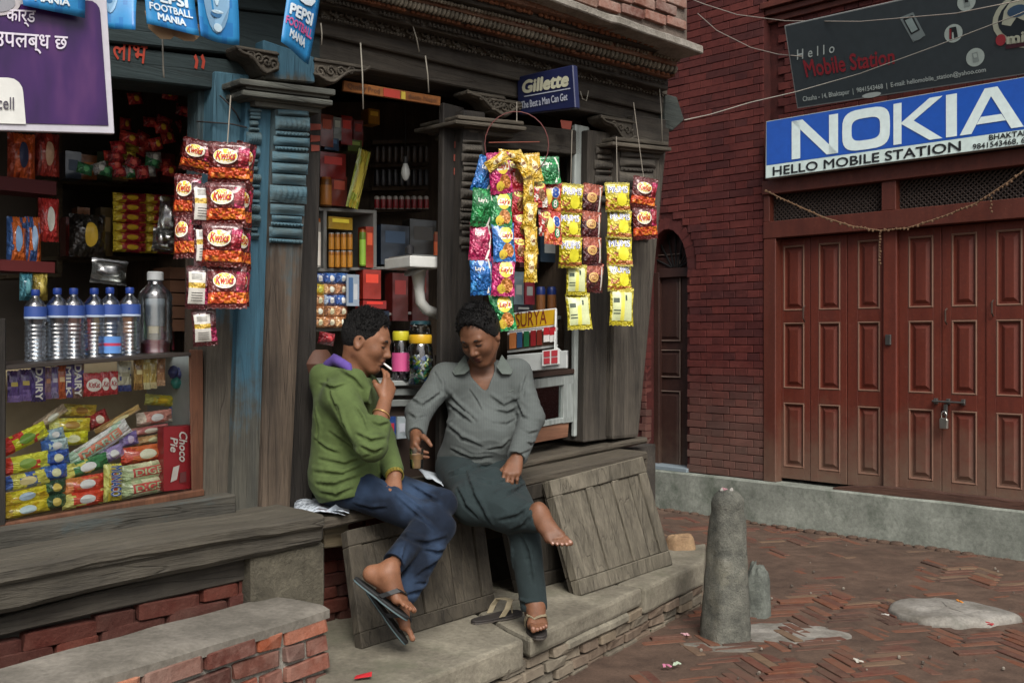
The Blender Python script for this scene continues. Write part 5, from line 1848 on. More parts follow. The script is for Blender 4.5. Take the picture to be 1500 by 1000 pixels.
fold2 = [(A(at(740, 600, 4.82)), .13, A(V((.5, 0, .9))), .05, .010), (A(at(665, 600, 4.85)), .13, A(V((-.5, 0, .9))), .05, .009), (A(at(705, 660, 4.78)), .15, A(UP), .05, .008),
         (A(eR2), .10, A(eR2 - sR2), .036, .009), (A(eL2), .11, A(eL2 - sL2), .036, .009), (A(wL2), .08, A(wL2 - eL2), .03, .005), (A(at(700, 610, 4.82)), .10, A(V((.4, 0, 1))), .06, .005),
         (A((sR2 + eR2) / 2), .1, A(V((.6, 0, .8))), .045, .006), (A((sL2 + eL2) / 2), .1, A(V((-.5, 0, .8))), .045, .006)]
trou = [EL(pel2 - UP * .01, (rt2, fw2, UP), (.178, .140, .115), .05), RC(hR2, kR2, .098, .078, .05), RC(hL2, kL2, .096, .074, .05),
        RC(kR2 - UP * .008, aR2 + (kR2 - aR2) * .06 - UP * .016, .092, .060, .05), RC(at(722, 712, 4.62), at(744, 752, 4.45), .085, .072, .05), RC(kL2, V((aL2.x, aL2.y, .34)), .070, .057, .03)]
def cut3(fl):
    d = (aR2 - kR2).normalized(); e0 = aR2 - d * .012
    fl.rc(e0 + d * .075, e0 + d * .22, .078, .10, .004, None, 'sub')
    fl.plane(V((0, 0, .318)), V((.05, 0, -1)))
fold3 = [(A((hR2 + kR2) / 2), .16, A(V((.7, .2, -.7))), .06, .009), (A(kR2), .12, A(V((.5, 0, .9))), .05, .009), (A(kL2 + (aL2 - kL2) * .3), .12, A(V((.9, 0, .35))), .06, .008),
         (A(kL2 + (aL2 - kL2) * .75), .13, A(V((1, .2, .1))), .07, .006), (A((kR2 + aR2) / 2), .12, A(V((.4, 0, 1))), .05, .008), (A(hL2), .14, A(V((.6, 0, .6))), .05, .007)]
def knit_mat():
    b = NB("grey_striped_shirt")
    co = b.coord('Object'); xyz = b.sep(co)
    n = b.noise(co, 9, 4, .6)
    w_ = b.node('ShaderNodeTexWave', wave_type='BANDS', bands_direction='X'); b.l.new(co, w_.inputs['Vector']); w_.inputs['Scale'].default_value = 42; w_.inputs['Distortion'].default_value = 1.0
    w2 = b.node('ShaderNodeTexWave', wave_type='BANDS', bands_direction='Z'); b.l.new(co, w2.inputs['Vector']); w2.inputs['Scale'].default_value = 60; w2.inputs['Distortion'].default_value = .8
    col = b.mix(1.0, srgb('#565b59'), b.ramp(n, [(.3, .8), (.7, 1.05)]), 'MULTIPLY')
    col = b.mix(1.0, col, b.ramp(w_.outputs['Fac'], [(.2, .86), (.8, 1.03)]), 'MULTIPLY')
    col = b.mix(1.0, col, b.ramp(w2.outputs['Fac'], [(.2, .88), (.8, 1.03)]), 'MULTIPLY')
    b.out(col, .9, 0, .2); b.b.inputs['Sheen Weight'].default_value = .03
    b.bump(b.noise(co, 40, 3, .6), .2, .005)
    return b.m
M_shirt = knit_mat()
M_trou = cloth("dark_trouser_cloth", '#273132', var=.25, weave=700)
CREASE[m2.name] = {"shirt": [([(760, 580), (738, 592), (719, 577)], .009), ([(757, 594), (742, 602), (726, 598)], .008), ([(653, 568), (676, 594), (700, 614)], .009), ([(655, 586), (676, 604), (692, 616)], .008), ([(655, 618), (678, 638), (706, 650)], .009), ([(756, 610), (742, 618), (722, 616)], .007),
    ([(760, 588), (768, 608), (789, 614)], .008), ([(765, 627), (776, 632), (788, 628)], .007), ([(597, 577), (618, 591), (646, 570)], .010), ([(599, 602), (610, 610), (622, 606)], .008), ([(662, 655), (690, 668), (720, 666)], .008), ([(748, 640), (734, 652), (712, 656)], .007), ([(640, 545), (648, 560), (650, 580)], .007), ([(768, 550), (764, 566), (762, 582)], .007),
    ([(748, 660), (760, 664), (776, 656)], .007), ([(690, 570), (700, 585), (708, 600)], .005), ([(770, 645), (778, 648), (786, 643)], .006)],
  "trousers": [([(659, 692), (688, 684), (718, 676)], .009), ([(686, 690), (697, 724), (722, 766)], .010), ([(772, 702), (752, 716), (728, 722)], .010), ([(765, 780), (776, 806), (784, 850)], .009), ([(750, 794), (752, 820), (755, 862)], .008), ([(672, 712), (684, 738), (702, 756)], .008), ([(776, 738), (758, 752), (730, 758)], .009), ([(778, 750), (764, 766), (746, 774)], .008), ([(758, 876), (772, 882), (786, 880)], .007), ([(700, 700), (722, 706), (744, 700)], .007)]}
person_meshes(m2, [M_skin2, M_lip, M_nail], prims2, mi2, [("shirt", shirt, .005, cut2, fold2, M_shirt), ("trousers", trou, .0, cut3, fold3, M_trou)])
hair_mesh("hair", L2, hax2, M_hair, m2, 1.06, .064, .018, .013, 2, spikes=900, spl=.021, low=-.035)
brow_lines(L2, m2, M_brow, w_=.0042)
# collar flaps
M_collar = cloth("collar_cloth", '#585f5a', var=.25)
for pts in ([(681, 519, 4.90), (662, 544, 4.865), (666, 550, 4.86), (680, 548, 4.835), (688, 541, 4.83)], [(735, 519, 4.92), (752, 543, 4.875), (748, 549, 4.86), (735, 548, 4.84), (727, 537, 4.845)]):
    P3 = [at(*p) for p in pts]
    mb = MB().prism(P3, V((0, .012, 0)))
    mb.build("collar", M_collar, m2, bevel=.003, sub=.02, wob=.002)
# placket edges of the open neck
pass
mb = MB(); mb.tube([at(745, 574, 4.815), at(752, 571, 4.825)], .003, 5); mb.build("pocket_tab", M_collar, m2)
# worn sandal on the left foot, with patterned strap
M_sand = flat('#2a2522', .7); M_pat = flat('#8b8068', .6)
flipflop(so3, t3, u3, b3, m2, [M_sand, flat('#46403a', .7)], M_pat, .96, fancy=True)
# loose sandal lying on the ledge
lsr = G(716, 903, LEDGE_Z + .018)
t_ = V((.75, .62, 0)).normalized(); b_ = V((t_.y, -t_.x, 0))
lo_ = flipflop(lsr + UP * .012, t_, UP, b_, None, [M_sand, flat('#46403a', .7)], M_pat, 1.0, fancy=True)
tag(lo_, "empty brown sandal with patterned strap lying on the stone ledge", "sandal")
# glass of milky tea in his right hand
tc = at(610, 686, 4.40)
M_tea = flat('#b58d60', .25); M_glass = glassy("tea_glass", tint=(.93, .95, .95), alpha_like=.05)
mb = MB(); mb.lathe([(.023, 0), (.026, .002), (.031, .085), (.0295, .085), (.0245, .004)], tc, 20)
tg = mb.build("tea_glass", M_glass, smooth=True)
tag(tg, "small glass of milky tea held by the man in grey", "glass")
MB().lathe([(.0235, .004), (.0285, .060)], tc, 20).build("tea", M_tea, tg, smooth=True)
# ------------------------------------------------------------ packets, bottles, goods
def thick(u, v, seal, seed):
    vv = min(1, max(0, (v - seal) / (1 - 2 * seal)))
    a = math.sin(math.pi * vv) ** .55 if 0 < vv < 1 else 0
    b = max(0, 1 - abs(2 * u - 1) ** 2.6) ** .7
    t = .5 * a * b
    e_ = math.exp(-min(abs(v - seal), abs(1 - seal - v)) / .09)
    t += .08 * e_ * math.sin(u * 27 + seed) * (1 if 0 < vv < 1 else .35)
    t += .16 * (mnoise.noise(V((u * 3.2 + seed, v * 3.6, seed * 1.7)))) * a * b ** .5
    return max(t, .015)
def pack_mesh(name, cf, mats, seed=1, seal=.09, nu=12, nv=16, decals=(), neck=.07):
    """unit packet: x width, z height (centred), front towards -y. cf(u,v,front)->material index"""
    mb = MB()
    def P_(u, v, s):
        x = (u - .5) * (1 - neck * math.sin(math.pi * v) ** 1.2)
        zig = .012 * (1 if int(u * nu * 1.0) % 2 else -1) * (1 if v in (0, 1) else 0)
        return V((x, -s * thick(u, v, seal, seed), v - .5 + zig))
    mb.grid(lambda u, v: P_(u, v, 1), nu, nv, lambda u, v: cf(u, v, True))
    mb.grid(lambda u, v: P_(1 - u, v, -1), nu, nv, lambda u, v: cf(1 - u, v, False))
    for typ, data, (u0, v0, u1, v1), mi, kw in decals:
        if typ == 'text': co, fs, _ = text2d(data, **kw)
        elif typ == 'ell': co, fs = ell_fine()
        elif typ == 'rect': co, fs = rect_fine()
        elif typ == 'poly': co, fs = data, [tuple(range(len(data)))]
        rot = kw.get('rot') if typ != 'text' else None
        vs = []
        lift = .05 if typ == 'text' else .03
        for a, b, *c_ in co:
            u = u0 + (u1 - u0) * a; v = v0 + (v1 - v0) * b
            p = P_(u, v, 1); vs.append(V((p.x, -max(.03, -p.y) - lift - .006 * (c_[0] if c_ else 0), v - .5)))
        mb.add(vs, fs, mi)
    me = mb.mesh(name, mats, smooth='all')
    return me
def yawq(yaw, roll=0.0, pitch=0.0):
    return Quaternion((0, 0, 1), RAD(yaw)) @ Quaternion((0, 1, 0), RAD(roll)) @ Quaternion((1, 0, 0), RAD(pitch))
B_ = dict(bold=.02)
# designs ------------------------------------------------
def d_kwiks(seed):
    mats = [foil('#5e1a17'), foil('#c0441c'), foil('#a81a4e'), foil('#8a1424'), flat('#e6c83a', .3), flat('#b5261f', .4), flat('#e8e2d2', .4), foil('#dc7a24')]
    def cf(u, v, fr):
        if not fr: return 0
        if v < .10 or v > .92: return 0
        if v < .38: return 7 if mnoise.noise(V((u * 9, v * 9, seed))) > .05 else 1
        if u > .74 and v < .86: return 2 if mnoise.noise(V((u * 5, v * 5, seed + 3))) > .05 else 3
        return 0
    return pack_mesh("kwiks_packet", cf, mats, seed, decals=[('ell', 0, (.13, .46, .74, .84), 6, {}), ('ell', 0, (.15, .50, .72, .83), 4, {}), ('text', "Kwiks", (.19, .56, .69, .77), 5, dict(bold=.03, shear=.3))])
def d_kwiks_back(seed):
    mats = [foil('#4a181c'), flat('#c9c6bd', .4), flat('#3a3a3a', .6), foil('#c9a63c'), foil('#9c2450')]
    def cf(u, v, fr):
        if v < .12 or v > .9: return 0
        if .12 < u < .74: return 3 if .5 < v < .64 else 1
        return 0 if u < .12 else (4 if v < .5 else 0)
    return pack_mesh("kwiks_back", cf, mats, seed, decals=[('rect', 0, (.2, .70 + .03 * k, .62, .71 + .03 * k), 2, {}) for k in range(5)] + [('rect', 0, (.2, .2 + .06 * k, .66, .215 + .06 * k), 2, {}) for k in range(4)])
def d_yellow(seed):
    mats = [foil('#bfb01a'), flat('#dcd436', .3), flat('#26388a', .4), foil('#a8642c'), flat('#e4e4de', .4), foil('#a89c30')]
    def cf(u, v, fr):
        if v < .08 or v > .93: return 5
        if v < .42 and u < .45: return 3 if mnoise.noise(V((u * 12, v * 12, seed))) > -.05 else 0
        if v < .2: return 3
        return 0
    return pack_mesh("yellow_packet", cf, mats, seed, decals=[('ell', 0, (.42, .18, .86, .62), 1, {}), ('text', "MUMS", (.08, .62, .92, .87), 4, dict(bold=.06)), ('text', "MUMS", (.12, .65, .88, .84), 2, dict(bold=.01))])
def d_yellow_back(seed):
    mats = [foil('#b3a51d'), flat('#c5cc9a', .4), flat('#3d4a3a', .6), flat('#dcd45a', .3)]
    def cf(u, v, fr):
        if v < .14 or v > .86: return 0
        if .44 < u < .56: return 3
        return 1 if .08 < u < .92 else 0
    return pack_mesh("yellow_back", cf, mats, seed, decals=[('rect', 0, (.12, .60, .36, .72), 2, {}), ('rect', 0, (.62, .66, .70, .80), 2, {}), ('rect', 0, (.12, .3, .4, .33), 2, {}), ('rect', 0, (.12, .38, .4, .41), 2, {})])
def d_maroon(seed):
    mats = [foil('#4d1418'), foil('#9a4a30'), flat('#d8b06a', .4), flat('#7b1d1c', .4), flat('#c9c4ba', .3), foil('#3a0f14')]
    def cf(u, v, fr):
        if v > .62: return 1
        return 0 if mnoise.noise(V((u * 4, v * 4, seed))) > -.15 else 5
    return pack_mesh("maroon_packet", cf, mats, seed, decals=[('ell', 0, (.14, .36, .66, .70), 2, {}), ('ell', 0, (.2, .4, .6, .66), 3, {}), ('text', "Mas", (.26, .46, .54, .6), 2, dict(bold=.03)), ('rect', 0, (.82, .08, .9, .92), 4, {})])
def d_crisp(c, c2, seed, face=True):
    mats = [foil(c, .2), foil(c2, .2), flat('#e3c94a', .35), flat('#e8e4da', .4), foil('#c07a34'), flat('#b3261f', .4), flat('#2c7a3c', .4)]
    def cf(u, v, fr): return 1 if (mnoise.noise(V((u * 3.3, v * 4, seed))) > .22) else 0
    if face:
        dec = [('ell', 0, (.30, .46, .90, .90), 2, {}), ('rect', 0, (.32, .56, .92, .74), 3, {}), ('text', "Lay's", (.38, .57, .88, .73), 5, dict(bold=.03, shear=.2)), ('ell', 0, (.38, .08, .92, .46), 4, {}), ('ell', 0, (.24, .06, .62, .30), 2, {}), ('ell', 0, (.50, .20, .84, .40), 4, {})]
    else:
        dec = [('text', "Lay's", (.22, .62, .62, .76), 3, dict(bold=.03)), ('poly', [(0, 0), (.4, .2), (.6, .5), (.5, .8), (.2, 1), (.5, 1), (.9, .75), (1, .5), (.8, .2), (.4, 0)], (.72, .04, .96, .96), 3, {})]
    return pack_mesh("crisp_packet", cf, mats, seed, decals=dec)
def d_gold(seed):
    mats = [foil('#c9a020', .22), foil('#d9bb50', .22), flat('#e6d9a8', .4), flat('#8d4a1f', .5)]
    return pack_mesh("gold_packet", lambda u, v, fr: 1 if mnoise.noise(V((u * 4, v * 5, seed))) > .1 else 0, mats, seed, neck=.12, decals=[('ell', 0, (.3, .3, .75, .7), 2, {}), ('text', "Gems", (.34, .42, .72, .58), 3, B_)])
def d_red(seed, c='#a81c26', c2='#c2404a'):
    mats = [foil(c, .22), foil(c2, .22), foil('#8a5a2c'), flat('#d8d06a', .4), flat('#e8e0d4', .4)]
    return pack_mesh("red_packet", lambda u, v, fr: 1 if mnoise.noise(V((u * 5, v * 4, seed))) > .15 else 0, mats, seed, decals=[('ell', 0, (.35, .2, .85, .66), 2, {}), ('ell', 0, (.2, .66, .9, .94), 3, {}), ('text', "Kurl", (.3, .74, .8, .88), 0, B_)])
def d_orange(seed):
    mats = [foil('#b83c28', .22), foil('#d0703a', .22), flat('#2f4f9c', .4), flat('#2f8a5a', .4), flat('#e8e4dc', .4), flat('#d9c04a', .4)]
    return pack_mesh("orange_packet", lambda u, v, fr: 1 if v < .7 and mnoise.noise(V((u * 4, v * 4, seed))) > 0 else 0, mats, seed, decals=[('ell', 0, (.1, .3, .5, .8), 5, {}), ('ell', 0, (.45, .5, .9, .86), 4, {}), ('text', "8", (.5, .52, .86, .84), 2, dict(bold=.06)), ('ell', 0, (.5, .18, .85, .48), 3, {}), ('text', "8", (.58, .22, .78, .44), 4, B_)])
DS_ = {}
def design(k):
    if k in DS_: return DS_[k]
    n = k[-1]; s_ = {'1': 1.3, '2': 4.1}.get(n, 2.2)
    f = {'kw': lambda: d_kwiks(s_), 'kb': lambda: d_kwiks_back(s_), 'ye': lambda: d_yellow(s_), 'yb': lambda: d_yellow_back(s_), 'ma': lambda: d_maroon(s_),
         'bl': lambda: d_crisp('#1f62a8', '#2f86cc', s_), 'gr': lambda: d_crisp('#15703a', '#2a9a50', s_), 'mg': lambda: d_crisp('#a81a58', '#c83a78', s_),
         'bs': lambda: d_crisp('#1f62a8', '#3f8fd0', s_, False), 'gs': lambda: d_crisp('#15703a', '#2f9c52', s_, False), 'ms': lambda: d_crisp('#a01a4c', '#c03a68', s_, False),
         'go': lambda: d_gold(s_), 're': lambda: d_red(s_), 'rs': lambda: d_red(s_, '#b5342c', '#d8d0c4'), 'or': lambda: d_orange(s_)}[k[:2]]
    DS_[k] = f(); return DS_[k]
M_string = flat('#8d867a', .9)
def strip(name, label, packs, d, group=None, hang=None, t=.045):
    """a hanging strip of joined packets: packs = (design, px, py, wpx, hpx, yaw, roll)"""
    p0 = packs[0]
    top = S(p0[1], p0[2] - p0[4] / 2, d)
    root = empty(name, top, label, "snack strip", group)
    prev = None
    for (k, px, py, wp, hp, yaw, roll) in packs:
        c = S(px, py, d); sc = c.y / F
        link("packet", design(k), root, c + V((random.uniform(-.006, .006), random.uniform(-.012, .012), 0)), yawq(yaw + random.uniform(-9, 9), roll + random.uniform(-4, 4), random.uniform(-9, 9)), (wp * sc / max(.35, math.cos(RAD(yaw))) * 1.02, t * (wp / 36) ** .5, hp * sc * 1.07))
    if hang:
        mb = MB(); mb.tube([S(*hang[0], d), S(*hang[1], d)], .0022, 5)
        mb.build("hanging_string", M_string, root)
    return root
random.seed(2)
G1 = "snack packet strips hanging at the shop"
strip("snack_strip", "front strip of four maroon crisp packets with yellow oval logos beside the blue jamb",
      [('kw1', 332, 238, 58, 56, 16, 4), ('kw2', 329, 298, 56, 58, 10, -2), ('kw1', 326, 359, 56, 60, 12, 2), ('kw2', 329, 421, 54, 58, 14, 0)], .34, G1, ((338, 140), (333, 212)))
strip("snack_strip", "strip of packets showing white barcode backs, left of the front maroon strip",
      [('kb1', 302, 300, 30, 58, 30, 2), ('kb2', 299, 360, 30, 58, 26, 3), ('kb1', 293, 422, 34, 58, 20, -2), ('kb2', 300, 480, 34, 50, 14, -6)], .27, G1)
strip("snack_strip", "strip of three darker maroon packets hanging furthest left of the cluster",
      [('kw2', 288, 228, 50, 44, 4, 8), ('kw1', 275, 286, 40, 58, -6, 3), ('kw2', 270, 346, 36, 60, -14, -4)], .20, G1)
strip("snack_strip", "edge-on strip of orange and magenta packets against the blue post",
      [('kw1', 356, 240, 18, 58, 66, 0), ('kw2', 354, 302, 18, 58, 64, 2), ('kw1', 353, 362, 18, 56, 66, 0), ('kw2', 350, 420, 18, 54, 62, 0)], .24, G1)
strip("snack_strip", "left strip of crisp packets in blue, green and magenta with white seams",
      [('bs1', 709, 257, 26, 50, 30, 14), ('gs1', 706, 305, 32, 52, 20, 0), ('ms1', 705, 354, 32, 52, 18, 2), ('bs2', 706, 404, 32, 52, 16, -3)], .30, G1)
strip("snack_strip", "longest strip of crisp packets, ending in a green one above the yellow sign",
      [('mg1', 733, 254, 34, 56, 12, -8), ('gr1', 736, 306, 32, 54, 14, 0), ('bl1', 736, 355, 33, 54, 12, 2), ('mg2', 736, 405, 34, 54, 10, 0), ('gr2', 738, 456, 34, 54, 12, -4)], .36, G1)
strip("snack_strip", "short strip of red packets between the crisp strip and the gold twists",
      [('re1', 756, 256, 26, 46, 20, -8), ('re2', 759, 296, 26, 42, 18, -3), ('re1', 762, 332, 26, 38, 14, 0), ('re2', 761, 366, 24, 34, 10, 2)], .33, G1)
strip("snack_strip", "twisting strip of small gold packets hanging from the wire ring",
      [('go1', 728, 236, 17, 34, 10, 58), ('go2', 748, 228, 17, 32, 16, 95), ('go1', 766, 241, 19, 38, 22, -30), ('go2', 774, 278, 19, 40, 30, -10), ('go1', 777, 316, 21, 38, 14, 4), ('go2', 777, 352, 19, 38, 34, -3), ('go1', 779, 391, 20, 42, 12, 3)], .38, G1)
strip("snack_strip", "narrow strip of red and white swirl packets behind the gold twists",
      [('go2', 783, 246, 22, 40, 20, -6), ('rs1', 790, 284, 22, 38, 22, -8), ('rs2', 797, 326, 20, 36, 20, -2)], .30, G1)
strip("snack_strip", "strip with a shiny green packet above two orange and red ones",
      [('gs2', 803, 250, 34, 38, 16, -4), ('or1', 809, 290, 30, 44, 14, 0), ('or2', 809, 334, 28, 46, 16, 2)], .31, G1)
strip("snack_strip", "yellow packet strip whose lowest two packets show their backs, nearest the ring",
      [('ye1', 836, 292, 34, 42, 16, 0), ('ye2', 836, 331, 34, 40, 12, 1), ('ye1', 835, 370, 34, 42, 14, 0), ('yb2', 846, 410, 30, 42, 14, 0), ('yb1', 848, 456, 36, 50, 12, 0)], .25, G1, ((838, 190), (836, 272)))
strip("snack_strip", "strip of small maroon packets with round logos between two yellow strips",
      [('ma1', 869, 291, 30, 40, 24, 0), ('ma2', 868, 330, 30, 38, 22, 0), ('ma1', 868, 368, 30, 38, 24, 0), ('ma2', 870, 407, 30, 40, 22, -3)], .22, G1)
strip("snack_strip", "yellow packet strip in front of the right post",
      [('ye2', 905, 289, 37, 40, 12, 0), ('ye1', 907, 328, 37, 40, 10, 0), ('ye2', 908, 368, 38, 42, 12, 0), ('ye1', 909, 406, 38, 40, 12, 0), ('yb2', 911, 449, 36, 52, 10, 0)], .26, G1, ((903, 200), (904, 270)))
strip("snack_strip", "rightmost strip of two maroon packets hanging on a long string",
      [('kw1', 943, 283, 38, 42, 16, 3), ('kw2', 946, 326, 38, 46, 12, -4)], .24, G1, ((928, 150), (943, 262)))
# wire ring the strips hang from
rc_ = S(757, 212, .33)
rg = MB(); rg.tube([rc_ + V((1, .1, 0)) * .15 * math.cos(2 * math.pi * i / 26) + UP * .155 * math.sin(2 * math.pi * i / 26) for i in range(27)], .0028, 5, cap=False)
o = rg.build("wire_ring", flat('#5b2a26', .6), smooth='all')
tag(o, "thin red wire ring hung from the lintel to carry snack strips", "wire ring")
MB().tube([S(757, 150, .33), S(757, 178, .33)], .002, 5).build("hook", M_string, o)
MB().tube([S(716, 209, .33), S(790, 208, .33)], .002, 5).build("cross_wire", flat('#8a4a3c', .6), o)

# ---- general goods
def sizes(px0, py0, px1, py1, d, plane=S):
    c = plane((px0 + px1) / 2, (py0 + py1) / 2, d); sc = c.y / F
    return c, (px1 - px0) * sc, (py1 - py0) * sc
_pd = {}
def pouch_mesh(c1, c2, c3, txt, seed, vert=False):
    key = (c1, c2, c3, txt, vert)
    if key in _pd: return _pd[key]
    mats = [foil(c1), foil(c2), flat(c3, .4)]
    def cf(u, v, fr):
        k = u if not vert else v
        if k < .18: return 1
        return 1 if mnoise.noise(V((u * 4, v * 3, seed))) > .30 else 0
    dec = [('ell', 0, (.34, .22, .70, .80), 2, {})]
    if txt: dec = [('rect', 0, (.22, .26, .86, .76), 2, {}), ('text', txt, (.26, .32, .82, .70), 1, dict(bold=.02))]
    me = pack_mesh("pouch", cf, mats, seed, .05, 14, 8, dec, .02)
    _pd[key] = me
    return me
def lift_(c, g):
    return '#%02x%02x%02x' % tuple(min(235, int(int(c[i:i + 2], 16) * g + 8)) for i in (1, 3, 5))
def pouch(name, label, cat, px, py, wp, hp, rot, cols, d, txt=None, group=None, yaw=40, seed=1.0, t=.05):
    cols = tuple(lift_(c_, 1.25 if d > -.3 else 1.3) for c_ in cols)
    c = S(px, py, d); sc = c.y / F
    o = link(name, pouch_mesh(*cols, txt, seed), None, c, yawq(yaw, rot), (wp * sc * 1.12, t, hp * sc))
    return tag(o, label, cat, group)
def boxthing(name, label, cat, r, d, dep, mat, group=None, face=None, yaw=45, parent=None):
    c, w_, h_ = sizes(*r, d)
    a = V((math.cos(RAD(yaw)), math.sin(RAD(yaw)), 0)); b = V((-a.y, a.x, 0))
    w_ /= max(.4, math.cos(RAD(yaw - 8)))
    mb = MB().box(c + b * dep / 2, a * w_ / 2, b * dep / 2, UP * h_ / 2)
    mats = [mat]
    if face:
        for (u0, v0, u1, v1, m_) in face:
            mats.append(m_)
            q = [c + a * w_ * (u - .5) + UP * h_ * (v - .5) - b * .0015 for u, v in ((u0, v1), (u1, v1), (u1, v0), (u0, v0))]
            mb.add(q, [(3, 2, 1, 0)], len(mats) - 1)
    o = mb.build(name, mats, parent)
    return tag(o, label, cat, group) if label else o
def can(name, label, cat, r, d, cols, group=None, neck=.85, prof=None):
    c, w_, h_ = sizes(*r, d); rr = w_ / 2; b = c - UP * h_ / 2
    pr = prof or [(.9, 0), (1, .04), (1, .30, 1), (1, .72, 1), (1, .92, 0), (neck, .97, 2), (neck, 1.0, 2)]
    mb = MB().lathe([(p[0] * rr, p[1] * h_) + tuple(p[2:]) for p in pr], b, 14)
    o = mb.build(name, [flat(c_, .35) for c_ in cols], smooth=True)
    return tag(o, label, cat, group)

# water bottles on the glass case
M_pet = glassy("clear_plastic", tint=(.84, .91, .98), alpha_like=.15, rough=.2)
M_water = glassy("water_in_bottle", tint=(.80, .88, .92), alpha_like=.04)
M_blue_cap = flat('#23408f', .4); M_lab = flat('#38549c', .4); M_labw = flat('#b9c7da', .4)
GB = "water bottles lined up on the glass case"
bl_spots = [(52, 424, 531), (84, 422, 530), (108, 422, 530), (138, 422, 528), (161, 421, 528), (190, 421, 526)]
bl_lab = ["leftmost water bottle with blue cap on the glass case", "second water bottle from the left on the glass case", "third water bottle from the left on the glass case", "fourth water bottle from the left on the glass case", "fifth water bottle, with a pink and blue label low on it", "rightmost water bottle, beside the big clear jar"]
for (px, y0, y1), lb_ in zip(bl_spots, bl_lab):
    d = -.13 - .02 * random.random()
    c, w_, h_ = sizes(px - 15.5, y0, px + 15.5, y1, d)
    b = c - UP * h_ / 2; r = w_ / 2
    pr = [(.55, 0), (.95, .015), (1, .03)]
    for k in range(9): pr += [(1.0, .05 + k * .055), (1.0, .06 + k * .055), (.89, .075 + k * .055), (.89, .085 + k * .055)]
    pr += [(1, .57), (1.0, .72), (.98, .77), (.75, .83), (.42, .88), (.34, .90), (.34, .94)]
    mb = MB().lathe([(p[0] * r, p[1] * h_) for p in pr], b, 18, cap=True)
    o = mb.build("water_bottle", M_pet, smooth='all'); tag(o, lb_, "bottle", GB)
    MB().lathe([(r * .38, h_ * .915), (r * .40, h_ * .92), (r * .40, h_ * .985), (r * .36, h_)], b, 14).build("cap", M_blue_cap, o, smooth=True)
    MB().lathe([(r * 1.015, h_ * .60), (r * 1.015, h_ * .625, 1), (r * 1.015, h_ * .715, 0), (r * 1.0, h_ * .765, 0)], b, 18, cap=False).build("bottle_label", [M_lab, M_labw], o, smooth='all')
    if px == 161:
        MB().lathe([(r * 1.02, h_ * .1), (r * 1.02, h_ * .2, 1), (r * 1.02, h_ * .24, 2), (r * 1.02, h_ * .33, 1)], b, 18, cap=False).build("bottle_label", [M_lab, flat('#5f8fd0', .4), flat('#b83a5a', .4)], o, smooth='all')
c, w_, h_ = sizes(203, 398, 252, 522, -.2)
pr = [(.9, 0), (1, .03)] + [(1 - .05 * (k % 2), .06 + .045 * k) for k in range(15)] + [(.9, .76), (.5, .84), (.42, .86), (.42, .92)]
o = MB().lathe([(p[0] * w_ / 2, p[1] * h_) for p in pr], c - UP * h_ / 2, 20).build("clear_jar", M_pet, smooth='all')
tag(o, "tall ribbed clear plastic jar beside the water bottles", "jar")
MB().lathe([(w_ * .24, h_ * .9), (w_ * .24, h_ * .99), (w_ * .2, h_)], c - UP * h_ / 2, 16).build("lid", flat('#b4b8b8', .5), o, smooth=True)
MB().lathe([(w_ * .40, .01), (w_ * .42, h_ * .15), (w_ * .3, h_ * .2)], c - UP * h_ / 2, 12).build("sweets", foil('#8a3038'), o, smooth=True, wob=.01, sub=.03)
MB().lathe([(w_ * .28, h_ * .36), (w_ * .30, h_ * .42), (w_ * .29, h_ * .68)], c - UP * h_ / 2, 12).build("jar_label", flat('#9fa2a0', .6), o, smooth=True)

# ---- the glass case
case = empty("display_case", S(150, 748, 0), "glass-fronted display case full of biscuits in the left window", "display case")
def C_(name, poly, d, th, mat, **kw): return slab(name, poly, d, th, mat, case, **kw)
C_("case_frame", [(278, 512), (298, 512), (299, 724), (282, 727)], .042, .012, W_case, bevel=.004)
C_("case_frame", [(-60, 778), (300, 716), (300, 726), (-60, 790)], .06, .06, W_case, bevel=.004)
C_("case_frame", [(-60, 540), (280, 516), (280, 521), (-60, 547)], .05, .40, flat('#2a221c', .6), bevel=.002)
C_("case_frame", [(-60, 470), (9, 466), (9, 772), (-60, 788)], .06, .06, W_darkz, bevel=.004)
C_("case_back", [(-60, 540), (290, 519), (290, 735), (-60, 800)], -.40, .02, flat('#b3a283', .8))
C_("case_floor", [(-60, 776), (281, 722), (281, 726), (-60, 782)], .0, .40, flat('#7d6a52', .8))
C_("case_side", [(283, 520), (286, 520), (289, 722), (286, 722)], .0, .40, flat('#a9b2b4', .5))
C_("glass_pane", [(9, 545), (277, 521), (281, 718), (9, 774)], .035, .004, glassy("case_glass", tint=(.99, 1, .99), alpha_like=-.025), bevel=0)
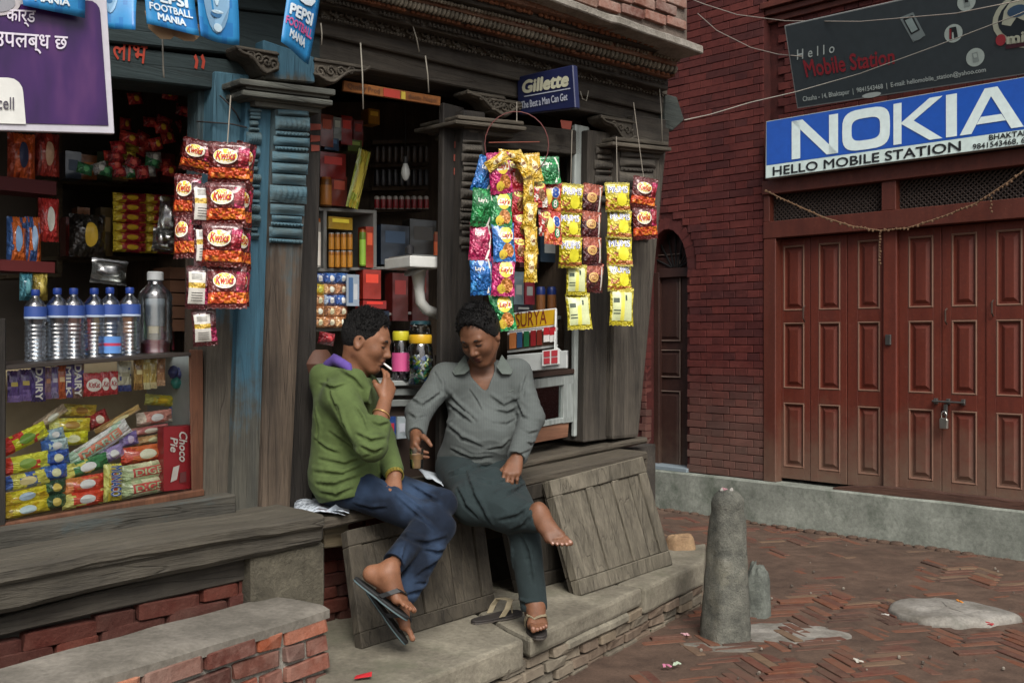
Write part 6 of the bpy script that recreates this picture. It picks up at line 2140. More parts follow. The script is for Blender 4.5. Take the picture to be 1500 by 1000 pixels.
# painted edge line of the window opening
# chocolate bars hanging in a row at the top of the case
bars = [(20, 566, 15, 46, ('#5a3f86', '#8a70b0', '#b9a24a'), None, "purple chocolate bar hanging first in the case row"), (37, 564, 15, 46, ('#5a3f86', '#7f66a8', '#b9a24a'), None, "purple chocolate bar hanging second in the case row"),
        (56, 562, 17, 52, ('#4a3580', '#382866', '#d8d4d0'), "DAIRY", "deep purple bar with white lettering in the case row"), (70, 561, 9, 46, ('#8d6a74', '#7a5a86', '#b07a5a'), None, "slim mauve bar between purple and orange bars in the case"),
        (80, 560, 10, 46, ('#70609c', '#8a80a4', '#c0b8c8'), None, "slim pale purple bar left of the orange bar"), (90, 559, 12, 50, ('#c05a2a', '#a8481f', '#d8b080'), None, "orange bar hanging in the top row of the case"),
        (99, 558, 12, 48, ('#4c3884', '#60509a', '#cfc8d4'), "MILK", "purple bar right of the orange bar"), (113, 557, 17, 52, ('#5a4690', '#7a5a50', '#d8d4d0'), "DAIRY", "purple and brown bar beside the red wafer packs"),
        (182, 551, 18, 44, ('#b9b49c', '#2a3a78', '#8a8468'), None, "cream bar with dark blue figures in the case"), (203, 548, 13, 46, ('#b08a44', '#8a6430', '#d8c890'), None, "gold bar left of the shiny gold foil bar"),
        (214, 547, 10, 46, ('#c9b060', '#d8cfa0', '#a88a40'), None, "shiny gold foil bar in the case row"), (224, 547, 10, 44, ('#b59a4a', '#cfc090', '#8f7a3a'), None, "dull gold bar in the case row"), (236, 545, 11, 40, ('#a87850', '#c09a78', '#8a5a3c'), None, "tan bar last before the case side")]
for px, py, wp, hp, cols, txt, lab in bars:
    c = S(px, py, -.03); sc = c.y / F
    me = pack_mesh("bar_wrapper", lambda u, v, fr, px=px: 1 if (v < .25 or mnoise.noise(V((u * 3, v * 5, px)))  > .25) else 0, [foil(cols[0]), foil(cols[1]), flat(cols[2], .4)], px * .7, .06, 8, 14,
                   [('rect', 0, (.25, .5, .8, .64), 2, {})] if not txt else [])
    o = link("chocolate_bar", me, None, c, yawq(40, 0), (wp * sc * 1.2, .018, hp * sc))
    tag(o, lab, "chocolate bar", "chocolate bars hanging in the case")
    if txt:
        mb = MB(); q = [V((.25, -.62, .45)), V((.25, -.62, -.45)), V((-.25, -.62, -.45)), V((-.25, -.62, .45))]
        co, fs, _ = text2d(txt, bold=.03)
        mb.add([bil(q, a, b) - V((0, .01 * l, 0)) for a, b, l in co], fs); lt = link("lettering", mb.mesh("lettering", flat('#d8d4d0', .5)), o, (0, 0, 0), local=True)
for px, wp, lab, txt in ((137, 25, "wide red wafer pack with white oval in the case row", "KitKat"), (154, 12, "narrow red wafer pack second from left of its three", "Kit"), (166, 12, "narrow red wafer pack nearest the cream bar", "Kit")):
    c = S(px, 563 - (px - 137) * .09, -.015); sc = c.y / F
    me = pack_mesh("wafer_wrapper", lambda u, v, fr: 0, [foil('#b0242a'), flat('#d8cfc8', .4)], px, .05, 8, 12, [('ell', 0, (.1, .2, .9, .75), 1, {}), ('text', txt, (.2, .36, .8, .6), 0, dict(bold=.03, shear=.2))])
    tag(link("wafer_pack", me, None, c, yawq(42, 0), (wp * sc * 1.2, .02, 34 * sc)), lab, "wafer pack", "chocolate bars hanging in the case")
# biscuit packets piled behind the glass: px, py, w, h, rotation, colours, text, label, depth
bis = [
    (36, 642, 60, 24, -24, ('#c9b41e', '#b32a22', '#5a7a2c'), None, "tilted yellow biscuit packet with red end, top of the left pile", -.05),
    (37, 678, 60, 25, -8, ('#c9b830', '#b8301f', '#6a8434'), None, "yellow biscuit packet with red end, under the tilted one", -.04),
    (37, 703, 60, 22, -8, ('#c2b04a', '#2f4f94', '#c9a878'), None, "yellow and blue biscuit packet with round picture, in the left pile", -.03),
    (36, 726, 60, 20, -8, ('#c5a81a', '#b39414', '#8fa0b0'), None, "yellow biscuit packet second from the bottom of left pile", -.03),
    (37, 745, 60, 20, -8, ('#c2a51a', '#a88a14', '#9fb0bd'), None, "yellow biscuit packet at the bottom left of the case", -.03),
    (78, 636, 28, 16, -12, ('#8fa8c4', '#54749f', '#c9d2da'), None, "pale blue packet on top of the blue column", -.06),
    (80, 652, 34, 18, -6, ('#9fb4cc', '#3a62a8', '#d5dce2'), None, "white and blue packet second in the blue column", -.05),
    (82, 670, 34, 21, -6, ('#1d3f8a', '#2a55a4', '#c2c29a'), None, "upper of the two dark blue biscuit packets", -.04),
    (79, 691, 34, 21, -6, ('#1f4796', '#3562ac', '#b8bd90'), None, "lower of the two dark blue biscuit packets", -.03),
    (80, 713, 31, 21, -6, ('#1c3a26', '#2f5434', '#b09a4a'), None, "upper dark green packet with gold band", -.03),
    (80, 734, 31, 21, -6, ('#1d4028', '#30583a', '#a8964a'), None, "lower dark green packet with gold band", -.03),
    (125, 683, 60, 22, -16, ('#2c6a3c', '#c9b050', '#d8d4c0'), None, "green and yellow biscuit packet lying on red ones", -.03),
    (124, 708, 58, 23, -6, ('#b83a24', '#c96a34', '#d8d0c4'), None, "upper red and orange biscuit packet with white badge", -.02),
    (124, 730, 58, 22, -5, ('#b5381f', '#c9b060', '#d8d4c8'), None, "lower red and orange biscuit packet with white badge", -.02),
    (141, 652, 98, 24, -31, ('#b9c4b4', '#8fa894', '#a8604a'), "MARIE", "long white biscuit packet slanting across the pile", -.05),
    (104, 642, 44, 20, -3, ('#c2b81f', '#a8a020', '#d8d890'), None, "small yellow packet in the middle of the pile", -.08),
    (102, 622, 52, 20, 2, ('#c4a428', '#d0c060', '#8a6a2c'), None, "yellow packet with brown picture above the small yellow one", -.09),
    (116, 601, 44, 18, 4, ('#bf9a30', '#caa850', '#86602c'), None, "topmost golden packet of the middle pile", -.11),
    (74, 611, 46, 14, -34, ('#b09c84', '#8f7a64', '#c8bca8'), None, "beige packet leaning up to the right", -.09),
    (143, 614, 28, 22, -22, ('#8f1f22', '#6f181c', '#c9a89a'), None, "dark red packet below the wafer packs", -.10),
    (172, 614, 66, 9, -28, ('#a88a54', '#8f7040', '#c2ac80'), None, "thin tan rusk packet slanting up to the right", -.08),
    (226, 611, 48, 19, -5, ('#b0766a', '#c4a89a', '#d8c8bc'), None, "pink and white biscuit roll on the right pile", -.10),
    (217, 630, 54, 12, -6, ('#9f5a5a', '#b08078', '#c9b0a4'), None, "thin pink packet under the biscuit roll", -.09),
    (222, 643, 48, 12, -8, ('#b08f60', '#94744a', '#c9b48c'), None, "thin tan packet under the pink one", -.08),
    (188, 643, 25, 20, -12, ('#70609c', '#8a7cae', '#a89cc0'), None, "small purple packet near the middle of the case", -.07),
    (164, 664, 32, 20, -20, ('#8878a8', '#a8a0b8', '#c4bcc8'), None, "purple and white packet under the long white one", -.05),
    (212, 664, 64, 25, -5, ('#c0582a', '#b03a24', '#cfc4a0'), None, "orange biscuit packet above two pale green ones", -.04),
    (212, 689, 64, 25, -6, ('#b4bc94', '#9aa880', '#a03a34'), "DIGE", "upper pale green biscuit packet with red panel", -.02),
    (212, 712, 64, 25, -6, ('#b6be98', '#9aa880', '#a03a34'), "DIGE", "lower pale green biscuit packet with red panel", -.02),
    (234, 586, 40, 16, 6, ('#c4a822', '#d0c060', '#b89a20'), None, "crumpled yellow bag high on the right side", -.16),
    (262, 600, 26, 26, -4, ('#b8a830', '#3a5a94', '#c8c8b0'), None, "blue and yellow bag above the red box", -.16),
]
for px, py, wp, hp, rot, cols, txt, lab, d in bis:
    pouch("biscuit_packet", lab, "biscuit packet", px, py, wp, hp, rot, cols, d - .03, txt, "biscuit packets piled in the glass case", 40, (px * .37 + py) % 9, .055)
mo = pouch("biscuit_packet", "upright yellow biscuit packet with blue lettering MONACO", "biscuit packet", 165, 706, 24, 54, 0, ('#b9a838', '#c9bc60', '#a84a38'), -.015, None, "biscuit packets piled in the glass case", 42, 3.3, .04)
mb = MB(); q = [V((.34, -.68, .46)), V((.30, -.68, -.36)), V((-.28, -.68, -.36)), V((-.24, -.68, .46))]
for k_, mi_, bo in ((0, 0, .06), (1, 1, .01)):
    co, fs, _ = text2d("MONACO", bold=bo)
    mb.add([bil([q[0], q[1], q[2], q[3]], a, b) - V((0, .08 * k_ + .01 * l, 0)) for a, b, l in co], fs, mi_)
link("lettering", mb.mesh("lettering", [flat('#dfe2ea', .4), flat('#2c5aa6', .4)]), mo, (0, 0, 0), local=True)
bx = boxthing("pie_box", "tall red box with white lettering at the right end of the case", "box", (243, 624, 281, 717), -.0, .05, flat('#a3222c', .35))
q = sq([(246, 628), (276, 624), (277, 714), (247, 720)], .006)
mb = MB()
put_text(mb, sq([(274, 632), (274, 676), (262, 676), (262, 632)], .006), "Choco", mi=0, bold=.02, shear=.2)
put_text(mb, sq([(260, 640), (260, 662), (249, 662), (249, 640)], .006), "Pie", mi=0, bold=.02, shear=.2)
mb.prism(sq([(254, 684), (263, 681), (259, 702), (250, 706)], .008), -SN * .002, 0)
mb.prism(sq([(264, 692), (273, 690), (273, 705), (263, 707)], .008), -SN * .002, 1)
mb.build("box_print", [flat('#ddd6d0', .4), flat('#7a3a3c', .5)], bx)
for k, (x, y) in enumerate(((254, 545), (262, 548), (258, 560))):
    can("blue_bauble", ("dark blue shiny ball sweet hanging at the case end", "second dark blue ball sweet at the case end", "teal ball sweet lowest at the case end")[k], "sweet", (x - 8, y - 10, x + 8, y + 10), -.12, ('#26306a', '#2c3a78', '#1f7a70') if k < 2 else ('#1f7a70', '#2a8a80', '#1f7a70'), prof=[(.1, 0), (.6, .1), (1, .4), (1, .6, 1), (.6, .9), (.1, 1)])

# ---- goods deep in the left shop
SHELF = wood("shelf_wood", '#4a4034', '#61553f', 'u', bump=.3)
def shelf_unit(name, label, boards, uprights, d, th):
    r = empty(name, S(boards[0][0][0], boards[0][0][1], d), label, "shelf")
    for poly in boards: slab("shelf_board", poly, d, th, SHELF, r, bevel=.002)
    for poly in uprights: slab("upright", poly, d, th, SHELF, r, bevel=.002)
    return r
shelf_unit("wall_shelf", "dark wooden shelves on the back wall of the left shop", [[(60, 262), (300, 275), (300, 280), (60, 267)], [(60, 376), (300, 374), (300, 380), (60, 382)], [(10, 402), (90, 400), (90, 406), (10, 408)]],
           [[(84, 190), (92, 190), (92, 400), (84, 400)], [(284, 120), (300, 122), (298, 470), (284, 470)]], -.92, .25)
left_goods = [
    ("orange_packet", "tall orange snack bag at the far left, under the purple sign", "snack bag", (14, 196, 48, 262), ('#a8481f', '#7a2c18', '#2c3048')),
    ("red_packet", "red bag with pale rim beside the orange bag", "snack bag", (54, 196, 84, 258), ('#8a2a20', '#5f1c18', '#a88a70')),
    ("red_packet", "red and white upright bag on the second shelf", "snack bag", (58, 291, 84, 354), ('#a02a26', '#7a1e1c', '#c9b8a4')),
    ("blue_packet", "orange and blue bag at the left of the second shelf", "snack bag", (12, 318, 36, 384), ('#a8521f', '#2c4a78', '#6a88a8')),
    ("blue_packet", "orange and blue bag beside its twin on the second shelf", "snack bag", (37, 318, 58, 384), ('#a8521f', '#2c4a78', '#7a94b0')),
    ("teal_packet", "teal packet below the left shelves", "packet", (30, 400, 46, 440), ('#2a5a68', '#3a6a74', '#4a7a80')),
    ("yellow_packet", "dull yellow packet below the left shelves", "packet", (48, 400, 68, 440), ('#8a7a34', '#6a5a28', '#9a8a44')),
]
for nm, lab, cat, r, cols in left_goods:
    pouch(nm, lab, cat, (r[0] + r[2]) / 2, (r[1] + r[3]) / 2, r[2] - r[0], r[3] - r[1], 0, cols, -.62, None, None, 38, r[0] * .3, .08)
boxthing("red_tray", "flat red tray above the second shelf at far left", "tray", (10, 262, 74, 282), -.6, .15, flat('#5a1517', .6))
boxthing("red_tray", "red basket below the orange and blue bags", "tray", (10, 382, 72, 398), -.6, .15, flat('#641817', .6))
# stack of red and yellow noodle packets
GN = "red and yellow noodle packets stacked on the back shelf"
for k in range(6):
    y = 290 + k * 14.5
    for j in range(2):
        o = pouch("noodle_packet", f"{('topmost', 'second', 'third', 'fourth', 'fifth', 'bottom')[k]} noodle packet in the {('left', 'right')[j]} column of the red and yellow stack", "noodle packet", 190 + j * 46, y + j * 2.0, 44, 14, -2 + k % 3, ('#8a1f2a', '#b09a22', '#a88a22'), -.72, None, GN, 40, 1.7 + j, .06)
# small sachets hanging in dark garlands
GS_ = "small red sachets hanging in garlands at the back"
random.seed(14)
for k in range(34):
    x = random.uniform(160, 285); y = random.uniform(118, 258)
    if y < 185 and x < 190: y += 60
    o = pouch("sachet", "small red sachet in the dark garlands behind the window", "sachet", x, y, random.uniform(15, 22), random.uniform(14, 20), random.uniform(-25, 25), random.choice([('#a02026', '#7a181c', '#c04a3a'), ('#8a1c20', '#a83228', '#b08a2a'), ('#98242a', '#5f1418', '#a84a40')]), -.5 - random.uniform(0, .2), None, GS_, 40, float(k % 4), .04)
GG = "green and pale sachets among the red garlands"
for k in range(8):
    pouch("sachet", ("green sachet among the red garlands", "pale sachet among the red garlands")[k % 2], "sachet", random.uniform(120, 270), random.uniform(225, 258), 20, 16, random.uniform(-30, 30), [('#1f5a38', '#2f6a44', '#4a8a5a'), ('#8a8a84', '#6a6a68', '#a8a8a0')][k % 2], -.55, None, GG, 40, float(k % 4), .04)
for k in range(7):
    pouch("sachet", "yellow sachet in the short column below the purple sign corner", "sachet", 187 + (k % 2) * 4, 210 + k * 8, 22, 9, 0, ('#a08a22', '#7a6a1c', '#b8a040'), -.6, None, "yellow sachets in a column", 40, 2.0, .03)
M_bag = glassy("cloudy_bag", tint=(.62, .64, .62), alpha_like=.18, rough=.25)
for lab, (x, y, w_, h_) in (("crumpled clear plastic bag hanging right of the noodle stack", (245, 318, 26, 60)), ("second clear bag hanging below the first one", (240, 352, 34, 36)), ("clear bag of grey goods above the water bottles", (160, 398, 52, 36))):
    c = S(x, y, -.45); sc = c.y / F
    me = pack_mesh("bag", lambda u, v, fr: 0, M_bag, x, .1, 10, 12)
    tag(link("plastic_bag", me, None, c, yawq(35, 5), (w_ * sc, .08, h_ * sc)), lab, "plastic bag")
pouch("black_yellow_bag", "black bag with a yellow patch on the middle shelf", "bag", 128, 345, 46, 62, 0, ('#1f1d1a', '#14120f', '#a88a2c'), -.7, None, None, 38, 2.2, .1)
for k in range(5):
    boxthing("brown_carton", f"{('topmost', 'second', 'middle', 'fourth', 'bottom')[k]} brown carton in the stack right of the clear jar" , "carton", (252, 392 + k * 19, 284, 409 + k * 19), -.55, .16, flat('#5a3a26', .8), "brown cartons stacked by the jar")

back_ = [('#4a2c22', 'dark brown'), ('#6a241e', 'dark red'), ('#5a4a2c', 'olive brown'), ('#2c3a4a', 'slate blue'), ('#7a4a22', 'rust'), ('#3a4a34', 'dark green'), ('#8a7a5a', 'tan'), ('#5f1e2a', 'wine red')]
for k in range(8):
    x = 96 + k * 20
    boxthing("carton", back_[k][1] + " carton standing in the row behind the water bottles", "carton", (x, 446 + (k * 7) % 12, x + 18, 512), -.62, .1, foil(back_[k][0]), "cartons behind the water bottles", [(.15, .4, .85, .75, flat(lift_(back_[k][0], 1.6), .4))], 40)
for k in range(8):
    x = 98 + k * 23
    boxthing("packet", back_[(k + 3) % 8][1] + " packet standing on the dark upper shelf", "packet", (x, 222 + (k * 5) % 9, x + 19, 262 + k), -.72, .08, foil(back_[(k + 3) % 8][0]), "packets on the dark upper shelf", [(.2, .3, .8, .7, flat(lift_(back_[(k + 3) % 8][0], 1.6), .4))], 40)
for k in range(4):
    x = 98 + k * 17
    boxthing("box", back_[(k * 3 + 1) % 8][1] + " box on the middle shelf left of the noodle stack", "box", (x, 318 - (k % 2) * 14, x + 15, 375), -.80, .08, foil(back_[(k * 3 + 1) % 8][0]), "boxes on the middle shelf", [(.2, .5, .8, .8, flat(lift_(back_[(k * 3 + 1) % 8][0], 1.6), .4))], 40)

# ---- middle shop: shelf of goods, scale, jars, counter
W_shelf2 = flat('#8a8a86', .6)
r = empty("goods_shelf", S(510, 480, -.8), "pale shelf unit with cans and packets behind the green-topped man", "shelf")
for poly in ([(455, 303), (552, 308), (552, 313), (455, 308)], [(455, 393), (512, 393), (512, 398), (455, 398)], [(512, 392), (640, 388), (640, 392), (512, 396)], [(455, 481), (512, 479), (512, 484), (455, 486)], [(520, 460), (640, 455), (640, 459), (520, 464)]):
    slab("shelf_board", poly, -.62, .28, W_shelf2, r, bevel=.002)
for poly in ([(474, 308), (479, 308), (479, 394), (474, 394)], [(547, 312), (552, 312), (552, 394), (547, 394)]):
    slab("upright", poly, -.62, .28, W_shelf2, r, bevel=.002)
slab("back_panel", [(455, 150), (650, 150), (650, 520), (455, 520)], -.95, .02, W_inner, r)
goods2 = [
    # box rects on upper shelf
    ('box', (470, 168, 488, 215), '#8a3a24', "rust red packet top left in the middle shop", "packet"), ('box', (489, 172, 500, 205), '#8a9088', "pale narrow packet in the top row of the middle shop", "packet"),
    ('box', (500, 170, 516, 212), '#9a2820', "bright red packet in the top row of the middle shop", "packet"), ('box', (518, 176, 532, 214), '#6a1c18', "dark red packet right of the bright red one", "packet"),
    ('box', (476, 202, 496, 220), '#2c4a6a', "blue packet under the rust red packet", "packet"), ('box', (510, 205, 530, 222), '#5a6a2c', "olive packet below the dark red packet", "packet"),
    ('box', (470, 224, 506, 262), '#8a221c', "large red tea carton on the upper shelf", "carton"), ('box', (486, 258, 508, 302), '#7a3020', "dark red box standing on the upper shelf", "box"),
    ('can', (468, 260, 486, 302), '#7a4a1c', "brown glass jar with orange lid on the upper shelf", "jar"),
    ('box', (540, 160, 556, 182), '#b07a22', "amber card hanging above the yellow banner strip", "card"),
    ('can', (458, 320, 470, 392), '#a8a49a', "tall pale can at the left end of the can shelf", "can"),
    ('can', (526, 336, 536, 390), '#6a8a2c', "green and yellow bottle on the can shelf", "bottle"), ('box', (536, 332, 547, 392), '#a83a20', "orange red carton on the can shelf", "carton"),
    ('box', (482, 318, 516, 336), '#b08a20', "yellow packet lying over the orange cans", "packet"),
    ('box', (558, 330, 600, 388), '#1c2a3a', "dark blue sack behind the scale", "sack"), ('box', (600, 322, 640, 388), '#2c2a26', "dark bundle behind the scale", "bundle"),
    ('can', (632, 340, 644, 392), '#a8481f', "orange topped bottle beside the post", "bottle"),
    ('box', (604, 395, 628, 470), '#4a1814', "dark red bottle crate below the scale", "crate"), ('box', (575, 400, 598, 470), '#5a1a18', "maroon bottle under the scale", "bottle"),
    ('box', (532, 395, 558, 438), '#a02a1c', "red snack bag hanging in the middle shop", "snack bag"), ('box', (532, 440, 566, 452), '#9a2018', "flat red packet under the red snack bag", "packet"),
]
for typ, r_, c_, lab, cat in goods2:
    if typ == 'box': boxthing(cat.replace(' ', '_'), lab, cat, r_, -.60, .08, foil(c_), None, [(.15, .55, .85, .85, flat('#%02x%02x%02x' % tuple(min(255, int(int(c_[i:i + 2], 16) * 1.5 + 25)) for i in (1, 3, 5)), .4))], 38)
    else: can(cat, lab, cat, r_, -.60, (c_, '#%02x%02x%02x' % tuple(min(255, int(int(c_[i:i + 2], 16) * 1.4 + 20)) for i in (1, 3, 5)), '#a85a20'))
for j in range(2):
    for k in range(4):
        x = 481 + k * 9
        can("can", f"{('first', 'second', 'third', 'fourth')[k]} gold and orange can from the left in the {('upper', 'lower')[j]} row", "can", (x, 341 + j * 26, x + 8.5, 366 + j * 26), -.56 - .03 * (k % 2), ('#a8681f', '#c98a34', '#8a8a84'), "gold and orange cans")
# packets hanging in rows below the cans
rowc = [('#24407a', '#8a9ab0', '#c8ccd0'), ('#2a2c34', '#7a2a24', '#a8a8a4'), ('#3a62a0', '#24407a', '#c0c8d0'), ('#b09420', '#8a741c', '#c8b850'), ('#2f5f9c', '#1f3f74', '#a8b8c8'), ('#8a5a34', '#b08a60', '#c8b8a0'), ('#a87a50', '#6a4428', '#c4a888'), ('#7a4c30', '#a0704a', '#c0a890')]
k = 0
for r_ in range(5):
    for cix in range(3):
        x = 466 + cix * 17; y = 408 + r_ * 16
        cols = rowc[(r_ * 3 + cix * 2) % 8] if r_ < 3 else rowc[5 + (cix + r_) % 3]
        pouch("biscuit_pack", f"small { ['dark blue', 'black and red', 'light blue', 'yellow', 'mid blue', 'brown', 'tan', 'dark brown'][rowc.index(cols)] } pack in row {['one', 'two', 'three', 'four', 'five'][r_]} under the cans, {['left', 'middle', 'right'][cix]} column", "snack pack", x, y, 18, 16, 0, cols, -.56, None, "small packs in rows under the cans", 40, float(cix), .05)
for lab, r_, c_ in (("white and blue toothbrush card hanging by the packs", (508, 402, 526, 448), '#9aa6b4'), ("grey blue card hanging behind the smoker's head", (528, 455, 570, 480), '#39465a')):
    boxthing("hanging_card", lab, "card", r_, -.5, .01, flat(c_, .4), None, [(.15, .1, .5, .9, flat('#4a6a94', .4)), (.55, .2, .85, .7, flat('#c4c8cc', .4))], 35)
pouch("yellow_strip_banner", "long curved yellow advertising strip on the middle shelf", "banner", 525, 262, 18, 88, 14, ('#97892a', '#7f8a2c', '#a89a34'), -.52, None, None, 36, 2.0, .02)
# row of small bottles on a rack with red caps
rk = empty("bottle_rack", S(580, 305, -.75), "dark rack of small bottles on the back wall", "rack")
for y in (206, 240, 274, 306):
    slab("rack_shelf", [(545, y), (628, y - 2), (628, y + 3), (545, y + 5)], -.78, .12, W_inner, rk)
GBt = "small dark bottles standing on the back rack"
for r_, y in enumerate((216, 250, 284)):
    for k in range(9):
        x = 548 + k * 9
        can("small_bottle", ('first', 'second', 'third', 'fourth', 'fifth', 'sixth', 'seventh', 'eighth', 'ninth')[k] + " from left, " + ("dark brown bottle on the top level of the back rack", "black bottle on the middle level of the back rack", "red and white bottle on the lowest level of the back rack")[r_], "bottle",
            (x, y - (2 if r_ < 2 else -3), x + 8, y + 22), -.72, [('#2a2019', '#3a2c20', '#1a1612'), ('#17171a', '#24242a', '#2a2a30'), ('#b0aca4', '#8a1f24', '#a8a49c')][r_], GBt + " " + str(r_), .5)
# light bulb hanging
c = S(594, 250, -.35)
o = MB().lathe([(.006, .0), (.016, .01), (.024, .035), (.02, .06), (.011, .085)], c - UP * .05, 14).build("light_bulb", flat('#c9ccc8', .25), smooth=True)
tag(o, "unlit white light bulb hanging in the middle shop", "light bulb")
MB().lathe([(.012, .085), (.013, .12), (.004, .125)], c - UP * .05, 10).build("bulb_holder", flat('#2a2a2a', .5), o, smooth=True)
MB().tube([c + UP * .07, c + UP * .5], .002, 5).build("flex", M_dark, o)
# white weighing scale: pan on a curved arm
sc_ = empty("weighing_scale", S(606, 392, -.18), "white shop weighing scale with flat pan on a curved arm", "scale")
M_sc = flat('#c4c5c0', .4)
c = S(607, 386, -.18); q_ = c.y / F
a = V((.82, .57, 0)); b = V((-.57, .82, 0))
MB().box(c, a * 29 * q_, b * .13, UP * 8 * q_).build("scale_head", M_sc, sc_, bevel=.006, seg=2)
mb = MB(); mb.tube([S(610, 394, -.18), S(613, 400, -.18), S(614, 425, -.18), S(616, 442, -.18), S(624, 453, -.18), S(640, 460, -.18)], [.07, .036, .026, .026, .027, .028], 10)
mb.build("curved_arm", M_sc, sc_, smooth='all')
MB().box(S(610, 377, -.18), a * 27 * q_, b * .12, UP * .004).build("pan", flat('#8d8f8c', .3, .6), sc_, bevel=.002)
MB().lathe([(.02, 0), (.022, .03), (.01, .045)], S(600, 372, -.15), 12).build("knob", flat('#2a2a2c', .3), sc_, smooth=True)
# counter with slatted front
cn = empty("counter", S(560, 640, -.2), "low grey counter with glass top behind the smoking man", "counter")
slab("counter_top", [(440, 560), (650, 556), (650, 564), (440, 568)], -.10, .42, flat('#8d918e', .4), cn, bevel=.004)
for y in (572, 588): slab("front_slat", [(440, y), (650, y - 4), (650, y + 6), (440, y + 10)], -.12, .02, flat('#6d716e', .6), cn, bevel=.003)
slab("counter_front", [(440, 598), (650, 594), (650, 700), (440, 720)], -.16, .03, flat('#3a2c24', .8), cn)
for k, (x, c_) in enumerate(((548, '#3a5a94'), (566, '#24407a'), (582, '#9aa4a8'), (470, '#7a8a94'), (460, '#4a5a8a'))):
    boxthing("packet", ("blue packet below the counter, left", "dark blue packet below the counter", "pale packet below the counter by the post", "grey packet low behind the smoker's back", "blue patterned packet behind the smoker's back")[k], "packet", (x, 610 if k < 3 else 520 + 60 * (k - 3), x + 14, 642 if k < 3 else 560 + 60 * (k - 3)), -.1, .04, foil(c_), None, [(.2, .3, .8, .7, flat('#a83040' if k == 1 else '#b8bcc4', .4))], 40)
# sweet jars with yellow lids
M_jar = glassy("jar_plastic", tint=(.88, .90, .90), alpha_like=.06)
def jar(px0, py0, px1, py1, d, lid, lab, fill):
    c, w_, h_ = sizes(px0, py0, px1, py1, d); r_ = w_ / 2; b = c - UP * h_ / 2
    o = MB().lathe([(r_ * .95, 0), (r_, h_ * .03), (r_, h_ * .74), (r_ * .86, h_ * .82)], b, 22).build("sweet_jar", M_jar, smooth=True)
    tag(o, lab, "jar")
    MB().lathe([(r_ * .90, h_ * .82), (r_ * .93, h_ * .83), (r_ * .93, h_ * .97), (r_ * .88, h_)], b, 22).build("lid", flat(lid, .35), o, smooth=True)
    random.seed(int(px0))
    for f_ in range(len(fill)):
        mb = MB()
        for k in range(26):
            a = random.uniform(0, 6.28); rr = r_ * .82 * math.sqrt(random.uniform(.2, 1)); z = random.uniform(.02, .52) * h_
            p = b + V((math.cos(a) * rr, math.sin(a) * rr, z + .008))
            dr = V((random.uniform(-1, 1), random.uniform(-1, 1), random.uniform(-1, 1))).normalized()
            mb.tube([p - dr * .014, p - dr * .006, p + dr * .006, p + dr * .014], [.004, .0075, .0075, .004], 5)
        f2 = mb.build("sweets", foil(fill[f_]), o); f2['kind'] = 'stuff'
    return o
jar(598, 490, 634, 562, -.04, '#c49a22', "large clear jar of wrapped sweets with mustard yellow lid", ['#3a8a6a', '#a8b83a', '#4a6aa8', '#c8ccc8'])
j2 = jar(574, 485, 600, 560, -.14, '#b9b02c', "jar with lime yellow lid and pink label behind the smoker's hand", ['#5a4a5a', '#7a6a7a'])
c, w_, h_ = sizes(574, 485, 600, 560, -.14)
MB().lathe([(w_ * .505, h_ * .22), (w_ * .505, h_ * .58)], c - UP * h_ / 2, 22, cap=False).build("jar_label", flat('#b8487a', .5), j2, smooth='all')
jar(600, 470, 632, 500, -.24, '#22424a', "dark teal lidded jar behind the mustard lidded jar", ['#3a3a34'])
# brown pot and cloth by the smoker's back
o = MB().lathe([(.03, 0), (.07, .02), (.085, .07), (.06, .12), (.05, .13)], S(462, 556, -.02), 16).build("clay_pot", flat('#4a2c1c', .7), smooth=True)
tag(o, "brown clay pot on the counter behind the smoker's back", "pot")
o = pouch("red_cloth", "small red bundle on the shelf behind the smoker", "bundle", 478, 496, 22, 18, 10, ('#7a1c22', '#5a141a', '#8a2c30'), -.3, None, None, 30, 2.2, .08)

# ---- right shop window: cigarette stand, cabinet, cans
Ya, Yb = 5.42, 5.30
def W3(px, py, dd=0.0):
    t = (px - 745) / 70
    Y = Ya + (Yb - Ya) * t
    return at(px, py, Y) + V((-.1, -.99, 0)) * dd
cs = empty("cigarette_stand", W3(780, 540), "white cigarette display stand with yellow header reading SURYA", "display stand")
BK = V((.1, .99, 0))
mb = MB().prism([W3(745, 459), W3(815, 451), W3(815, 478), W3(745, 486)], BK * .02); mb.build("header", M_whiteflat, cs, bevel=.002)
mb = MB().prism([W3(748, 461, .003), W3(813, 453, .003), W3(813, 475, .003), W3(748, 483, .003)], BK * .002); hd_ = mb.build("header_panel", flat('#b9921c', .4), cs)
mb = MB(); put_text(mb, [W3(756, 458, .004), W3(801, 453, .004), W3(801, 474, .004), W3(756, 480, .004)], "SURYA", bold=.0); mb.build("lettering", flat('#6a2416', .5), hd_)
for y0, y1 in ((486, 478), (512, 503)):
    MB().prism([W3(743, y0 + 1), W3(815, y1 + 1), W3(815, y1 + 5), W3(743, y0 + 5)], BK * .14).build("tray", M_whiteflat, cs, bevel=.002)
MB().prism([W3(813, 452, .002), W3(816, 452, .002), W3(816, 508, .002), W3(833, 520, .12), W3(833, 538, .12), W3(813, 540, .10)], BK * .004).build("side_panel", M_whiteflat, cs)
MB().prism([W3(743, 490), W3(813, 482), W3(813, 508), W3(743, 514)], BK * .003).build("back_panel", flat('#5a4638', .6), cs)
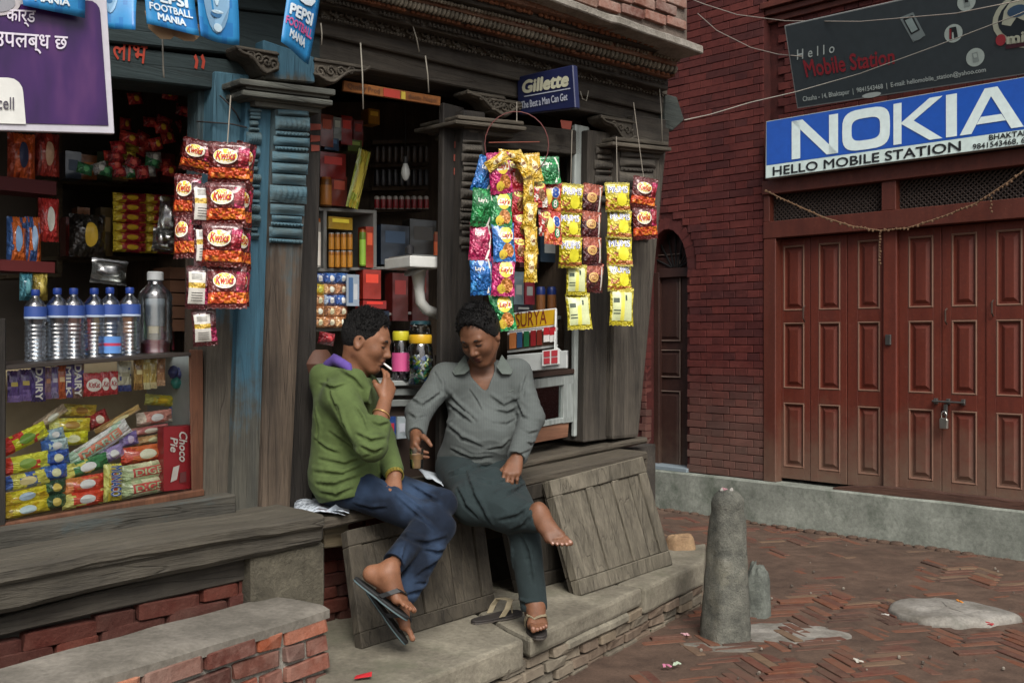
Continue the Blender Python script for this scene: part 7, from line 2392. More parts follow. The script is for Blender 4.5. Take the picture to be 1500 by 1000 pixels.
for k, (x, c_, lab) in enumerate(((747, '#a8683a', "tan"), (758, '#2c4a6a', "blue"), (768, '#1f5a38', "green"), (778, '#7a1c20', "red"), (787, '#6a241a', "brown red"))):
    w_ = 10 if k == 0 else 7.5
    t = (x - 745) / 70
    b0, b1 = 511 - 9 * t, 488 - 8 * t
    mb = MB().prism([W3(x, b1, .03), W3(x + w_, b1 - .8, .03), W3(x + w_, b0 - .8, .03), W3(x, b0, .03)], BK * .02)
    o = mb.build("cigarette_pack", flat(c_, .4)); tag(o, f"{lab} cigarette pack standing in the upper tray of the stand", "cigarette pack", "cigarette packs in the stand")
for k in range(2):
    x = 797 + k * 9
    mb = MB().prism([W3(x, 480, .035), W3(x + 8.5, 479, .035), W3(x + 8.5, 490, .035), W3(x, 491, .035)], BK * .02, 0)
    mb.prism([W3(x, 491.2, .035), W3(x + 8.5, 490.2, .035), W3(x + 8.5, 500, .035), W3(x, 501, .035)], BK * .02, 1)
    o = mb.build("cigarette_pack", [flat('#a8222a', .4), flat('#cfccc8', .4)]); tag(o, ("left red and white cigarette pack of the pair", "right red and white cigarette pack of the pair")[k], "cigarette pack", "cigarette packs in the stand")
MB().prism([W3(745, 520, .08), W3(832, 513, .12), W3(832, 538, .12), W3(745, 546, .08)], BK * .14).build("lower_bin", flat('#a9adab', .5), cs, bevel=.003)
for k, (x, y, c_) in enumerate(((776, 526, '#7a3a3a'), (784, 532, '#5a4a44'), (770, 534, '#8a6a5a'))):
    boxthing("cigarette_pack", ("dark red pack lying in the lower bin", "grey brown pack lying in the lower bin", "tan pack lying in the lower bin")[k], "cigarette pack", (x, y - 7, x + 13, y + 7), -.02 + .05, .02, flat(c_, .4), "cigarette packs in the stand", None, 12)
mb = MB().prism([W3(797, 513, .13), W3(822, 510, .13), W3(822, 532, .13), W3(797, 535, .13)], BK * .004, 0)
for j in range(2):
    for k in range(2):
        x, y = 799 + 11 * j, 514 + 10 * k - j
        mb.prism([W3(x, y, .134), W3(x + 9, y - .8, .134), W3(x + 9, y + 7.5, .134), W3(x, y + 8.3, .134)], BK * .002, 1)
mb.build("price_card", [M_whiteflat, flat('#a03038', .5)], cs)
cab = empty("counter_cabinet", S(800, 640, -.1), "white counter cabinet with glass front below the cigarette stand", "cabinet")
P3 = lambda name, poly, d, th, mat, **kw: slab(name, poly, d, th, mat, cab, **kw)
P3("cabinet_top", [(700, 555), (842, 540), (842, 547), (700, 562)], -.02, .40, flat('#3a2a22', .5), bevel=.003)
P3("cabinet_rail", [(700, 566), (842, 548), (842, 562), (700, 580)], -.03, .04, M_white, bevel=.004)
P3("cabinet_stile", [(826, 562), (842, 560), (840, 618), (825, 620)], -.03, .04, M_white, bevel=.003)
P3("cabinet_rail", [(700, 634), (838, 609), (838, 617), (700, 642)], -.03, .04, M_white, bevel=.003)
P3("cabinet_back", [(700, 560), (840, 545), (840, 640), (700, 650)], -.28, .02, flat('#4a4c4a', .8))
P3("cabinet_glass", [(700, 578), (826, 562), (825, 612), (700, 634)], -.05, .003, glassy("cabinet_glass"), bevel=0)
P3("kick_board", [(700, 642), (834, 617), (832, 640), (700, 664)], -.04, .03, wood("reddish_board", '#6a4432', '#86604a', 'u', bump=.3), bevel=.003)
can("green_bottle", "green and white bottle inside the white cabinet", "bottle", (803, 569, 819, 612), -.1, ('#2f7a5a', '#9fb4a8', '#1f5a42'), neck=.6)
for k, (x, c_, lab) in enumerate(((782, '#7a2a24', "dark red bottle"), (791, '#8a4a3a', "brown red bottle"), (773, '#6a2420', "maroon bottle"))):
    can("bottle", lab + " left of the green one in the cabinet", "bottle", (x, 574 + k, x + 8, 614 + k), -.12, (c_, '#a07a6a', '#4a1c1a'), neck=.5)
for k in range(3):
    x = 785 + k * 16
    can("crisp_tube", ("left blue tube of crisps on the shelf above the stand", "middle blue tube of crisps on the shelf above the stand", "right blue tube of crisps, with orange picture, on the shelf above the stand")[k], "tube", (x, 420, x + 14, 462), -.3, ('#1f3270', '#8a5a34', '#2a3a70'), "blue tubes of crisps")
sh3 = slab("high_shelf", [(700, 466), (842, 462), (842, 467), (700, 472)], -.25, .3, M_white, None, bevel=.002)
tag(sh3, "white shelf carrying blue tubes behind the yellow strips", "shelf")
for k, (r_, c_, lab) in enumerate((((752, 398, 768, 446), '#5a6a70', "grey blue carton behind the gold strip"), ((768, 402, 784, 446), '#7a2a34', "dark pink carton behind the gold strip"), ((752, 446, 782, 456), '#2a2830', "dark flat box over the yellow header"), ((790, 340, 822, 384), '#24303c', "dark bag hanging above the blue tubes"), ((760, 370, 790, 392), '#3a1c1c', "dark red packet behind the red strip"))):
    boxthing("carton", lab, "carton", r_, -.3, .08, foil(c_), None, [(.2, .3, .8, .6, flat('#8d8f8c', .5))], 38)
c, w_, h_ = sizes(826, 233, 852, 290, -.2)
o = MB().lathe([(w_ * .5, 0), (w_ * .5, h_), (w_ * .45, h_ + .004)], c - UP * h_ / 2, 18).build("metal_canister", flat('#4d4f50', .5, .3), smooth=True)
tag(o, "plain grey canister high up beside the white jamb", "canister")
b3 = slab("back_shelf", [(700, 236), (845, 240), (845, 246), (700, 242)], -.4, .3, W_inner, None, bevel=.002)
tag(b3, "dark upper shelf in the right shop window", "shelf")
can("green_jar", "green ringed jar on the dark upper shelf", "jar", (806, 256, 824, 290), -.3, ('#1c3a2c', '#2a5a40', '#1c3a2c'))
# ------------------------------------------------------------ signs and banners
def sign_board(name, label, poly, d, th, mat, plane=S, cat="sign", bevel=.002):
    n = SN if plane is S else RN
    o = MB().prism(sq(poly, d, plane), -n * th).build(name, mat, None, bevel=bevel)
    return tag(o, label, cat)
def flat_part(name, pts3, mat, parent, off, n):
    off = off if off.dot(V((0, 0, H)) - V(pts3[0])) > 0 else -off
    return MB().prism([p + off for p in pts3], -off * .8).build(name, mat, parent)
# big blue and white shop board on the red house
d0 = .05
NS = lambda x, y, e=0: R(x, y, d0 + e)
nk = sign_board("shop_sign", "blue and white NOKIA board over the brown shutters, reading HELLO MOBILE STATION", [(1122, 178), (1660, 85), (1660, 191), (1121, 262)], d0, .06, flat('#9fa8a4', .5), R)
tl = ((1122, 178), (1660, 85)); ml = ((1122, 242.5), (1660, 167)); bl_ = ((1121, 262), (1660, 191))
pn = MB().prism([NS(1123, lin(*tl, 1123) + 1, .003), NS(1655, lin(*tl, 1655) + 1, .003), NS(1655, lin(*ml, 1655), .003), NS(1123, lin(*ml, 1123), .003)], -RN * .002).build("blue_panel", flat('#1a52b0', .35), nk)
def logo(poly_list, q, mat, parent, name="lettering"):
    mb = MB()
    for co in poly_list:
        n_ = len(co); put2d(mb, q, co, [tuple(range(n_))], .003)
    return mb.build(name, mat, parent)
def nq(x0, x1, t0, t1):
    """quad on the board between pixel columns; t measured from blue top (0) to strip top (1)"""
    f_ = lambda x, t: lin(*tl, x) + (lin(*ml, x) - lin(*tl, x)) * t
    return [NS(x0, f_(x0, t0), .004), NS(x1, f_(x1, t0), .004), NS(x1, f_(x1, t1), .004), NS(x0, f_(x0, t1), .004)]
M_lw = flat('#dcebe8', .5)
N_ = [[(0, 0), (.19, 0), (.19, 1), (0, 1)], [(.81, 0), (1, 0), (1, 1), (.81, 1)], [(0, 1), (.24, 1), (1, 0), (.76, 0)]]
logo(N_, nq(1160, 1228, .10, .95), M_lw, pn)
o_out = [(.5 + .5 * math.copysign(abs(math.cos(a)) ** .55, math.cos(a)), .5 + .5 * math.copysign(abs(math.sin(a)) ** .55, math.sin(a))) for a in [2 * math.pi * k / 28 for k in range(28)]]
o_in = [(.5 + (x - .5) * .60, .5 + (y - .5) * .54) for x, y in o_out]
mb = MB(); put2d(mb, nq(1234, 1304, .09, .96), o_out + o_in, [(k, (k + 1) % 28, 28 + (k + 1) % 28, 28 + k) for k in range(28)], .003); mb.build("lettering", M_lw, pn)
logo([[(0, 0), (.17, 0), (.17, 1), (0, 1)], [(.17, .52), (.74, 1), (1, 1), (.42, .52), (1, 0), (.74, 0), (.17, .48)]], nq(1309, 1381, .10, .95), M_lw, pn)
logo([[(0, 0), (1, 0), (1, 1), (0, 1)]], nq(1386, 1402, .10, .95), M_lw, pn)
logo([[(0, 0), (.19, 0), (.42, .60), (.5, .80), (.58, .60), (.81, 0), (1, 0), (.60, 1), (.40, 1)], [(.27, .20), (.73, .20), (.66, .36), (.34, .36)]], nq(1406, 1500, .10, .95), M_lw, pn)
ws = MB().prism([NS(1122, lin(*ml, 1122) + .5, .003), NS(1655, lin(*ml, 1655) + .5, .003), NS(1655, lin(*bl_, 1655) - 1, .003), NS(1122, lin(*bl_, 1122) - 1, .003)], -RN * .002).build("white_strip", flat('#cfe0da', .5), nk)
def sq_strip(x0, x1, t0, t1):
    f_ = lambda x, t: lin(*ml, x) + (lin(*bl_, x) - lin(*ml, x)) * t
    return [NS(x0, f_(x0, t0), .004), NS(x1, f_(x1, t0), .004), NS(x1, f_(x1, t1), .004), NS(x0, f_(x0, t1), .004)]
M_blk = flat('#17191b', .5)
mb = MB(); put_text(mb, sq_strip(1132, 1408, .18, .86), "HELLO MOBILE STATION", bold=.018); mb.build("lettering", M_blk, ws)
mb = MB(); put_text(mb, sq_strip(1449, 1524, .06, .42), "BHAKTAPUR", bold=.02); put_text(mb, sq_strip(1425, 1502, .52, .94), "9841543468, 6", bold=.015); mb.build("lettering", M_blk, ws)
# grey board above, tipped forward at the top
def HB(x, y, e=0):
    xl = lin((38, 1149), (159, 1168), y)
    t = (y - (38 - .205 * (x - xl))) / 120.0
    return R(x, y, .30 - .24 * min(1.4, max(-.6, t)) + e)
ht = ((1149, 38), (1660, -77)); hb = ((1168, 159), (1660, 85))
M_hb = flat('#3b4448', .45)
def HQ(x, s_, e=0):
    return HB(x + 19 * s_ * 0, lin(*ht, x) + (lin(*hb, x) - lin(*ht, x)) * s_, e)
TLp, TRp, BRp, BLp = R(1149, 38, .30), R(1660, -77, .30), R(1660, 85, .06), R(1168, 159, .06)
HN = (TRp - TLp).cross(BLp - TLp).normalized()
if HN.dot(V((0, 0, H)) - TLp) < 0: HN = -HN
hq = [TLp, TRp, BRp, BLp]
def hpix(px, py):
    """pixel -> board plane point"""
    d_ = at(px, py, 1) - V((0, 0, H)); o_ = V((0, 0, H))
    return o_ + d_ * ((TLp - o_).dot(HN) / d_.dot(HN))
hs_ = MB().prism([TLp, hpix(1660, -77), hpix(1660, 85), hpix(1168, 159)], -HN * .03).build("shop_sign", flat('#8a8e8c', .5), None)
tag(hs_, "dark grey board tipped forward above the blue one, with red Mobile Station lettering", "sign")
def hquad(pts, e=.003): return [hpix(*p) + HN * e for p in pts]
hp = MB().prism([hpix(*p) + HN * .002 for p in ((1151, 39), (1655, -74), (1655, 84), (1169, 157))], -HN * .001).build("grey_panel", M_hb, hs_)
M_ww = flat('#b4c0bc', .5); M_rd = flat('#8c2a33', .5)
mb = MB(); put_text(mb, hquad([(1168, 73), (1223, 63), (1223, 77), (1168, 88)]), "Hello", bold=.01, spacing=1.7); mb.build("lettering", M_ww, hp)
mb = MB(); put_text(mb, hquad([(1176, 88), (1311, 70), (1311, 94), (1182, 114)]), "Mobile Station", bold=.025); mb.build("lettering", M_rd, hp)
mb = MB(); put_text(mb, hquad([(1176, 141), (1444, 98), (1445, 107), (1177, 151)]), "Chasha - 14, Bhaktapur  |  9841543468  |  E-mail: hellomobile_station@yahoo.com", bold=.012); mb.build("lettering", M_ww, hp)
mb = MB(); put2d(mb, hquad([(1262, 138), (1292, 133), (1290, 141), (1264, 145)]), *ell2d(), .001); mb.build("small_badge", M_ww, hp)
M_ph = flat('#7d8a8a', .4); M_phd = flat('#2a3032', .4); M_cir = flat('#b0bfb8', .5)
# slider phone picture
mb = MB()
put2d(mb, hquad([(1318, 26), (1338, 18), (1356, 52), (1338, 62)]), [(0, 0), (1, 0), (1, 1), (0, 1)], [(0, 1, 2, 3)], .001, 0)
put2d(mb, hquad([(1323, 28), (1337, 22), (1348, 44), (1335, 51)]), [(0, 0), (1, 0), (1, 1), (0, 1)], [(0, 1, 2, 3)], .002, 1)
put2d(mb, hquad([(1326, 30), (1336, 26), (1345, 43), (1336, 48)]), [(0, 0), (1, 0), (1, 1), (0, 1)], [(0, 1, 2, 3)], .003, 2)
put2d(mb, hquad([(1335, 54), (1352, 45), (1355, 54), (1339, 62)]), *ell2d(), .0025, 0)
mb.build("phone_picture", [M_ph, M_phd, flat('#93a5a3', .4)], hp)
for cx, cy, k in ((1416, 3, 0), (1397, 49, 1), (1429, 84, 2)):
    mb = MB(); r_ = 13.5
    put2d(mb, hquad([(cx - r_, cy - r_ + 2), (cx + r_, cy - r_ - 2), (cx + r_, cy + r_ - 2), (cx - r_, cy + r_ + 2)]), *ell2d(24), .001, 0)
    mats = [M_cir, M_phd, flat('#8a3038', .4), flat('#8f9c98', .4)]
    if k == 1:
        put2d(mb, hquad([(cx - 6, cy - 8), (cx + 4, cy - 10), (cx + 7, cy + 7), (cx - 5, cy + 9)]), [(0, 0), (1, 0), (1, 1), (0, 1)], [(0, 1, 2, 3)], .002, 1)
        put2d(mb, hquad([(cx - 6, cy - 6), (cx - 3, cy - 7), (cx - 3, cy + 8), (cx - 6, cy + 8)]), [(0, 0), (1, 0), (1, 1), (0, 1)], [(0, 1, 2, 3)], .003, 2)
        put2d(mb, hquad([(cx - 2, cy - 1), (cx, cy - 2), (cx + 1, cy + 8), (cx - 2, cy + 8)]), [(0, 0), (1, 0), (1, 1), (0, 1)], [(0, 1, 2, 3)], .003, 0)
    else:
        put2d(mb, hquad([(cx - 5, cy - 6), (cx + 3, cy - 8), (cx + 6, cy + 6), (cx - 3, cy + 8)]), [(0, 0), (1, 0), (1, 1), (0, 1)], [(0, 1, 2, 3)], .002, 3)
        put2d(mb, hquad([(cx - 3, cy - 5), (cx + 2, cy - 6), (cx + 3, cy), (cx - 2, cy + 1)]), [(0, 0), (1, 0), (1, 1), (0, 1)], [(0, 1, 2, 3)], .003, 0 if k else 1)
    mb.build("round_picture", mats, hp)
# round sporty emblem at the right edge: shirt shape with a red disc and white word
mb = MB()
put2d(mb, hquad([(1452, -14), (1640, -52), (1640, 55), (1456, 84)]), *ell2d(32), .001, 0)
put2d(mb, hquad([(1460, -10), (1640, -46), (1640, 46), (1464, 76)]), *ell2d(32), .002, 1)
put2d(mb, hquad([(1466, 2), (1512, -6), (1512, 34), (1468, 40)]), [(0, .1), (.3, 0), (.5, .3), (.8, .1), (1, .5), (.7, 1), (.3, .9), (.1, .6)], [tuple(range(8))], .003, 0)
put2d(mb, hquad([(1476, 10), (1506, 4), (1506, 22), (1476, 28)]), *ell2d(16), .004, 3)
put2d(mb, hquad([(1459, 51), (1474, 49), (1474, 66), (1459, 68)]), *ell2d(18), .004, 2)
put_text(mb, hquad([(1475, 49), (1530, 40), (1530, 58), (1475, 65)]), "mind", .005, 0, bold=.04)
put2d(mb, hquad([(1473, 66), (1640, 40), (1640, 46), (1474, 72)]), [(0, 0), (1, 0), (1, 1), (0, 1)], [(0, 1, 2, 3)], .003, 4)
mb.build("emblem", [flat('#b3b8a4', .5), flat('#2a3238', .4), flat('#a03a42', .4), flat('#3c5670', .4), flat('#4a2a34', .4)], hp)

# purple telecom board hanging at the left front
dp = .52
PQ = lambda x, y, e=0: S(x, y, dp + e)
pb = MB().prism([PQ(-110, 4), PQ(156, -9), PQ(168, 196), PQ(-110, 188)], -SN * .02).build("hanging_sign", flat('#b9b6bd', .4), None, bevel=.002)
tag(pb, "purple board with pale border and white script hanging at the far left", "sign")
inn = [PQ(-100, 14, .003), PQ(128, 1, .003)] + [PQ(128 + 19 * math.sin(a), 19 - 18.5 * math.cos(a), .003) for a in (.4, .8, 1.2, 1.57)] + [PQ(159, 184, .003), PQ(-100, 177, .003)]
def purple_mat():
    b = NB("purple_print")
    co = b.coord('Object', rot=(0, 0, RAD(-45)))
    x = b.sep(co)[0]
    w_ = b.noise(b.coord('Object', (6, 6, 2.0)), 1.3, 3, .5)
    b.out(b.ramp(w_, [(.3, srgb('#22103a')), (.5, srgb('#38184f')), (.62, srgb('#4c2858')), (.75, srgb('#2e1546'))]), .35, 0, .5)
    return b.m
pi_ = MB().prism(inn, -SN * .002).build("purple_panel", purple_mat(), pb)
lg = [PQ(-100, 112, .005), PQ(12, 114, .005)] + [PQ(12 + 22 * math.sin(a), 136 - 22 * math.cos(a), .005) for a in (.4, .8, 1.2, 1.57)] + [PQ(38, 182, .005), PQ(-100, 178, .005)]
lp_ = MB().prism(lg, -SN * .002).build("white_panel", flat('#d2d2cc', .4), pi_)
mb = MB(); put_text(mb, [PQ(-14, 141, .006), PQ(20, 143, .006), PQ(20, 161, .006), PQ(-14, 159, .006)], "ncell", bold=.005); mb.build("lettering", flat('#4a4450', .5), lp_)
mb = MB(); put_text(mb, [PQ(9, 14, .005), PQ(52, 16, .005), PQ(51, 41, .005), PQ(9, 38, .005)], "कार्ड", bold=.012); mb.build("lettering", flat('#cfc8d4', .5), pi_)
mb = MB(); put_text(mb, [PQ(-10, 46, .005), PQ(99, 54, .005), PQ(98, 81, .005), PQ(-10, 77, .005)], "उपलब्ध छ", bold=.012); mb.build("lettering", flat('#cfc8d4', .5), pi_)
mb = MB(); put2d(mb, [PQ(-32, -14, .006), PQ(30, -14, .006), PQ(30, 23, .006), PQ(-32, 23, .006)], *ell2d(28), .001, 0); put2d(mb, [PQ(-24, -9, .007), PQ(22, -9, .007), PQ(22, 18, .007), PQ(-24, 18, .007)], *ell2d(28), .002, 1)
mb.build("round_badge", [flat('#b4aeb0', .4), flat('#8a8a90', .4)], pi_)
MB().tube([PQ(20, 4, -.01), S(20, -90, .30)], .004, 5).build("hanging_wire", M_dark, pb)

# blue drink flags on a string
M_pb = flat('#2a80b8', .4); M_pbd = flat('#2270ae', .4); M_wh = flat('#cfdbe2', .4); M_pink = flat('#c2568a', .4)
def flag(label, poly, d, seed, parts):
    """paper flag: bent quad (TL,TR,BR,BL pixels)"""
    q = sq(poly, d); nrm = SN
    bend = lambda u, v: SN * (.02 * math.sin(u * 3 + seed) + .03 * (1 - v) ** 2 * math.sin(seed * 3 + u * 2)) 
    mb = MB(); mb.grid(lambda u, v: bil(q, u, v) + bend(u, v), 8, 10, lambda u, v: 1 if mnoise.noise(V((u * 3, v * 3, seed))) > .12 else 0)
    o = mb.build("paper_flag", [M_pb, M_pbd], None, smooth='all', weld=True); 
    md = o.modifiers.new("thickness", 'SOLIDIFY'); md.thickness = .0015; md.offset = 0
    tag(o, label, "flag", "drink flags on a string")
    for nm, kind, data, (u0, v0, u1, v1), mats, kw in parts:
        m2_ = MB()
        items_ = data if kind == 'multi' else [(kind, data, (u0, v0, u1, v1), 0, kw)]
        for (kk, dd, (a0, b0, a1, b1), mi_, kw_) in items_:
            if kk == 'text': co, fs, _ = text2d(dd, **kw_)
            elif kk == 'ell': co, fs = ell2d(20)
            else: co, fs = dd, [tuple(range(len(dd)))]
            vs = [bil(q, a0 + (a1 - a0) * a, b0 + (b1 - b0) * b) + bend(a0 + (a1 - a0) * a, b0 + (b1 - b0) * b) + SN * (.004 + .0015 * mi_ + .0002 * (l_[0] if l_ else 0)) for a, b, *l_ in co]
            a_, b_, c_ = [vs[k] for k in fs[0][:3]]
            if (b_ - a_).cross(c_ - a_).dot(SN) < 0: fs = [f[::-1] for f in fs]
            m2_.add(vs, fs, mi_)
        m2_.build(nm, mats, o)
    return o
def pepsi_text(v0=.1):
    return [("lettering", 'text', "PEPSI", (.10, v0 + .30, .86, v0 + .47), [M_wh], dict(bold=.045)), ("lettering", 'text', "FOOTBALL", (.06, v0 + .15, .92, v0 + .27), [M_wh], dict(bold=.03)), ("lettering", 'text', "MANIA", (.2, v0, .76, v0 + .12), [M_wh], dict(bold=.045))]
globe = [('ell', 0, (.20, .66, .86, 1.0), 0, {}), ('poly', [(.0, .55), (.25, .62), (.6, .52), (1, .6), (.98, .8), (.75, .97), (.5, 1), (.25, .97), (.02, .8)], (.20, .66, .86, 1.0), 1, {}), ('poly', [(.02, .4), (.3, .34), (.7, .42), (.98, .3), (.8, .06), (.5, 0), (.2, .06)], (.20, .66, .86, 1.0), 2, {})]
t5 = pepsi_text(.14); t5[1] = ("lettering", 'text', "FOOTBALL", (.04, .29, .92, .41), [M_pink], dict(bold=.03))
flag("blue PEPSI FOOTBALL MANIA flag hanging alone above the carved capital", [(421, -34), (474, -22), (461, 92), (407, 63)], .40, 1.0, t5 + [("emblem", 'multi', globe, (0, 0, 0, 0), [M_wh, M_pink, M_wh], {})])
flag("blue flag reading FOOTBALL MANIA with a curved lower edge, third from left", [(204, -52), (285, -46), (290, 54), (213, 36)], .42, 2.0, pepsi_text(.10) )
# flag with a plain portrait stand-in in blue tones
M_f1, M_f2, M_f3 = flat('#7fa6c4', .4), flat('#3d6f9c', .4), flat('#b9d2e0', .4)
face = [('ell', 0, (.16, .12, .82, 1.25), 0, {}), ('ell', 0, (.24, .80, .44, .88), 1, {}), ('ell', 0, (.56, .80, .76, .88), 1, {}), ('poly', [(.4, 0), (.6, 0), (.75, .2), (.55, 1), (.45, 1), (.25, .2)], (.40, .52, .62, .86), 2, {}), ('ell', 0, (.34, .34, .68, .44), 1, {}), ('ell', 0, (.36, .40, .66, .45), 2, {}), ('ell', 0, (.40, .14, .62, .26), 2, {})]
flag("blue flag printed with a face, right of the lettered one", [(286, -46), (346, -40), (358, 64), (291, 54)], .41, 3.0, [("portrait", 'multi', face, (0, 0, 0, 0), [M_f1, M_f2, M_f3], {})])
flag("narrow folded blue flag right of the purple board", [(150, -52), (202, -46), (190, 48), (160, 38)], .40, 4.0, [("portrait", 'multi', [('ell', 0, (-.1, .25, .5, 1.2), 0, {}), ('ell', 0, (.0, .4, .3, .5), 1, {})], (0, 0, 0, 0), [M_f1, M_f2], {})])
flag("blue flag reading MANIA in front of the purple board's top", [(30, -95), (118, -88), (126, 26), (34, 8)], .56, 5.0, [("lettering", 'text', "MANIA", (.18, .10, .74, .20), [M_wh], dict(bold=.045)), ("lettering", 'text', "FOOTBALL", (.08, .24, .90, .34), [M_wh], dict(bold=.03))])
for k, (x0, y0, x1, y1) in enumerate(((212, 34, 258, 57), (248, 44, 292, 60))):
    mb = MB(); mb.prism(sq([(x0, y0 - 18), (x1, y0 - 8), (x1, y1 - 6), (x1 - 8, y1 + 1), ((x0 + x1) / 2, y1), (x0 + 6, y0 + 8)], .385), -SN * .0015)
    o = mb.build("paper_flag", flat('#a88a68', .6)); tag(o, ("tan back of a curled flag under the lettered flag, left", "tan back of a curled flag under the lettered flag, right")[k], "flag", "drink flags on a string")
mb = MB(); mb.tube([S(x, lin((-60, -62), (470, -20), x) + 6 * math.sin(x * .03), .41) for x in range(-60, 480, 20)], .003, 5)
o = mb.build("flag_string", M_string); tag(o, "pale string carrying the blue flags along the fascia", "string")

# Gillette box sign hanging square to the facade
gp = S(757, 140, .06)
def GP(px, py):
    k = (px - 750) / F
    # plane through gp containing SN and UP
    # X = gp.x + .7071 t ; Y = gp.y - .7071 t ; X = k Y
    t = (k * gp.y - gp.x) / (.70710678 * (1 + k))
    return at(px, py, gp.y - .70710678 * t)
TLg, TRg, BRg, BLg = GP(757, 113), GP(839, 95), GP(843, 158), GP(759, 168)
gs_ = MB().prism([TLg, TRg, BRg, BLg], SU * .035).build("hanging_sign", flat('#1c2244', .4), None, bevel=.004)
tag(gs_, "small navy Gillette sign projecting from the carved lintel", "sign")
gq = lambda pts: [GP(*p) for p in pts]
mb = MB(); put_text(mb, gq([(764, 119), (833, 104), (834, 127), (766, 138)]), "Gillette", .002, 0, bold=.05, shear=.18); mb.build("lettering", flat('#b4b49c', .5), gs_)
mb = MB(); put_text(mb, gq([(764, 149), (831, 136), (832, 147), (765, 160)]), "The Best a Man Can Get", .002, 0, bold=.02, shear=.1)
put2d(mb, gq([(768, 141), (836, 129), (836, 130.5), (768, 142.5)]), [(0, 0), (1, 0), (1, 1), (0, 1)], [(0, 1, 2, 3)], .002); mb.build("lettering", flat('#a3a8b4', .5), gs_)
# orange strip board over the middle shop opening
ob = slab("lintel_sign", [(504, 118), (646, 142), (645, 155), (503, 133)], .04, .015, wood("faded_orange_board", '#7d4a24', '#9a6434', 'u', bump=.2), None, bevel=.002)
tag(ob, "narrow faded orange board with worn lettering over the middle opening", "sign")
mb = MB(); put_text(mb, sq([(509, 122), (556, 130), (556, 140), (509, 132)], .042), "Quality Prod", mi=0, bold=.0)
mb.prism(sq([(562, 129), (586, 133), (586, 145), (562, 141)], .043), -SN * .001, 1); mb.prism(sq([(588, 134), (594, 135), (594, 146), (588, 145)], .043), -SN * .001, 2)
mb.build("lettering", [flat('#4a2c18', .7), flat('#a03022', .6), flat('#b09a34', .6)], ob); mb = MB()
put_text(mb, sq([(598, 137), (640, 144), (640, 152), (598, 146)], .042), "ducts Nepal", mi=0, bold=.0)
mb.build("lettering", [flat('#4a2c18', .7), flat('#a03022', .6), flat('#b09a34', .6)], ob)

# ------------------------------------------------------------ strings and cables
def wire(name, label, pts, r, mat, cat="cable", sag=None):
    o = MB().tube(pts, r, 5).build(name, mat, None, smooth='all'); return tag(o, label, cat)
M_pale = flat('#8f8a7e', .8); M_cab = flat('#7d756c', .7); M_cabd = flat('#2a2422', .7)
wire("string", "pale string stretched along the carved band of the lintel", [S(x, lin((474, -2), (967, 127), x) + 2 * math.sin(x * .02), .15) for x in range(470, 972, 20)], .0028, M_pale, "string")
for k, (x0, y0, x1, y1, lab) in enumerate(((528, 63, 532, 160, "long string end hanging before the orange board"), (623, 82, 628, 136, "string end hanging from the lintel right of the orange board"), (604, 36, 614, 76, "short looped string end under the carved band"), (966, 128, 970, 208, "string end hanging straight at the right end of the lintel"), (470, 34, 471, 66, "string loop beside the single blue flag"))):
    wire("string", lab, [S(x0, y0, .16), S((x0 + x1) / 2 + 1, (y0 + y1) / 2, .155), S(x1, y1, .15)], .0032, M_pale, "string")
wire("string", "bent white string scrap nailed right of the navy sign", [S(850, 134, .1), S(853, 145, .1), S(859, 148, .1), S(862, 133, .1)], .003, M_pale, "string")
wire("cable", "upper thin cable sagging across the red wall to the grey board", [R(1000, -6, .25), R(1030, 6, .2), R(1080, 22, .15), R(1150, 31, .2), R(1260, 32, .36), R(1400, 20, .4), R(1520, -4, .4)], .0038, M_cab)
wire("cable", "second thin cable from the wall corner sagging to the left edge of grey board", [R(1022, 20, .1), R(1050, 45, .08), R(1100, 70, .08), R(1140, 80, .12), R(1175, 83, .3)], .0038, M_cab)
wire("cable", "long pale cable rising from the shop's beam end across both boards", [S(1003, 176, .1), at(1040, 168, 6.9), at(1100, 150, 7.3), R(1165, 135, .4), R(1260, 108, .44), R(1370, 68, .44), R(1480, 26, .44), R(1560, -8, .44)], .0036, flat('#8a867c', .7))
wire("cable", "thin dark cable hanging below the left fascia by the flags", [S(238, 58, .3), S(239, 100, .3), S(240, 114, .3)], .003, M_pale)
wire("cable", "black wire draped over the blue jamb", [S(322, 140, .06), S(335, 152, .08), S(346, 166, .08), S(352, 178, .06)], .0035, M_cabd)
wire("cable", "black wire tied across the blue jamb", [S(288, 178, .0), S(316, 180, .06), S(340, 182, .07), S(362, 187, .1)], .0032, M_cabd)
# dry garland strung over the shutters
gl = empty("garland", R(1290, 338, .05), "dry brown garland strung across the tops of the shutters", "garland")
gp_ = [(1122, 280), (1160, 298), (1205, 318), (1250, 332), (1290, 338), (1330, 334), (1380, 318), (1430, 298), (1475, 268), (1520, 236)]
mb = MB(); mb.tube([R(x, y, .04) for x, y in gp_], .006, 5)
mb.build("cord", flat('#6a5038', .9), gl, smooth='all')
mb = MB(); random.seed(8)
for i in range(len(gp_) - 1):
    for k in range(7):
        t = k / 7; x = gp_[i][0] + (gp_[i + 1][0] - gp_[i][0]) * t; y = gp_[i][1] + (gp_[i + 1][1] - gp_[i][1]) * t
        mb.ball(R(x, y + random.uniform(-1, 2.5), .045), random.uniform(.007, .013), 5, 4)
for k in range(11): mb.ball(R(1289 + random.uniform(-1, 1), 342 + k * 4.4, .045), random.uniform(.007, .012), 5, 4)
for k in range(5): mb.ball(R(1452 + random.uniform(-1, 1), 290 + k * 5, .045), random.uniform(.006, .010), 5, 4)
o = mb.build("dried_flowers", flat('#5e4630', .9), gl); o['kind'] = 'stuff'

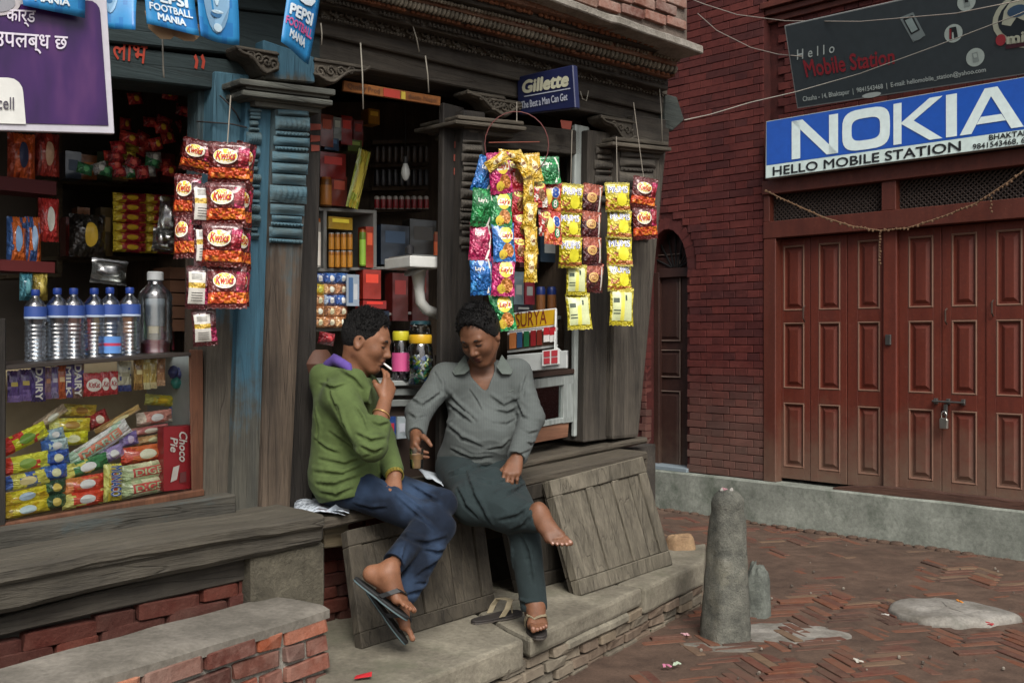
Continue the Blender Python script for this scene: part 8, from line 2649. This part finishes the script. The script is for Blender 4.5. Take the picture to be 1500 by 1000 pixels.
# ------------------------------------------------------------ leaning shutter boards
def shutter_board(label, corners, th, npan, seed, mat):
    """corners TL,TR,BR,BL in 3D; framed board with sunk plank panels"""
    TL, TR, BR, BL = corners
    ux = (BR - BL); W_ = ux.length; ux.normalize()
    n = ux.cross(TL - BL).normalized()
    if n.dot(V((0, 0, H)) - BL) < 0: n = -n
    root = empty("shutter_board", (BL + BR) / 2, label, "shutter")
    q = [TL, TR, BR, BL]
    def piece(name, u0, u1, v0, v1, e, t):
        pts = [bil(q, u0, v1), bil(q, u1, v1), bil(q, u1, v0), bil(q, u0, v0)]
        return MB().prism([p + n * e for p in pts], -n * t).build(name, mat, root, bevel=.004, wob=.002, sub=.15)
    fr = .09
    piece("bottom_rail", 0, 1, 0, .13, 0, th); piece("top_rail", 0, 1, .86, 1, 0, th)
    piece("stile", 0, fr, .131, .859, -.001, th); piece("stile", 1 - fr, 1, .131, .859, -.001, th)
    w_ = (1 - 2 * fr) / npan
    for k in range(npan):
        u0 = fr + k * w_
        if k: piece("muntin", u0 - .035, u0 + .035, .131, .859, -.002, th * .9)
        a, b = u0 + (.037 if k else .002), u0 + w_ - (.037 if k < npan - 1 else .002)
        m_ = (a + b) / 2 + .012 * (-1) ** k
        piece("plank", a, m_ - .004, .132, .858, -.012 - .002 * k, th * .5); piece("plank", m_ + .002, b, .132, .858, -.014, th * .5)
    return root
W_b1 = wood("board_grey", '#2b2721', '#4a4338', 'z', bump=.8, dust='#6f685a', damt=.25)
W_b2 = wood("board_pale", '#474238', '#766f61', 'z', bump=1.0, dust='#827b6b', damt=.3)
Zl = LEDGE_Z + .004
shutter_board("dark plank shutter leaning behind the legs of the smoking man", [S(508, 776, .30), S(706, 733, .30), G(727, 889, Zl), G(531, 950, Zl)], .045, 2, 1, W_b1)
shutter_board("pale weathered shutter with three plank panels leaning at the right end of ledge", [S(805, 704, .34), S(942, 668, .34), G(986, 826, Zl), G(853, 871, Zl)], .05, 3, 2, W_b2)
shutter_board("dark narrow shutter standing behind the pale one", [S(732, 722, .29), S(812, 702, .29), G(842, 845, Zl), G(762, 869, Zl)], .04, 1, 3, wood("board_dark", '#26221d', '#433d34', 'z', bump=.8))
shutter_board("edge of a second shutter stacked right behind the pale one", [S(798, 705, .305), S(925, 672, .305), G(968, 826, Zl), G(841, 868, Zl)], .03, 2, 4, W_b1)

# ------------------------------------------------------------ bollard and stones
bb = G(1062, 934, 0)
bprof = [(.129, -.05), (.127, .0), (.120, .12), (.111, .25), (.104, .36), (.100, .45), (.100, .54), (.101, .585), (.094, .615), (.097, .64), (.098, .66), (.092, .685), (.076, .705), (.050, .722), (.014, .731)]
mb = MB()
nb_ = 28
for a, b in zip(bprof[:-1], bprof[1:]): pass
def bsec(r, z, k):
    a = 2 * math.pi * (k + .5) / nb_ + .5
    pw = 5.0 if z < .42 else (5.0 - (z - .42) * 14 if z < .62 else 2.1)
    pw = max(2.1, pw)
    c, s_ = math.cos(a - .5), math.sin(a - .5)
    g_ = (abs(c) ** pw + abs(s_) ** pw) ** (-1 / pw)
    x, y = c * g_ * r, s_ * g_ * r
    rot = .45
    x *= .80; y *= .80
    return V((x * math.cos(rot) - y * math.sin(rot), x * math.sin(rot) + y * math.cos(rot), z)) + V((.02 * z, 0, 0))
prof2 = []
for (r0, z0), (r1, z1) in zip(bprof[:-1], bprof[1:]):
    nn = max(1, int((z1 - z0) / .025))
    for i in range(nn): prof2.append((r0 + (r1 - r0) * i / nn, z0 + (z1 - z0) * i / nn))
prof2.append(bprof[-1])
vs = [bb + bsec(r, z, k) for r, z in prof2 for k in range(nb_)]
fs = [(i * nb_ + k, i * nb_ + (k + 1) % nb_, (i + 1) * nb_ + (k + 1) % nb_, (i + 1) * nb_ + k) for i in range(len(prof2) - 1) for k in range(nb_)]
fs.append(tuple((len(prof2) - 1) * nb_ + k for k in range(nb_)))
mb.add(vs, fs)
M_boll = stone("bollard_stone", '#4d4e48', '#7e7d72', 13, .9, 1.2, moss='#7a7666')
o = mb.build("stone_bollard", M_boll, None, smooth='all', wob=.004, wobs=14)
tag(o, "grey round-headed stone bollard at the end of the ledge", "bollard")
mb = MB(); random.seed(6)
for k in range(7): mb.ball(bb + V((.012 + random.uniform(-.03, .03), random.uniform(-.04, .0), .73 + random.uniform(-.012, .002))), random.uniform(.006, .013), 5, 4, k % 2)
of = mb.build("flower_offering", [flat('#9a7076', .8), flat('#94908a', .8)]); tag(of, "scraps of pink and white petals on top of the bollard", "petals")
def rock(name, label, c, r, mat, seed, cat="stone", sub=3, flat_=.3):
    mb = MB(); n = 26; m = 12
    random.seed(seed)
    def fn(u, v):
        a = 2 * math.pi * u; th = (1 - v) * math.pi / 2
        e_ = 1 + .26 * mnoise.noise(V((math.cos(a) * 1.3, math.sin(a) * 1.3, seed))) + .12 * mnoise.noise(V((math.cos(a) * 4, math.sin(a) * 4, seed)))
        rr = math.sin(th) ** flat_ * e_
        z = math.cos(th) ** .75 * r[2]
        return V(c) + V((math.cos(a) * r[0] * rr, math.sin(a) * r[1] * rr, z - .01)) + V((0, 0, .3 * r[2] * mnoise.noise(V((math.cos(a) * 2 * v, math.sin(a) * 2 * v, seed + 2)))))
    mb.grid(fn, n, m)
    o = mb.build(name, mat, None, smooth='all', weld=True, wob=.004, wobs=12)
    return tag(o, label, cat)
rock("standing_stone", "small upright stone leaning right behind the bollard", G(1108, 902, 0), (.075, .07, .27), stone("side_stone", '#50544e', '#767a72', 8, .9, .8), 3, flat_=.5)
M_flatst = stone("pale_flat_stone", '#68635a', '#96928a', 6, .9, .7, moss='#4f4f47')
rock("flat_stone", "pale flat stone set in the paving beside the bollard", G(1160, 929, 0), (.30, .19, .022), M_flatst, 5, flat_=.22)
rock("flat_stone", "large round flat stone set in the paving in front of the shutters", G(1388, 900, 0), (.34, .26, .05), M_flatst, 8, flat_=.26)
rock("half_brick", "light brick lying on the right end of the ledge", G(995, 803, LEDGE_Z), (.085, .055, .085), stone("pale_brick", '#7a6048', '#9a8062', 9, .9, .6), 9, "brick", flat_=.3)
for k, (x, y, lab) in enumerate(((1043, 944, "cement patch at the foot of the bollard"), (1082, 951, "second cement patch at the front foot of bollard"))):
    rock("cement_patch", lab, G(x, y, 0), (.16, .05, .012), M_cement, 12 + k, "patch", flat_=.2)

# ------------------------------------------------------------ papers and litter
def newsprint():
    b = NB("newsprint"); co = b.coord('Object', (60, 60, 60)); n = b.noise(co, 1, 3, .7); n2 = b.noise(b.coord('Object'), 9, 3, .6)
    col = b.mix(b.ramp(n, [(.5, 0.0), (.56, .75)]), srgb('#b4bcc4'), srgb('#2c3440')); col = b.mix(b.ramp(n2, [(.56, 0.0), (.62, .8)]), col, srgb('#5f3a3c'))
    b.out(col, .8); return b.m
M_news = newsprint(); M_paper = flat('#c3ccd4', .7)
def sheet(name, label, pts, cat, mat, curl=.015, parent=None):
    q = [V(p) for p in pts]
    mb = MB(); mb.grid(lambda u, v: bil(q, u, v) + UP * (curl * math.sin(3 * u + 2 * v) + .006 * mnoise.noise(V((u * 4, v * 4, len(name))))), 8, 6)
    o = mb.build(name, mat, parent, smooth='all', weld=True); md = o.modifiers.new("thickness", 'SOLIDIFY'); md.thickness = .002
    return tag(o, label, cat) if parent is None else o
zb_ = lambda px, py, z: G(px, py, z)
npz = S(470, 757, .25).z + .014
nw = sheet("newspaper", "folded newspaper on the bench under the man in green", [G(428, 729, npz + .02), G(500, 727, npz + .015), G(512, 752, npz), G(440, 748, npz)], "newspaper", M_news)
sheet("loose_page", None, [G(432, 737, npz + .004), G(492, 736, npz + .002), G(506, 755, npz - .006), G(430, 752, npz)], None, M_news, parent=nw)
fl_ = MB().prism([G(477, 748, npz + .01), G(503, 731, npz + .05), G(519, 762, npz - .05)], V((0, .003, 0))).build("white_corner", M_paper, nw)
pz_ = S(640, 712, .2).z + .02
sheet("newspaper", "scrap of newspaper on the bench between the two men", [G(612, 688, pz_ + .02), G(650, 690, pz_ + .01), G(650, 712, pz_ - .02), G(624, 700, pz_)], "newspaper", M_paper, .008)
random.seed(19)
M_litr = flat('#b02a30', .4)
q0 = G(532, 991, LEDGE_Z + .012)
o = MB().prism([q0 + V((-.03, -.015, 0)), q0 + V((.03, .0, .004)), q0 + V((.028, .025, .012)), q0 + V((-.028, .012, .002))], -UP * .002).build("wrapper", [M_litr]); tag(o, "red sweet wrapper on the near end of the ledge", "wrapper")
lit = [((975, 970), '#b8708a', "pink flower scrap on the ground before the ledge"), ((992, 968), '#a8b8a0', "pale green scrap beside the pink flower scrap"), ((1003, 926), '#c49aa0', "pale pink petal by the foot of the bollard"), ((1298, 896), '#b8b4ac', "white scrap at the left edge of the large flat stone"), ((1450, 910), '#a03034', "red petal at the right of the large flat stone"), ((1405, 877), '#b8742a', "orange petal on the large flat stone"), ((1258, 963), '#b4b0a4', "small white scrap on the dark paving in front")]
for (x, y), c_, lab in lit:
    mb = MB(); c = G(x, y, .03 if 'stone' not in lab else .055)
    for k in range(3): 
        a = random.uniform(0, 6); mb.box(c + V((random.uniform(-.015, .015), random.uniform(-.015, .015), random.uniform(0, .006) - .012)), V((math.cos(a), math.sin(a), .2)) * .011, V((-math.sin(a), math.cos(a), 0)) * .006, V((0, 0, .002)))
    o = mb.build("petal_scrap", flat(c_, .7)); tag(o, lab, "litter")
# green weeds at the foot of the ledge: clumps of small leaves
mb = MB(); random.seed(23)
for k in range(150):
    x = random.choice((905, 930, 955, 965, 860, 880)) + random.gauss(0, 10); y = lin((800, 975), (1025, 885), x) + random.gauss(4, 4)
    c = G(x, y, .0); a = random.uniform(0, 6.28); l_ = random.uniform(.012, .03)
    d_ = V((math.cos(a), math.sin(a), random.uniform(.2, 1.1))) * l_; s_ = V((-math.sin(a), math.cos(a), 0)) * l_ * .25
    mb.add([c, c + d_ * .5 + s_, c + d_, c + d_ * .5 - s_], [(0, 1, 2, 3)])
o = mb.build("weeds", flat('#41503a', .8)); tag(o, kind='stuff')
# straw, crumbs and pebbles scattered over the paving
mb = MB(); random.seed(29)
for k in range(90):
    x = random.uniform(800, 1560); y = random.uniform(780, 1040)
    c = G(x, y, .012)
    if in_plinth(c) or left_of_ledge(c): continue
    s_ = random.uniform(.004, .011); mb.ball(V((c.x, c.y, gz(c.x, c.y) + .012)), s_, 5, 3, 0 if random.random() < .7 else 1)
o = mb.build("pebbles", [flat('#51483f', .9), flat('#7a7266', .8)]); tag(o, kind='stuff')
